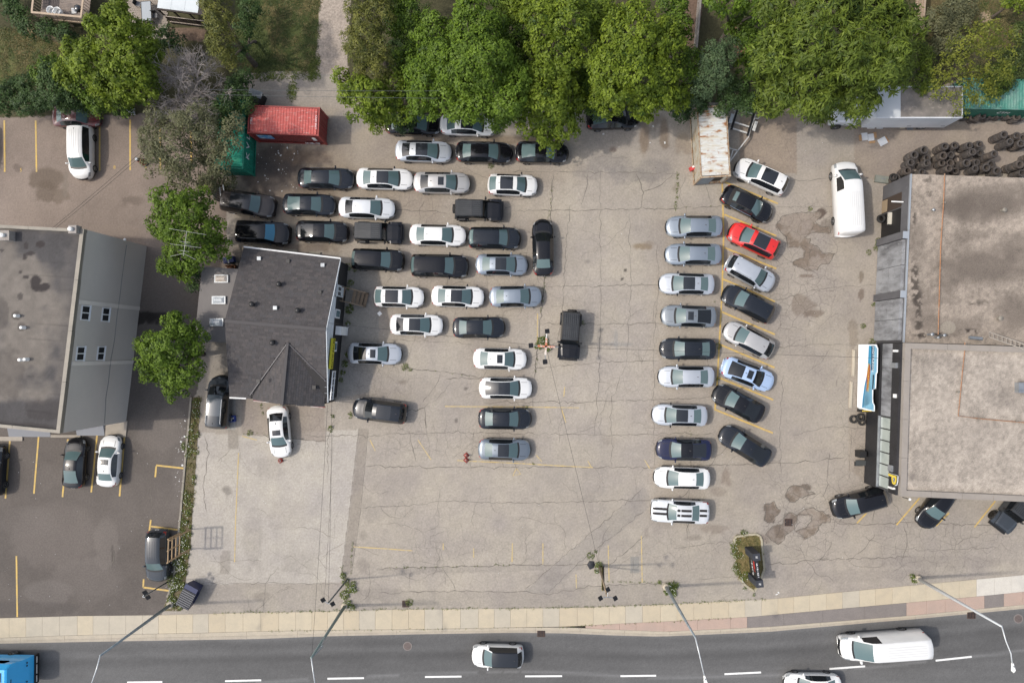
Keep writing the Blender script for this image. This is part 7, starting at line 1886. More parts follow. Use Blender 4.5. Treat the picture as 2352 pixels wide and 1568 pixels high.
tufts('strip_weeds', [(q[0] + random.gauss(0, 2), q[1], q[2]) for q in sp if q[1] > 1230 or random.random() < .25] + [(427, 1024, .45), (437, 1032, .35), (405, 1325, .6), (412, 1300, .5), (420, 1240, .3), (425, 1200, .3), (400, 1350, .4), (408, 1290, .5), (432, 1180, .3), (398, 1335, .6), (452, 925, .4)], 'weed', strip, per=34, leaf=.18, h=.25, flowers=3).location = -SO
# weeds that follow joints and the pavement edge
edge_pts = [(p[0], p[1] - 1.5) for p in PAVE_N if 480 < p[0] < 1800]
tufts('joint_weeds', along([(490, 1408)] + edge_pts, 7, .06, .14, 1.0, .15) + along([(600, 1449), (764, 1446.5), (966, 1444.5), (1176, 1441), (1302, 1439), (1428, 1432), (1700, 1417)], 8, .05, .12, .8, .35) +
      along([(1555, 392), (1556, 420), (1553, 450), (1552, 485)], 4, .08, .16, 1.2, .1) + along([(1268, 430), (1262, 500), (1250, 650), (1243, 700), (1236, 790), (1230, 850), (1225, 865)], 7, .06, .14, 1.5, .35) + along([(880, 1304), (1000, 1301), (1180, 1296)], 8, .06, .12, 1, .4) + along([(1395, 1335), (1500, 1338), (1530, 1340)], 6, .07, .14, 1, .2) + along([(920, 846), (1000, 852), (1090, 864)], 10, .05, .11, 1.5, .5) + along([(1545, 477), (1662, 473)], 10, .05, .1, 1, .4) + along([(788, 1290), (785, 1318)], 4, .07, .12, 1, .2) + along([(810, 1240), (806, 1320)], 5, .07, .12, 1, .2) + along([(1640, 690), (1637, 720)], 4, .08, .12, 1, .2) + along([(1585, 990), (1590, 1010), (1580, 1060)], 5, .06, .1, 1, .3) + along([(562, 995), (580, 992), (640, 1005)], 8, .06, .1, 1, .4) + along([(598, 928), (604, 945), (604, 955)], 4, .08, .13, 1, .1) + along([(548, 940), (545, 975)], 6, .05, .1, 1, .4),
      'weed', lot_ob, per=26, leaf=.12, h=.08, spread=.2)
tufts('asphalt_weeds', [(1127, 382, .28), (930, 842, .35), (942, 848, .18), (760, 985, .28), (806, 957, .2), (764, 955, .2), (804, 950, .18), (1212, 975, .15), (1340, 742, .2), (1982, 749, .24), (1356, 1276, .35), (1368, 1266, .15), (940, 1382, .35), (1210, 935, .15), (1225, 1065, .12), (1860, 480, .2), (575, 994, .3), (800, 613, .35), (815, 620, .2), (2003, 783, .3), (1650, 795, .3), (1649, 870, .2), (1995, 580, .25), (2006, 700, .2), (2018, 555, .35), (2013, 570, .3), (1535, 745, .2), (1515, 1335, .2)], 'weed', lot_ob, per=46, leaf=.15, h=.14)
tufts('flowering_weeds', [(803, 711, .55), (808, 700, .35), (800, 742, .3), (806, 650, .4), (800, 662, .25), (793, 835, .45), (788, 855, .35), (784, 872, .3), (798, 815, .3), (1247, 786, .75), (1236, 795, .5), (1258, 800, .5), (1250, 778, .4), (795, 1335, .5), (805, 1350, .6), (792, 1365, .6), (812, 1340, .4), (798, 1385, .55), (810, 1392, .4), (788, 1320, .4), (815, 1352, .4), (1375, 1297, .5), (1370, 1310, .3), (1536, 1350, .75), (1548, 1342, .6), (1545, 1362, .5), (1530, 1360, .3), (2100, 1330, .45), (2094, 1322, .3), (760, 980, .2)], 'weed', lot_ob, per=50, leaf=.2, h=.35, flowers=3)
# lawns in the yards
def lawn(poly, n, kind, nm, leaf=.14):
    xs = [p[0] for p in poly]; ys = [p[1] for p in poly]; out = []
    while len(out) < n:
        u, v_ = random.uniform(min(xs), max(xs)), random.uniform(min(ys), max(ys))
        if poly_mask(np.array([u]), np.array([v_]), poly)[0]: out.append((u, v_, random.uniform(.2, .45)))
    return tufts(nm, out, kind, yard_ob, per=20, leaf=leaf, h=.06)
lawn([(545, 0), (735, 0), (726, 165), (560, 165)], 420, 'grass', 'lawn_grass')
lawn([(600, 0), (735, 0), (726, 165), (640, 165)], 160, 'drygrass', 'lawn_dry_grass')
lawn([(0, 62), (70, 78), (150, 106), (145, 150), (95, 190), (0, 195)], 220, 'drygrass', 'lawn_dry_grass')
lawn([(0, 62), (70, 78), (150, 106), (145, 150), (95, 190), (0, 195)], 160, 'grass', 'lawn_grass')
lawn([(2105, 0), (2352, 0), (2352, 190), (2120, 190)], 260, 'drygrass', 'lawn_dry_grass')
lawn([(2105, 0), (2352, 0), (2352, 190), (2120, 190)], 240, 'grass', 'lawn_grass')
lawn([(560, 168), (720, 168), (700, 182), (570, 182)], 26, 'weed', 'path_weeds', .16)
lawn([(662, 178), (676, 178), (682, 240), (668, 240)], 14, 'weed', 'path_weeds', .16)
lawn([(716, 120), (728, 120), (732, 185), (708, 188)], 26, 'weed', 'path_weeds', .2)
lawn([(900, 0), (990, 0), (970, 90), (920, 110)], 120, 'grass', 'lawn_grass')
# ================================================================ CONTAINERS, TRUCK, TRAILER
def container(name, label, pts, H, cols, n_rib, text_=None, open_doors=False, group='shipping containers'):
    """pts: roof corner pixels A,B,C,D ; A->B is the long side"""
    w = [P(a, b, H) for a, b in pts]; g = [Vector((q.x, q.y, 0)) for q in w]
    c = sum(g, Vector()) / 4
    x = (g[1] - g[0]).normalized(); L = ((g[1] - g[0]).length + (g[2] - g[3]).length) / 2; W = ((g[3] - g[0]).length + (g[2] - g[1]).length) / 2
    e = empty(name, c, math.atan2(x.y, x.x), label, 'container', group)
    m_roof, m_side, m_frame = cols
    l, h = L / 2, W / 2
    # corrugated roof
    v, f = [], []
    xs = []
    for k in range(n_rib):
        x0 = -l + .12 + (L - .24) * k / n_rib; p = (L - .24) / n_rib
        xs += [(x0, 0), (x0 + p * .35, 0), (x0 + p * .5, .03), (x0 + p * .85, .03)]
    xs.append((l - .12, 0))
    for a, z in xs: v += [(a, -h + .07, H - .04 + z), (a, h - .07, H - .04 + z)]
    f = [(2 * i, 2 * i + 2, 2 * i + 3, 2 * i + 1) for i in range(len(xs) - 1)]
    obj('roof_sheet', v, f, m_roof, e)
    # corrugated sides
    for s in (-1, 1):
        v = []
        for a, z in xs: v += [(a, s * (h - .06 + z * .9), .14), (a, s * (h - .06 + z * .9), H - .06)]
        f = [(2 * i, 2 * i + 2, 2 * i + 3, 2 * i + 1) if s < 0 else (2 * i, 2 * i + 1, 2 * i + 3, 2 * i + 2) for i in range(len(xs) - 1)]
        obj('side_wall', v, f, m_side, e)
        MB().box(-l, l, s * h - .05, s * h + .05, H - .11, H).build('top_rail', m_frame, e)
        MB().box(-l, l, s * h - .05, s * h + .05, 0.02, .16).build('bottom_rail', m_frame, e)
    for sx in (-1, 1):
        MB().box(sx * l - .06, sx * l + .06, -h, h, H - .12, H - .002).build('end_rail', m_frame, e)
        for sy in (-1, 1): MB().box(sx * l - .07, sx * l + .07, sy * h - .08, sy * h + .08, 0.0, H + .005).build('corner_post', m_frame, e)
    MB().box(-l, l, -h, h, .1, .16).build('floor', m_frame, e)
    MB().box(-l, -l + .04, -h + .08, h - .08, .16, H - .12).build('end_wall', m_side, e)
    if not open_doors:
        for s in (-1, 1):
            d = MB().box(l - .03, l + .02, min(s * .02, s * (h - .08)), max(s * .02, s * (h - .08)), .16, H - .12).build('door', m_side, e)
            for y in (.3, .8):
                MB().tube([(l + .045, s * y, .2), (l + .045, s * y, H - .15)], .02, 5).build('lock_bar', m_frame, d)
    return e, l, h

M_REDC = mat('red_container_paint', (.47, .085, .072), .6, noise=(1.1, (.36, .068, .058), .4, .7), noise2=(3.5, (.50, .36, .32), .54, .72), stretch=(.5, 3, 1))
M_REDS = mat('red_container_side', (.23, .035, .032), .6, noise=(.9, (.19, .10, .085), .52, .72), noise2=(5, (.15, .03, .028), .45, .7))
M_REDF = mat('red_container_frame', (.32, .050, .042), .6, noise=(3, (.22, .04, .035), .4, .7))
e, l, h = container('shipping_container', 'red shipping container with scratched roof beside the gravel path', [(570, 304.8), (731, 310.7), (732, 248), (572, 243)], 2.59, (M_REDC, M_REDS, M_REDF), 24)
text('stencilled_code', 'CAXU 304 7', M_WFRAME, e, (l - .22, -.05, 2.595), (0, 0, R(-90)), .22, .001)
text('stencilled_code', '7 304', M_WFRAME, e, (-l + .25, -.15, 2.595), (0, 0, R(90)), .24, .001)
MB().box(-l + .55, -l + 1.85, -h - .075, -h - .05, 1.3, 2.2).build('logo_panel', mat('blue_logo', (.10, .30, .55), .5, noise=(3, (.55, .60, .62), .5, .6)), e)
MB().box(l - .75, l - .45, -h - .075, -h - .05, 1.2, 1.9).build('data_plate', M_WHITEP, e)
MB().box(l - 1.8, l - .5, -h - .078, -h - .05, .2, .5).build('torn_label', mat('torn_label', (.5, .52, .53), .6, noise=(5, (.25, .06, .05), .5, .55)), e)
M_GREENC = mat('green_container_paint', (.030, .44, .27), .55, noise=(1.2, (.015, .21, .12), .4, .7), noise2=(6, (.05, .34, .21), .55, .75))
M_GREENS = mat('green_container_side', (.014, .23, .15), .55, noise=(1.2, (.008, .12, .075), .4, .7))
e, l, h = container('shipping_container', 'bright green container under the sparse tree, leaves scattered on its roof', [(563, 226), (557, 387), (493, 384), (499, 223)], 2.59, (M_GREENC, M_GREENS, M_GREENS), 22)
text('container_lettering', 'K V Logis', M_WFRAME, e, (.2, h + .06, 1.75), Matrix(((-1, 0, 0), (0, 0, 1), (0, 1, 0))), .95, .004)
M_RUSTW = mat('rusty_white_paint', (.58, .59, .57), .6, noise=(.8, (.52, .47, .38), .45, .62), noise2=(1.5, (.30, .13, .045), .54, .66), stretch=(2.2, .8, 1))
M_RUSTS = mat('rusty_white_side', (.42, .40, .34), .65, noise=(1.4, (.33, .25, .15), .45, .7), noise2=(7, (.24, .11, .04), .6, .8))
e, l, h = container('shipping_container', 'rust-streaked white container with one door open beside the trailer', [(1602, 245), (1611, 406), (1675, 405), (1670, 244)], 2.59, (M_RUSTW, M_RUSTS, mat('rusty_frame', (.40, .33, .24), .7, noise=(3, (.24, .11, .04), .45, .65))), 22, open_doors=True)
MB().box(l - .02, l + .02, -h + .08, 0, .16, 2.45).build('door', mat('inner_door_grey', (.22, .26, .28), .6, noise=(2, (.16, .18, .2), .4, .7)), e)
do = MB().box(-.02, .02, 0, 1.15, .16, 2.45).build('open_door', M_RUSTS, e, loc=(l, h - .06, 0), rot=(0, 0, R(-62) + R(180)))
MB().box(l - .25, l - .2, -h + .06, h - .06, .16, 2.4).build('dark_inside', M_BLACK, e)
text('stencilled_code', 'MSK 204', M_WFRAME, e, (l - .25, 0, 2.595), (0, 0, R(90)), .24, .001)
M_GRN2 = mat('sea_green_container', (.06, .22, .17), .6, noise=(.9, (.20, .29, .25), .45, .7), noise2=(4, (.05, .15, .12), .5, .75))
e, l, h = container('shipping_container', 'faded sea-green container behind the tyre row at the frame edge', [(2214, 248), (2392, 252), (2392, 184), (2214, 181)], 2.6, (M_GRN2, mat('sea_green_side', (.03, .15, .105), .6), M_GRN2), 26)
text('container_lettering', 'CTN', M_WFRAME, e, (.6, -h - .06, 1.8), (R(90), 0, 0), .5, .004)

# ---- box truck
def box_truck():
    Z = 3.45
    a, b, c, d = (P(q[0], q[1], Z) for q in ((2012, 270), (2210, 270), (2210, 199), (2014, 201)))
    cen = (a + b + c + d) / 4; x = (b - a).normalized(); L = (b - a).length; W = (c - b).length
    e = empty('box_truck', (cen.x, cen.y, 0), math.atan2(x.y, x.x), 'white box truck with dirty roof parked under the walnut', 'truck')
    l, h = L / 2, W / 2
    M_TR = mat('dirty_truck_roof', (.21, .185, .165), .7, noise=(.7, (.13, .12, .105), .4, .65), noise2=(4, (.30, .26, .23), .55, .75))
    M_BOXW = mat('white_truck_side', (.62, .64, .66), .5, noise=(.7, (.54, .56, .58), .4, .7))
    MB().box(-l, l, -h, h, .95, Z - .03).build('cargo_box', M_BOXW, e)
    MB().box(-l + 2.0, l - .06, -h + .06, h - .06, Z - .035, Z).build('roof_panel', M_TR, e)
    MB().box(-l + .06, -l + 1.98, -h + .06, h - .06, Z - .035, Z + .004).build('roof_panel', mat('clean_truck_roof', (.50, .52, .53), .6), e)
    for s in (-1, 1): MB().box(-l, l, s * h - .05, s * h + .05, Z - .10, Z + .02).build('roof_rail', M_BOXW, e)
    MB().box(l - .04, l + .03, -h, h, Z - .10, Z + .02).build('rear_header', M_BOXW, e)
    MB().add([(-l, -h, 2.6), (-l, h, 2.6), (-l, h, Z - .05), (-l, -h, Z - .05), (-l - .55, -h * .8, 2.7), (-l - .55, h * .8, 2.7), (-l - .35, h * .85, Z - .25), (-l - .35, -h * .85, Z - .25)], [(4, 5, 6, 7), (7, 6, 2, 3), (0, 4, 7, 3), (5, 1, 2, 6), (0, 1, 5, 4)]).build('wind_deflector', M_BOXW, e)
    cx = -l - .35
    v = []
    for x_, z in ((cx, 2.35), (cx - .9, 2.3), (cx - 1.35, 1.55), (cx - 2.1, 1.35), (cx - 2.3, .7)): v += [(x_, -.95, .5), (x_, -1.0, min(z, 1.4)), (x_, -.85, z), (x_, .85, z), (x_, 1.0, min(z, 1.4)), (x_, .95, .5)]
    f = [(i * 6 + j, i * 6 + j + 1, (i + 1) * 6 + j + 1, (i + 1) * 6 + j) for i in range(4) for j in range(5)] + [tuple(range(5, -1, -1)), tuple(24 + k for k in range(6))]
    cb = MB().add(v, f).build('cab', M_BOXW, e)
    MB().add([(cx - .92, -.8, 2.28), (cx - .92, .8, 2.28), (cx - 1.36, .85, 1.6), (cx - 1.36, -.85, 1.6)], [(0, 1, 2, 3), (3, 2, 1, 0)]).build('windshield', M_GLASS, e)
    tm, rm = wheel_meshes(.42, .28)
    for wx in (cx - 1.6, l - 1.6):
        for s in (-1, 1):
            w = inst('wheel', tm, M_RUBBER, e, (wx, s * 1.0, .42), None, (1, s, 1)); inst('rim', rm, M_RIM, w)
    MB().box(-l, l, -.5, .5, .6, .95).build('chassis', M_BLACK, e)
    for sx in (.15, l - .5): MB().box(sx, sx + .35, -h - .012, -h + .01, 1.3, 1.42).build('side_marker', mat('grey_marker', (.2, .21, .22), .6), e)
box_truck()

# ---- boat trailer
def trailer():
    def q(a, b, z): return P((1680 + a / 6.535) / 1.06293, (240 + b / 6.535) / 1.06293, z)
    b0 = q(800, 560, 0)
    e = empty('boat_trailer', b0, 0, 'bare black and white boat trailer frame beside the rusty container', 'trailer')
    def bar(nm, p0, p1, w, h_, m): MB().bar(q(*p0) - b0, q(*p1) - b0, w, h_).build(nm, m, e)
    M_TW = mat('chalky_white_steel', (.58, .58, .56), .6, noise=(3, (.42, .41, .39), .45, .7))
    bar('side_beam', (805, 110, .6), (690, 500, .6), .16, .14, M_BLACK); bar('side_beam', (1065, 190, .6), (945, 600, .6), .16, .14, M_BLACK)
    bar('side_rail', (770, 170, .55), (645, 520, .55), .07, .07, M_TW); bar('side_rail', (1080, 260, .55), (980, 540, .55), .07, .07, M_TW)
    for p0, p1 in (((810, 180, .55), (1040, 250, .55)), ((700, 370, .55), (970, 455, .55)), ((670, 470, .55), (940, 555, .55))): bar('cross_bar', p0, p1, .12, .08, M_TW)
    for p0, p1 in (((985, 520, .55), (960, 620, .55)), ((960, 620, .55), (790, 840, .55)), ((790, 840, .55), (660, 1020, .55)), ((720, 815, .55), (665, 990, .55)), ((655, 795, .55), (800, 840, .55)), ((645, 520, .55), (640, 700, .55)), ((640, 700, .55), (655, 1010, .55))): bar('tongue', p0, p1, .09, .09, M_TW)
    bar('roller_arm', (740, 115, .6), (710, 200, .6), .05, .05, M_TW); bar('roller_arm', (710, 200, .6), (770, 215, .6), .05, .05, M_TW); bar('light_bar', (1070, 320, .6), (1120, 325, .6), .05, .05, M_TW); bar('light_bar', (1120, 325, .6), (1180, 270, .6), .05, .05, M_TW)
    tm, rm = wheel_meshes(.30, .2)
    for c, s in (((672, 345), 1), ((1045, 465), -1)):
        p = q(c[0], c[1], .3) - b0
        w = inst('wheel', tm, M_RUBBER, e, (p.x, p.y, .30), (0, 0, R(72)), (1, s, 1)); inst('rim', rm, M_RIM, w)
        MB().box(-.42, .42, -.13, .13, .60, .66).build('fender', mat('pale_fender', (.5, .53, .55), .5) if s > 0 else M_TW, e, loc=(p.x, p.y, 0), rot=(0, 0, R(72)))
trailer()

# ================================================================ TYRE STACKS
TY = []
def tyre_mesh(r, w):
    return MB().lathe([(r * .60, -.01), (r * .60, 0), (r * .93, 0), (r, w * .2), (r, w * .8), (r * .93, w), (r * .60, w), (r * .58, w * .85), (r * .62, w * .2), (r * .60, -.01)], 14, cap=False).mesh('tyre', M_RUBBER, True)
TYM = [tyre_mesh(.33, .21), tyre_mesh(.36, .23), tyre_mesh(.31, .20)]
M_TY2 = mat('dusty_tyre_rubber', (.050, .044, .042), .9, noise=(2.0, (.095, .083, .075), .4, .7))
M_TY3 = mat('brown_dusty_tyre_rubber', (.060, .049, .043), .9, noise=(2.0, (.11, .09, .075), .4, .7))
random.seed(77)
# top-of-stack pixels (survey of the roof-side crop, 7.35 px per source px) and number of tyres
tops = [(570, 775, 5), (395, 865, 6), (330, 1005, 6), (615, 915, 4), (615, 1020, 6), (265, 1150, 6), (520, 1175, 5), (940, 710, 7), (1125, 700, 5), (1370, 695, 7), (1570, 670, 6), (910, 875, 6), (1045, 860, 4), (1435, 815, 7), (1565, 835, 3), (1830, 850, 9), (900, 1010, 5), (1040, 1010, 3), (1330, 1010, 5), (1505, 1005, 3), (1005, 1110, 7), (1135, 1155, 3), (1490, 1120, 6), (1685, 1095, 5), (1765, 1035, 4), (1880, 1150, 5), (2010, 500, 8), (2230, 525, 5), (2340, 560, 5), (2110, 640, 8), (2310, 665, 7), (2280, 1040, 8), (2320, 1180, 7), (65, 1280, 4), (1175, 945, 1),
        (1310, 155, 3), (1610, 165, 6), (1790, 145, 3), (1925, 150, 4), (2120, 145, 5), (2240, 195, 5), (2330, 180, 4), (1460, 190, 3), (1700, 170, 3), (2030, 160, 3), (2420, 640, 6), (2420, 1100, 6), (2450, 900, 5), (2440, 500, 5)]
cnt = 0
rest_t = MB()
order = []
for (a, b, n) in tops:
    k = random.randrange(3); h = (.21, .23, .20)[k]
    sx, sy = 2180 + a / 7.35, 260 + b / 7.35
    top = P(sx / 1.06293, sy / 1.06293, n * h)
    for i in range(n): order.append((n - 1 - i, b < 250, top.x + random.gauss(0, .022), top.y + random.gauss(0, .022), i * h, k))
order.sort()
for dep, row, x, y, z, k in order:
    if cnt < 270:
        o = inst('stacked_tyre', TYM[k], random.choice((M_TY2, M_TY2, M_TY3)), None, (x, y, z + .01), (random.gauss(0, .02), random.gauss(0, .02), random.random() * 6))
        tag(o, ('topmost used tyre of a stack ' if dep == 0 else 'used tyre second in a stack ' if dep == 1 else 'used tyre lower down a stack ') + ('along the sea-green container' if row else 'behind the gravel-roofed garage'), 'tyre', ('top tyres' if dep == 0 else 'second tyres' if dep == 1 else 'lower tyres') + (' along the sea-green container' if row else ' behind the garage')); cnt += 1
    else:
        r = (.33, .36, .31)[k]; w = (.21, .23, .20)[k]
        rest_t.lathe([(r * .6, 0), (r * .93, 0), (r, w * .2), (r, w * .8), (r * .93, w), (r * .6, w)], 12, (x, y, z + .01), cap=False)
if rest_t.v:
    tag(rest_t.build('lower_stacked_tyres', M_TY2, None, True), 'lower used tyres inside the dusty stacks behind the garage', 'tyres', 'tyre stacks behind the garage', 'stuff')
def tyre_pile(spots, label, grp):
    for (a, b, i, k) in spots:
        h = (.21, .23, .20)[k]; p = P(a, b, i * h)
        tag(inst('loose_tyre', TYM[k], M_RUBBER, None, (p.x, p.y, i * h + .008), (0, 0, random.random() * 6)), label, 'tyre', grp)
tyre_pile([(2022, 503, 0, 1), (2022, 503, 1, 1), (2022, 503, 2, 1), (2022, 503, 3, 1)], 'black tyre stacked before the open garage bay behind the cargo van', 'tyres by the open bay')
tyre_pile([(1959, 962, 0, 1), (1975, 958, 0, 1), (1975, 957.5, 1, 0), (1978, 968, 0, 0)], 'black tyre lying below the yellow notice board', 'tyres by the notice board')
tyre_pile([(1576, 267, 0, 1)], 'single black tyre lying left of the rusty container', None)
tyre_pile([(2050, 408, 0, 0), (2050, 408, 1, 0), (2050, 408, 2, 0), (2050, 408, 3, 0), (2050, 408, 4, 0)], 'black tyre stacked at the north corner of the garage wall', 'tyres at the garage corner')

# ================================================================ POLES, LAMPS, CABLES
M_POLE = mat('weathered_pole_steel', (.30, .34, .36), .5, .4, noise=(2, (.20, .23, .24), .4, .7))
M_POLEL = mat('pale_pole_steel', (.55, .57, .58), .45, .4)
M_POLED = mat('dark_pole', (.09, .10, .10), .6)
M_POLEW = mat('wooden_pole', (.30, .23, .15), .85, noise=(2, (.21, .16, .11), .4, .7))
def street_lamp(label, base, top, ztop, armpts, m, head=None, zb=0.0, r=(.15, .07), arms=True):
    b = P(*base, zb); t = P(*top, ztop)
    e = empty('street_lamp', (b.x, b.y, zb), 0, label, 'street lamp', 'street lamps along the pavement')
    bv = Vector((b.x, b.y, zb)); d = t - bv
    MB().tube([(0, 0, 0), d * .35, d], [r[0], r[0] * .85, r[1]], 10).build('pole', m, e, True)
    MB().lathe([(.30, 0), (.30, .22), (.24, .30), (.16, .32)], 14).build('footing', M_KERB, e)
    ps = [d] + [P(a, c, z) - bv for a, c, z in armpts]
    MB().tube(ps, [.055] + [.045] * (len(ps) - 1), 6).build('arm', M_POLEL, e, True)
    if head:
        p = P(*head) - bv; dr = (ps[-1] - ps[-2]); a = math.atan2(dr.y, dr.x)
        hd = MB().add([(-.10, -.06, 0), (.45, -.14, 0), (.62, 0, 0), (.45, .14, 0), (-.10, .06, 0), (-.08, -.04, .10), (.40, -.10, .14), (.55, 0, .12), (.40, .10, .14), (-.08, .04, .10)], [(0, 4, 3, 2, 1), (5, 6, 7, 8, 9), (0, 1, 6, 5), (1, 2, 7, 6), (2, 3, 8, 7), (3, 4, 9, 8), (4, 0, 5, 9)]).build('lamp_head', M_WHITEP, e, loc=p, rot=(0, 0, a))
        MB().lathe([(.05, .14), (.05, .20), (.02, .21)], 8, (.12, 0, 0)).build('photocell', M_STEEL, hd)
    return e
street_lamp('tall grey street lamp rooted in weeds beside the black sign island', (1529, 1346), (1597, 1463), 10.7, [(1606, 1500, 10.9), (1618, 1553, 11.0)], M_POLE, (1618, 1553, 11.0))
street_lamp('tall pale street lamp at the pink paving, arm over the delivery van lane', (2107, 1327), (2301, 1438), 10.7, [(2310, 1470, 10.8), (2322, 1500, 10.9), (2325, 1525, 10.9)], M_POLEL, (2325, 1524, 10.9))
street_lamp('tall grey street lamp beside the blue waste bin', (393, 1387), (230, 1505), 10.1, [(222, 1535, 10.3), (209, 1572, 10.4)], M_POLE, (209, 1574, 10.4))
e = street_lamp('tall greenish street lamp with cables, rooted in the flower weeds', (793, 1390), (715, 1510), 9.9, [(719, 1540, 10.0), (724, 1572, 10.1)], mat('greenish_pole', (.20, .25, .235), .5, .4), (724, 1574, 10.1), r=(.15, .09))
bv = Vector(e.location)
MB().tube([P(746, 1462, 7.0) - bv, P(738, 1484, 8.6) - bv, P(742, 1482, 8.6) - bv, P(724, 1502, 9.5) - bv], .04, 5).build('brace', M_POLE, e)

M_FLOOD = mat('floodlight_black', (.015, .015, .016), .5)
def flood(e, p, rot, sz=.34):
    f = MB().box(-sz / 2, sz / 2, -sz / 2, sz / 2, -.05, .07).build('floodlight', M_FLOOD, e, loc=p, rot=rot)
    MB().box(-sz * .42, sz * .42, -sz * .42, sz * .42, -.065, -.05).build('lens', M_LAMP, f)
    for k in range(4): MB().box(-sz * .4 + k * sz * .22, -sz * .4 + k * sz * .22 + .03, -sz * .45, sz * .45, .07, .10).build('cooling_fin', M_FLOOD, f)
# floodlight cross near the centre
b = P(1250, 796, 0); e = empty('floodlight_mast', b, 0, 'floodlight mast with an orange and white cross of four arms in the centre', 'floodlight', 'floodlight masts')
Zc = 6.0; bv = Vector(b)
M_OR = mat('flaking_orange_paint', (.46, .155, .085), .7, noise=(4, (.55, .50, .44), .48, .62))
M_OW = mat('flaking_white_paint', (.58, .52, .46), .7, noise=(4, (.45, .20, .13), .55, .65))
top = P(1254, 795.5, Zc) - bv
MB().tube([(0, 0, 0), top], [.10, .08], 8).build('pole', M_OW, e)
def zz(x, y, z=Zc): return P((1280 + x / 9.8) / 1.06293, (740 + y / 9.8) / 1.06293, z) - bv
for q0, q1, m in ((( 520, 1035), (530, 830), M_OR), ((520, 1035), (320, 1020), M_OR), ((515, 1035), (505, 1235), M_OW), ((520, 1035), (735, 1048), M_OR)):
    MB().bar(zz(*q0), zz(*q1), .15, .15).build('cross_arm', m, e)
for q0, q1 in (((530, 830), (545, 690)), ((320, 1020), (190, 1010)), ((505, 1235), (498, 1380)), ((735, 1048), (850, 1050))):
    MB().tube([zz(*q0), zz(*q1)], .03, 5).build('bracket', M_STEEL, e)
for q in ((548, 668), (158, 1010), (497, 1400), (850, 1050)): flood(e, zz(*q), (.25, .1, .1), .36 if q[0] != 850 else .2)
for (lb, base, topp, zt_, m, floods, r) in (('wooden floodlight pole with three lamps near the curb weeds', (1376, 1299), (1395, 1370), 7.3, M_POLEW, ((1396, 1353), (1379, 1373), (1413, 1373)), .10), ('dark floodlight pole with two lamps in the flower weeds', (798, 1330), (753, 1385), 6.3, M_POLED, ((742, 1377), (764, 1386)), .08), ('slim floodlight pole leaning over the corner beside the dark grey SUV', (388, 1334), (328, 1370), 4.2, M_POLED, ((333, 1360), (340, 1371)), .06)):
    b = P(*base, 0); e = empty('floodlight_mast', b, 0, lb, 'floodlight', 'floodlight masts'); bv = Vector(b)
    t = P(*topp, zt_) - bv
    MB().tube([(0, 0, 0), t], [r, r * .7], 8).build('pole', m, e, True)
    for (fx, fy) in floods:
        p = P(fx, fy, zt_) - bv
        MB().tube([t, p], .03, 5).build('bracket', M_STEEL, e)
        flood(e, p, (.3, .2, .5), .32)
# two planks strapped to the wooden pole
b = P(1383, 1300, 0); e = empty('leaning_planks', b, 0, 'two old planks leaning on the wooden floodlight pole', 'planks'); bv = Vector(b)
MB().bar((0, 0, 0), P(1383.5, 1355, 4.5) - bv, .12, .05).build('plank', mat('mossy_plank', (.20, .17, .05), .85), e); MB().bar((.12, 0, 0), P(1387, 1355, 4.5) - bv, .12, .05).build('plank', mat('dark_plank', (.07, .055, .04), .85), e)
# overhead cables
M_CABLE = mat('black_cable', (.02, .02, .02), .6)
def cable(label, a, b, sag=.5, r=.011, m=M_CABLE):
    a, b = Vector(a), Vector(b); n = 14
    pts = [a.lerp(b, i / n) - Vector((0, 0, sag * 4 * (i / n) * (1 - i / n))) - a for i in range(n + 1)]
    e = empty('overhead_cable', a, 0, label, 'cable', 'overhead cables')
    MB().tube(pts, r, 4).build('wire', m, e)
crossp = P(1254, 795.5, 6.0)
cable('overhead cable from the house gable to the central floodlight cross', P(757, 742, 4.6), crossp, .5)
cable('overhead cable from the floodlight cross down to the wooden floodlight pole', crossp, P(1377, 1302, .9), .2, .012)
cable('overhead cable from the floodlight cross to the black front hall', crossp, P(2078, 824, 5.3), .4)
cable('overhead cable along the house front to the greenish street lamp', P(752, 930, 4.6), P(716, 1508, 9.7), .2)
cable('overhead cable beside it ending at the dark floodlight pole', P(762, 900, 4.2), P(754, 1384, 6.2), .2)
cable('upper power line over the gravel at the red container', P(470, 206, 8.5), P(1010, 209, 8.5), .1, .012, M_POLED)
cable('lower power line over the gravel at the red container', P(470, 217, 8.3), P(1010, 226, 8.3), .1, .012, M_POLED)
cable('service wire from the bare tree to the grey block chimney', P(120, 524, 8.8), P(340, 335, 8.0), .1, .013)
cable('second service wire close beside the chimney wire', P(128, 524, 8.8), P(347, 338, 8.0), .1, .013)

# ================================================================ SMALL THINGS ON THE LOTS
M_CONE = mat('traffic_orange', (.52, .065, .035), .55, noise=(5, (.42, .06, .04), .4, .7)); M_CONEW = mat('cone_white_collar', (.62, .58, .56), .5)
def cone(px, py, label, lying=None, col=M_CONE):
    e = empty('traffic_cone', P(px, py, 0), random.random(), label, 'cone', 'traffic cones')
    MB().box(-.20, .20, -.20, .20, 0, .04).build('base', mat('dark_red_base', (.16, .03, .025), .7), e)
    MB().lathe([(.15, .04), (.10, .26)], 14, cap=False).build('lower_body', col, e, True)
    MB().lathe([(.10, .26), (.07, .42)], 14, cap=False).build('collar', M_CONEW, e, True)
    MB().lathe([(.07, .42), (.03, .66), (.02, .67)], 14).build('tip', col, e, True)
cone(1071, 1045, 'pale-topped traffic cone, the upper of two by the steel-blue sedan')
cone(1071, 1056, 'red traffic cone, the lower of two by the steel-blue sedan')
cone(645, 1057, 'red traffic cone at the nose of the white sedan before the house')
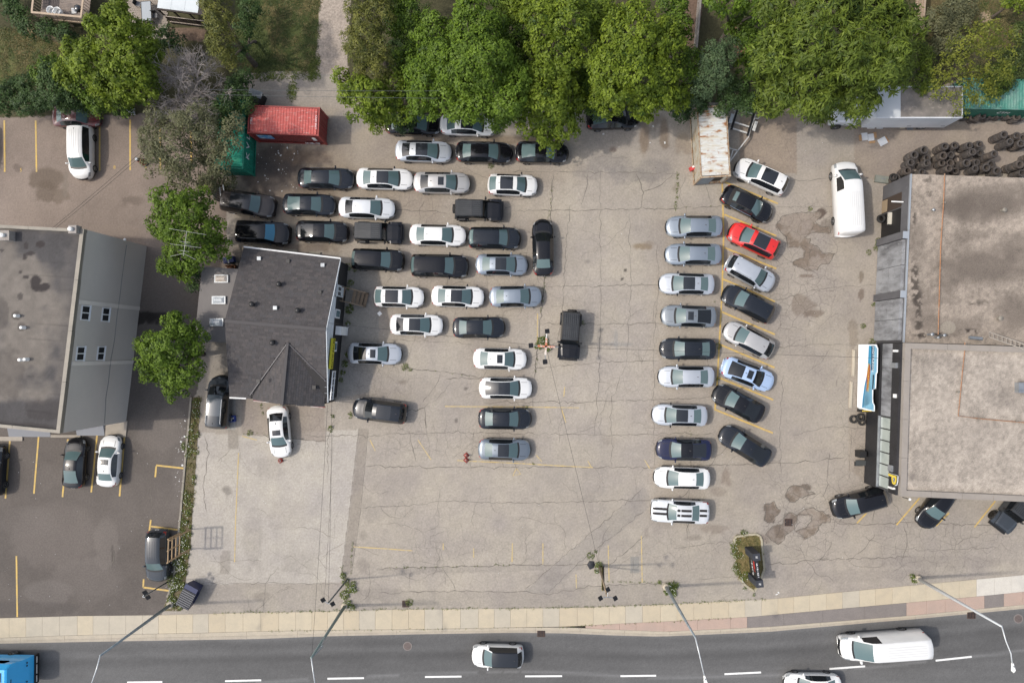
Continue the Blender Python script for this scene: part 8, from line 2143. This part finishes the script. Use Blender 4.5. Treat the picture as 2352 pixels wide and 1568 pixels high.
e = empty('channel_post', P(332, 374, 0), 0, 'orange and black traffic drum standing at bay nine', 'traffic drum'); tp = Vector((-.12, .05, 1.0))
MB().lathe([(.38, 0), (.38, .08), (.30, .1)], 16).build('base', M_BLACK, e)
for k in range(6):
    z0, z1 = .1 + k * .15, .25 + k * .15; r0, r1 = .28 - k * .022, .28 - (k + 1) * .022
    MB().lathe([(r0, z0), (r1, z1)], 14, (tp.x * z0, tp.y * z0, 0), cap=False).build('drum_band', M_CONE if k % 2 == 0 else M_BLACK, e, True)
MB().lathe([(.14, 1.0), (.15, 1.06), (.06, 1.1), (.02, 1.1)], 12, (tp.x, tp.y, 0)).build('cap', M_STEEL, e)
# blue recycling box
e = empty('recycling_box', P(534, 961, 0), .1, 'open blue recycling box with white rubbish beside the grey minivan', 'box')
M_BLUEB = mat('blue_plastic', (.015, .045, .26), .5)
for x0, x1, y0, y1 in ((-.33, -.28, -.27, .27), (.28, .33, -.27, .27), (-.28, .28, -.27, -.22), (-.28, .28, .22, .27)): MB().box(x0, x1, y0, y1, 0, .36).build('side', M_BLUEB, e)
MB().box(-.3, .3, -.25, .25, 0.0, .05).build('bottom', M_BLUEB, e)
for k in range(5): MB().box(-.06, .06, -.05, .05, -.04, .05).build('rubbish', mat('white_rubbish', (.6, .6, .58), .7), e, loc=(random.uniform(-.18, .18), random.uniform(-.14, .14), .24), rot=(random.random(), random.random(), random.random()))
# front-load waste bin
c = P(438, 1364, .6); d = (P(451, 1338, .6) - P(424, 1390, .6)); a = math.atan2(d.y, d.x)
e = empty('waste_bin', (c.x, c.y, 0), a, 'dark blue waste container with ribbed black lid by the street lamp', 'waste bin')
v = [(-.95, -.5, .1), (.95, -.5, .1), (.95, .5, .1), (-.95, .5, .1), (-1.0, -.6, 1.15), (1.0, -.6, 1.3), (1.0, .6, 1.3), (-1.0, .6, 1.15)]
M_BINB = mat('dark_blue_steel', (.015, .022, .07), .5, .2)
obj('tub', v, [(0, 3, 2, 1), (0, 1, 5, 4), (1, 2, 6, 5), (2, 3, 7, 6), (3, 0, 4, 7)], M_BINB, e)
M_LID = mat('black_lid', (.035, .037, .045), .45)
lid = MB().add([(-1.03, -.62, 1.16), (.55, -.62, 1.28), (.55, .62, 1.28), (-1.03, .62, 1.16), (-1.03, -.62, 1.20), (.55, -.62, 1.32), (.55, .62, 1.32), (-1.03, .62, 1.20)], [(0, 3, 2, 1), (4, 5, 6, 7), (0, 1, 5, 4), (1, 2, 6, 5), (2, 3, 7, 6), (3, 0, 4, 7)]).build('lid', M_LID, e)
for k in range(8):
    x0 = -.95 + k * .19; MB().box(x0, x0 + .10, -.6, .6, 1.19 + (x0 + 1) * .076, 1.26 + (x0 + 1) * .076).build('lid_rib', mat('lid_rib', (.075, .078, .09), .45), lid)
MB().box(.6, 1.02, -.6, .6, 1.26, 1.33).build('blue_cover', M_BINB, e)
for s in (-1, 1): MB().box(-.5, .5, s * .62 - .04, s * .62 + .04, .6, .75).build('fork_pocket', M_BINB, e)
for s in (-1, 1): MB().box(-.9, .9, s * .4 - .05, s * .4 + .05, 0, .1).build('skid', M_BLACK, e)
# wooden sign frame on two posts
b0, b1 = P(438.5, 1214.6, 0), P(437, 1260, 0)
e = empty('sign_frame', (b0 + b1) / 2, 0, 'bare wooden sign frame on two posts above the dark grey SUV', 'sign frame'); bv = Vector(e.location)
M_TIM = mat('fresh_timber', (.42, .29, .165), .8, noise=(3, (.33, .23, .13), .4, .7))
for q in (b0, b1): MB().bar(q - bv, q - bv + Vector((0, 0, 3.6)), .10, .10).build('post', M_TIM, e)
for z in (1.75, 2.36, 2.98, 3.6): MB().bar(b0 - bv + Vector((-.08, .15, z)), b1 - bv + Vector((-.08, -.15, z)), .05, .12).build('rail', M_TIM, e)
for t in (0.0, .5, 1.0):
    p = b0.lerp(b1, t) - bv + Vector((-.14, .1 - .2 * t, 0)); MB().bar(p + Vector((0, 0, 1.7)), p + Vector((0, 0, 3.66)), .06, .09).build('stud', M_TIM, e)
# sign island with black monument sign
def iz(x, y, z=0): return P((1780 + x / 9.225) / 1.06293, (1290 + y / 9.225) / 1.06293, z)
isl = empty('sign_island', iz(450, 700), 0); tag(isl, 'kerbed island of dry grass around the black sign', kind='structure'); io = Vector(isl.location)
ring = [(110, 330), (115, 210), (170, 165), (310, 150), (420, 130), (600, 115), (690, 160), (725, 260), (740, 450), (760, 680), (785, 880), (720, 1090), (640, 1280), (560, 1400), (380, 1280), (220, 1120), (160, 900), (130, 600)]
obj('island_turf', [iz(a, b_, .06) - io for a, b_ in ring], [tuple(range(len(ring) - 1, -1, -1))], mat('dry_turf', (.165, .125, .050), .95, noise=(2.2, (.085, .085, .025), .42, .62), noise2=(10, (.21, .16, .08), .5, .7)), isl)
for i in range(len(ring)):
    a_, b_ = ring[i], ring[(i + 1) % len(ring)]
    if i in (16, 17, 15): continue
    p, q = iz(*a_) - io, iz(*b_) - io; MB().bar(p + Vector((0, 0, .06)), q + Vector((0, 0, .06)), .17, .15).build('kerb_stone', mat('island_kerb', (.40, .36, .26), .85, noise=(3, (.30, .27, .2), .4, .7)), isl)
sp_ = []
while len(sp_) < 130:
    a_, b_ = random.uniform(110, 780), random.uniform(130, 1380)
    if poly_mask(np.array([a_]), np.array([b_]), ring)[0]: sp_.append(((1780 + a_ / 9.225) / 1.06293, (1290 + b_ / 9.225) / 1.06293, random.uniform(.12, .26)))
tufts('island_dry_grass', sp_, 'drygrass', isl, per=22, leaf=.13, z=.05).location = -io
tufts('island_weeds', [((1780 + a_ / 9.225) / 1.06293, (1290 + b_ / 9.225) / 1.06293, r_) for a_, b_, r_ in ((90, 350, .35), (110, 450, .35), (80, 540, .25), (230, 580, .3), (340, 100, .3), (300, 60, .2), (170, 830, .35), (130, 900, .3), (200, 1000, .3), (330, 1070, .4), (290, 1100, .3), (380, 1000, .25), (150, 620, .25), (350, 1330, .2), (560, 1480, .15), (190, 300, .3))], 'weed', isl, per=40, leaf=.16, h=.22, flowers=3).location = -io
s0, s1 = iz(430, 470), iz(500, 1050)
b = (s0 + s1) / 2; sgn = empty('monument_sign', (b.x, b.y, 0), math.atan2((s1 - s0).y, (s1 - s0).x), 'black monument sign with red and white lettering on the grass island', 'sign')
SLn = (s1 - s0).length / 2
M_SG = mat('black_sign_panel', (.016, .016, .019), .35)
for sx, hh in ((-SLn, 2.2), (SLn, 2.2)):
    MB().box(sx - .30, sx + .30, -.30, .30, 0, hh).build('pillar', mat('charcoal_pillar', (.030, .033, .042), .6), sgn)
    MB().box(sx - .10, sx + .10, -.1, .1, hh, hh + .015).build('pillar_mark', mat('worn_white_mark', (.5, .5, .5), .7, noise=(14, (.05, .05, .05), .45, .55)), sgn)
MB().box(-SLn + .3, SLn - .3, -.14, .14, .35, 2.05).build('panel', M_SG, sgn)
# face turned to the west (-Y side of the local frame, because local x runs south)
MB().box(-SLn + .45, SLn - .9, -.152, -.14, 1.55, 1.85).build('red_lettering', mat('sign_red', (.50, .03, .03), .5, noise=(9, (.03, .01, .01), .5, .55), stretch=(1, 1, .2)), sgn)
MB().box(-SLn + .6, SLn - .45, -.150, -.14, 1.0, 1.25).build('white_lettering', mat('sign_white', (.6, .6, .6), .5, noise=(10, (.02, .02, .02), .48, .53), stretch=(1, 1, .2)), sgn)
MB().box(-SLn + .5, SLn - .5, -.06, .06, 2.05, 2.06).build('cap_lettering', mat('cap_white', (.5, .5, .5), .5, noise=(12, (.03, .03, .03), .45, .52), stretch=(1, .3, 1)), sgn)
# assorted single things
def thing_box(name, label, cat, px, py, sz, m, rz=0.0, parts=None, z=0.0):
    e = empty(name, P(px, py, z), rz, label, cat)
    for nm, b_, mm in parts: MB().box(*b_).build(nm, mm, e)
    return e
bx = P(1357, 1296, 0)
e = empty('black_tarp', bx, .6, 'crumpled black tarp lying beside the wooden floodlight pole', 'tarp')
v = [(-.32, -.30, .02), (.05, -.36, .05), (.30, -.22, .02), (.38, .12, .06), (.08, .36, .03), (-.26, .22, .07), (.02, .02, .16), (.16, -.08, .12)]
obj('sheet', v, [(0, 1, 6), (1, 7, 6), (1, 2, 7), (2, 3, 7), (3, 4, 6), (3, 6, 7), (4, 5, 6), (5, 0, 6)], mat('black_sheet', (.018, .018, .022), .6), e)
thing_box('red_canister', 'small red and white canister by the rusty container wall', 'canister', 1588, 389, 0, None, .4, [('body', (-.2, .2, -.16, .16, 0, .35), mat('canister_red', (.5, .05, .05), .5)), ('lid', (.02, .2, .02, .16, .35, .42), M_WHITEP)])
thing_box('paving_block', 'flat grey concrete block by the garage corner behind the cargo van', 'block', 2024, 413, 0, None, -.15, [('block', (-.6, .55, -.3, .3, 0, .22), mat('grey_block', (.20, .21, .18), .85, noise=(3, (.15, .16, .14), .4, .7))), ('strap', (-.1, .3, .02, .07, .22, .235), M_STEEL)])
thing_box('black_bin', 'black metal box with a plank reaching to the black front', 'box', 1971, 1040, 0, None, 0, [('box', (-.28, .28, -.28, .28, 0, .9), M_BLACK), ('foot', (-.34, .34, -1.1, -.75, 0, .12), M_FLOOD), ('plank', (-.3, 1.3, -1.05, -.6, .12, .22), mat('dark_grey_plank', (.05, .055, .055), .7))])
thing_box('cardboard_boxes', 'flattened white cardboard boxes lying before the box truck', 'boxes', 1993, 314, 0, None, .1, [('box_lid', (-.55, -.02, -.3, .35, .0, .05), mat('white_card', (.6, .62, .64), .7)), ('box_flap', (.0, .5, -.4, .2, .02, .08), mat('white_card', (.6, .62, .64), .7)), ('box_side', (-.75, -.56, -.3, .2, 0, .1), mat('brown_card', (.36, .22, .11), .8)), ('box_side', (.5, .72, -.2, .3, 0, .12), mat('brown_card', (.36, .22, .11), .8)), ('box_side', (.1, .55, -.62, -.42, 0, .1), mat('brown_card', (.36, .22, .11), .8))])
thing_box('foam_sheet', 'square white foam sheet lying askew before the box truck', 'sheet', 2027, 325, 0, None, .5, [('sheet', (-.35, .35, -.32, .32, 0, .06), mat('white_card', (.6, .62, .64), .7)), ('fold', (.36, .46, -.3, .3, 0, .08), mat('brown_card', (.36, .22, .11), .8))])
thing_box('rubbish_pile', 'scattered white rubbish under the box truck side', 'rubbish', 2040, 293, 0, None, 0, [('board', (-1.8, -1.2, -.1, .1, 0, .1), M_WHITEP), ('sheet', (-1.0, -.5, -.12, .1, 0, .12), mat('white_card', (.6, .62, .64), .7)), ('plate', (1.0, 1.45, -.1, .1, 0, .05), mat('cream_plate', (.55, .5, .36), .6)), ('foil', (1.6, 2.1, -.25, .05, 0, .09), M_STEEL), ('orange_can', (2.6, 2.7, -.1, .1, 0, .14), M_CONE)])
thing_box('white_cart', 'small white fibreglass cart parked at the hedge beside bay lines', 'cart', 303, 258, 0, None, .02, [('shell', (-.42, .15, -.22, .32, .3, .75), M_WHITEP), ('seat', (-.40, -.14, -.18, .28, .75, .86), M_WHITEP), ('seat', (-.12, .13, -.18, .28, .75, .86), M_WHITEP), ('tray', (.18, .48, -.3, .2, .3, .36), M_STEEL), ('wheel', (-.35, -.15, -.3, -.22, 0, .3), M_BLACK), ('wheel', (.05, .25, -.3, -.22, 0, .3), M_BLACK), ('wheel', (-.1, .1, .25, .34, 0, .3), M_BLACK), ('handle', (.15, .5, -.36, -.32, .3, .33), M_WHITEP)])
thing_box('blue_tarp_bundle', 'blue tarp bundle behind the house beside the aerial mast', 'bundle', 530, 598, 0, None, .2, [('bundle', (-.45, .45, -.28, .25, 0, .55), mat('blue_tarp', (.02, .035, .13), .5, noise=(6, (.10, .12, .25), .5, .7))), ('strap', (-.05, .05, -.3, .27, .3, .57), M_STEEL)])
thing_box('wooden_crate', 'brown wooden crate under the annex roof corner behind the house', 'crate', 533, 611, 0, None, .05, [('side', (-.45, .45, -.04, .04, 0, .5), mat('red_brown_wood', (.20, .085, .04), .8)), ('side', (.37, .45, -.5, -.04, 0, .5), mat('red_brown_wood', (.20, .085, .04), .8)), ('bottom', (-.45, .37, -.5, -.04, 0, .08), mat('red_brown_wood', (.20, .085, .04), .8))])
# end of a board fence at the dark askew car
b = P(508, 445, 0); e = empty('fence_end', b, 0, 'grey board fence end beside the askew dark car', 'fence')
for (a_, b_, c_, d_, z) in ((512, 424, 517, 455, 1.6), (505, 430, 508, 470, 1.4)): MB().bar(P(a_, b_, z) - Vector(b), P(c_, d_, z) - Vector(b), .07, .07).build('rail', M_WHITEP, e)
for k in range(8):
    p = P(506 + k * .4, 428 + k * 5.2, 0) - Vector(b); MB().box(p.x - .02, p.x + .02, p.y - .08, p.y + .08, 0, 1.6).build('board', mat('grey_board', (.24, .24, .235), .8, noise=(3, (.18, .18, .175), .4, .7)), e)
# concrete pads by the house north wall
for (a_, b_, lb) in ((670, 577, 'flat concrete pad at the back wall nearer the askew car'), (724, 583, 'flat concrete pad at the back wall nearer the house corner')):
    thing_box('concrete_pad', lb, 'slab', a_, b_, 0, None, -.08, [('pad', (-.5, .5, -.16, .16, 0, .14), mat('pad_concrete', (.24, .22, .17), .85, noise=(3, (.19, .17, .14), .4, .7)))])
thing_box('white_paper', 'square of white paper on the asphalt below the wooden steps', 'paper', 872, 720, 0, None, .7, [('sheet', (-.16, .16, -.16, .16, 0.006, .02), M_WHITEP)])
# scattered litter specks: nobody would count them
lt = MB(); random.seed(55)
def speck(px, py, s): 
    p = P(px, py, .012); a = random.random() * 3.14; s1, s2 = s * random.uniform(.5, 1.2), s * random.uniform(.4, 1); ca, sa = math.cos(a), math.sin(a)
    lt.add([(p.x + ca * x_ * s1 - sa * y_ * s2, p.y + sa * x_ * s1 + ca * y_ * s2, .014 + .02 * (x_ > 0)) for x_, y_ in ((-1, -1), (1, -1), (1, 1), (-1, 1))], [(0, 1, 2, 3)])
for _ in range(34): speck(random.gauss(416, 11) - 0, random.uniform(945, 1140), random.uniform(.015, .05))
for _ in range(40): speck(random.uniform(590, 700), random.uniform(320, 440), random.uniform(.02, .06))
for _ in range(170): speck(random.uniform(450, 2000), random.uniform(300, 1390), random.uniform(.012, .03))
for _ in range(40): speck(random.uniform(0, 420), random.uniform(1000, 1400), random.uniform(.015, .03))
for a_, b_ in ((425, 966, ), (436, 966), (424, 1002), (416, 1014), (420, 1036), (419, 1068), (645, 357), (660, 340), (640, 390), (1784, 1364), (1788, 1360), (800, 745), (800, 752), (1500, 290), (1527, 328), (1493, 328), (1386, 308)): speck(a_, b_, .09)
tag(lt.build('litter', mat('pale_litter', (.6, .6, .58), .7), None), 'tiny pale litter scattered over both lots', 'litter', None, 'stuff')
dk = MB(); lt2 = lt; lt = dk
for _ in range(160): speck(random.uniform(450, 2330), random.uniform(300, 1390), random.uniform(.012, .03))
for _ in range(70): speck(random.gauss(1730, 30), random.gauss(1225, 25), random.uniform(.01, .03))
for _ in range(60): speck(random.uniform(2080, 2340), random.uniform(1150, 1300), random.uniform(.01, .02))
tag(lt.build('dark_grit', mat('dark_grit', (.05, .045, .04), .9), None), 'tiny dark grit scattered over the pale lot', 'grit', None, 'stuff')

# ================================================================ BACK YARDS
# deck with railing
def dz(x, y, z): return P(x / 5.6 / 1.06293, y / 5.6 / 1.06293, z)
ZT, ZF = 2.25, 1.25
d_sw, d_se = dz(430, 168, ZT), dz(1105, 232, ZT); ux = (d_se - d_sw).normalized(); uy = Vector((-ux.y, ux.x, 0)); DW = (d_se - d_sw).length; DD = 3.2
deck_e = empty('wooden_deck', (d_sw.x, d_sw.y, 0), math.atan2(ux.y, ux.x), 'raised wooden deck with tan railing at the frame top', 'deck')
M_DK = mat('tan_deck_rail', (.44, .34, .245), .8, noise=(3, (.36, .28, .2), .4, .7)); M_DKF = mat('weathered_deck_board', (.23, .185, .155), .85, noise=(2, (.15, .125, .11), .4, .7)); M_DKD = mat('dark_stained_board', (.075, .062, .058), .85)
for k in range(int(DD / .15)): MB().box(.02, DW - .02, .03 + k * .15, .03 + k * .15 + .14, ZF - .05, ZF + random.uniform(-.004, .004)).build('deck_board', M_DKF if k > 3 else M_DKF, deck_e)
for k in range(9): MB().box(.15 + k * .16, .15 + k * .16 + .14, .8, DD, ZF + .01, ZF + .03).build('dark_board', M_DKD, deck_e)
for (x0, x1, y0, y1) in ((-.06, DW + .06, -.08, .08), (-.08, .08, .08, DD), (DW - .08, DW + .08, .08, DD)): MB().box(x0, x1, y0, y1, ZT - .06, ZT).build('handrail', M_DK, deck_e)
MB().box(-.06, DW + .06, -.07, .0, ZF - .25, ZF).build('fascia', M_DK, deck_e)
for k in range(24):
    x_ = .08 + (DW - .16) * k / 23; MB().box(x_ - .02, x_ + .02, -.02, .02, ZF, ZT - .06).build('baluster', M_DK, deck_e)
for k in range(12):
    for x_ in (0, DW): MB().box(x_ - .02, x_ + .02, .15 + k * .26, .19 + k * .26, ZF, ZT - .06).build('baluster', M_DK, deck_e)
for x_ in (0, DW * .5, DW):
    MB().box(x_ - .06, x_ + .06, -.05, .07, 0, ZT - .06).build('post', M_DK, deck_e)
def deck_pt(x, y): return deck_e.location + ux * x + uy * y
for i, (x_, y_) in enumerate(((1.45, .45), (2.05, .42))):
    p = deck_pt(x_, y_); e = empty('garden_chair', (p.x, p.y, ZF + .03), .2 + i * .5, 'white round-backed plastic garden chair on the deck', 'chair', 'garden chairs on the deck')
    MB().lathe([(.24, .40), (.26, .43), (.02, .43)], 14).build('seat', M_WHITEP, e, True)
    MB().lathe([(.30, .42), (.34, .78), (.31, .78), (.28, .43)], 16, cap=False).build('backrest', M_WHITEP, e, True)
    for a_ in (.8, 2.4, 3.9, 5.5): MB().bar((.2 * math.cos(a_), .2 * math.sin(a_), .42), (.26 * math.cos(a_), .26 * math.sin(a_), 0), .04).build('leg', M_WHITEP, e)
p = deck_pt(3.95, .75); e = empty('barbecue_grill', (p.x, p.y, ZF + .03), .1, 'black barbecue grill on the deck corner', 'grill')
MB().lathe([(.22, .55), (.30, .7), (.32, .85), (.26, 1.0), (.12, 1.06), (.02, 1.07)], 16).build('kettle', mat('glossy_black_enamel', (.012, .012, .013), .25, coat=1), e, True)
for a_ in (.5, 2.6, 4.7): MB().bar((.18 * math.cos(a_), .18 * math.sin(a_), .6), (.3 * math.cos(a_), .3 * math.sin(a_), 0), .04).build('leg', M_BLACK, e)
p = deck_pt(3.0, .85); e = empty('crumpled_cover', (p.x, p.y, ZF + .03), .3, 'crumpled white cover lying on the deck boards', 'cover')
obj('cloth', [(-.25, -.2, .02), (.2, -.28, .05), (.3, .15, .03), (-.1, .3, .06), (0, 0, .28), (.1, -.1, .2)], [(0, 1, 5), (0, 5, 4), (1, 2, 5), (2, 4, 5), (2, 3, 4), (3, 0, 4)], M_WHITEP, e)
# pergola with white roof
def gz(x, y, z): return P((380 + x / 4.9) / 1.06293, y / 4.9 / 1.06293, z)
ZG = 2.7
g0, g1 = gz(15, 105, ZG), gz(575, 175, ZG); ux2 = (g1 - g0).normalized(); GW = (g1 - g0).length; 
pg = empty('pergola', (g0.x, g0.y, 0), math.atan2(ux2.y, ux2.x), 'dark pergola with white panelled roof beside the cedar', 'pergola')
M_PGD = mat('dark_brown_timber', (.030, .022, .020), .7, noise=(3, (.05, .035, .03), .4, .7)); M_PGW = mat('white_roof_sheet', (.60, .64, .66), .6, noise=(1, (.54, .58, .6), .4, .7))
for k in range(3): MB().box(.02 + k * GW * .29, .02 + (k + 1) * GW * .29 - .015, .06, 3.0, ZG - .03, ZG + .01).build('roof_panel', M_PGW, pg)
MB().box(GW * .885, GW, .0, 3.0, ZG - .06, ZG - .005).build('edge_board', M_PGD, pg)
MB().box(-.1, GW + .1, -.06, .05, ZG - .16, ZG - .02).build('front_beam', M_PGD, pg)
for x_ in (0, GW * .33, GW * .66, GW): MB().box(x_ - .06, x_ + .06, -.05, .06, 0, ZG - .16).build('post', M_PGD, pg)
for z_ in (.5, 1.5): MB().box(0, GW, -.10, -.05, z_, z_ + .07).build('ledge', mat('pale_ledge', (.42, .36, .31), .8), pg)
for k in range(9): MB().box(.1 + k * GW / 9, .1 + (k + .8) * GW / 9, -.04, -.01, .1, 1.45).build('lattice_panel', M_PGD, pg)
# glass patio table and chairs
p = P(336, 26, .7); e = empty('patio_table', (p.x, p.y, 0), .06, 'rectangular glass patio table with metal chairs beside the pergola', 'table')
MB().box(-.42, .42, -.85, .85, .68, .71).build('tabletop', mat('frosted_glass', (.34, .37, .39), .1, spec=.8), e)
for sx in (-1, 1):
    MB().box(sx * .43 - .02, sx * .43 + .02, -.88, .88, .66, .72).build('frame', M_BLACK, e)
    for sy in (-1, 1): MB().box(sx * .4 - .02, sx * .4 + .02, sy * .82 - .02, sy * .82 + .02, 0, .66).build('leg', M_BLACK, e)
for sy in (-1, 1): MB().box(-.43, .43, sy * .87 - .02, sy * .87 + .02, .66, .722).build('frame', M_BLACK, e)
for i, (a_, b_) in enumerate(((356, 36), (318, 10), (345, 52))):
    p = P(a_, b_, .4); c_ = empty('metal_chair', (p.x, p.y, 0), i * 1.3, 'thin black metal chair around the glass patio table', 'chair', 'patio chairs')
    MB().box(-.22, .22, -.22, .22, .42, .45).build('seat', mat('grey_mesh', (.16, .16, .165), .8), c_); MB().box(-.22, .22, .2, .24, .45, .9).build('backrest', M_BLACK, c_)
    for sx in (-1, 1):
        for sy in (-1, 1): MB().box(sx * .2 - .015, sx * .2 + .015, sy * .2 - .015, sy * .2 + .015, 0, .42).build('leg', M_BLACK, c_)
# patio pavers (small pieces, joined)
pv = MB(); random.seed(3)
o = P(292, 92, 0)
for i in range(18):
    for j in range(22):
        x_, y_ = o.x + i * .20 + (j % 2) * .1, o.y + j * .20
        pv.box(x_ + .006, x_ + .194, y_ + .006, y_ + .194, 0, .05 + random.uniform(0, .006))
pt = empty('patio', o, 0); tag(pt, 'beige paver patio beside the pergola', kind='structure')
tag(pv.build('paver_field', mat('beige_paver', (.30, .255, .21), .85, noise=(1.5, (.24, .205, .17), .4, .7)), pt, loc=-Vector(o)), kind='stuff')
# wooden fences and garden stairs behind the trees
def board_fence(label, a, b, hgt, n, m):
    p, q = P(*a, 0), P(*b, 0); e = empty('board_fence', p, math.atan2((q - p).y, (q - p).x), label, 'fence'); L = (q - p).length
    for k in range(n): MB().box(L * k / n + .01, L * (k + 1) / n - .01, -.015, .015, 0.05, hgt + random.uniform(-.02, .02)).build('board', m, e)
    MB().box(0, L, .016, .07, hgt - .3, hgt - .2).build('rail', m, e); MB().box(0, L, .016, .07, .3, .4).build('rail', m, e)
    MB().box(-.02, L + .02, -.07, .09, hgt + .021, hgt + .06).build('cap', m, e)
board_fence('weathered board fence with pale cap in the dry right yard', (2097, 88), (2105, -30), 1.5, 26, mat('pale_fence_wood', (.34, .26, .19), .85))
board_fence('thin grey fence along the dark alley behind the blue-green tree', (1592, 125), (1604, -20), 1.3, 30, mat('grey_fence_wood', (.22, .20, .18), .85))
e = empty('garden_steps', P(1697, 110, 0), .0, 'brown timber garden steps with side rails under the walnut', 'steps')
M_GS = mat('brown_timber', (.22, .115, .06), .8, noise=(3, (.16, .085, .045), .4, .7))
for k in range(5): MB().box(-.55, .35, .75 - k * .32, .98 - k * .32, .6 - k * .12, .66 - k * .12).build('tread', M_GS, e)
for s in (-.5, .45): MB().bar((s, 1.1, .7), (s, -.9, .1), .08, .2).build('stringer', M_GS, e)
for s in (-.62, .55): MB().bar((s, 1.6, 1.3), (s, -.8, .9), .09, .08).build('handrail', M_GS, e)
thing_box('dark_shed', 'small dark shed with grey roof at the gravel beside the red container', 'shed', 597, 231, 0, None, -.35, [('wall', (-.55, .55, -.5, .4, 0, 1.1), M_BLACK), ('roof', (-.6, .6, -.1, .5, 1.1, 1.2), M_STEEL), ('door', (-.3, .3, -.52, -.5, .05, 1.0), M_FLOOD)])
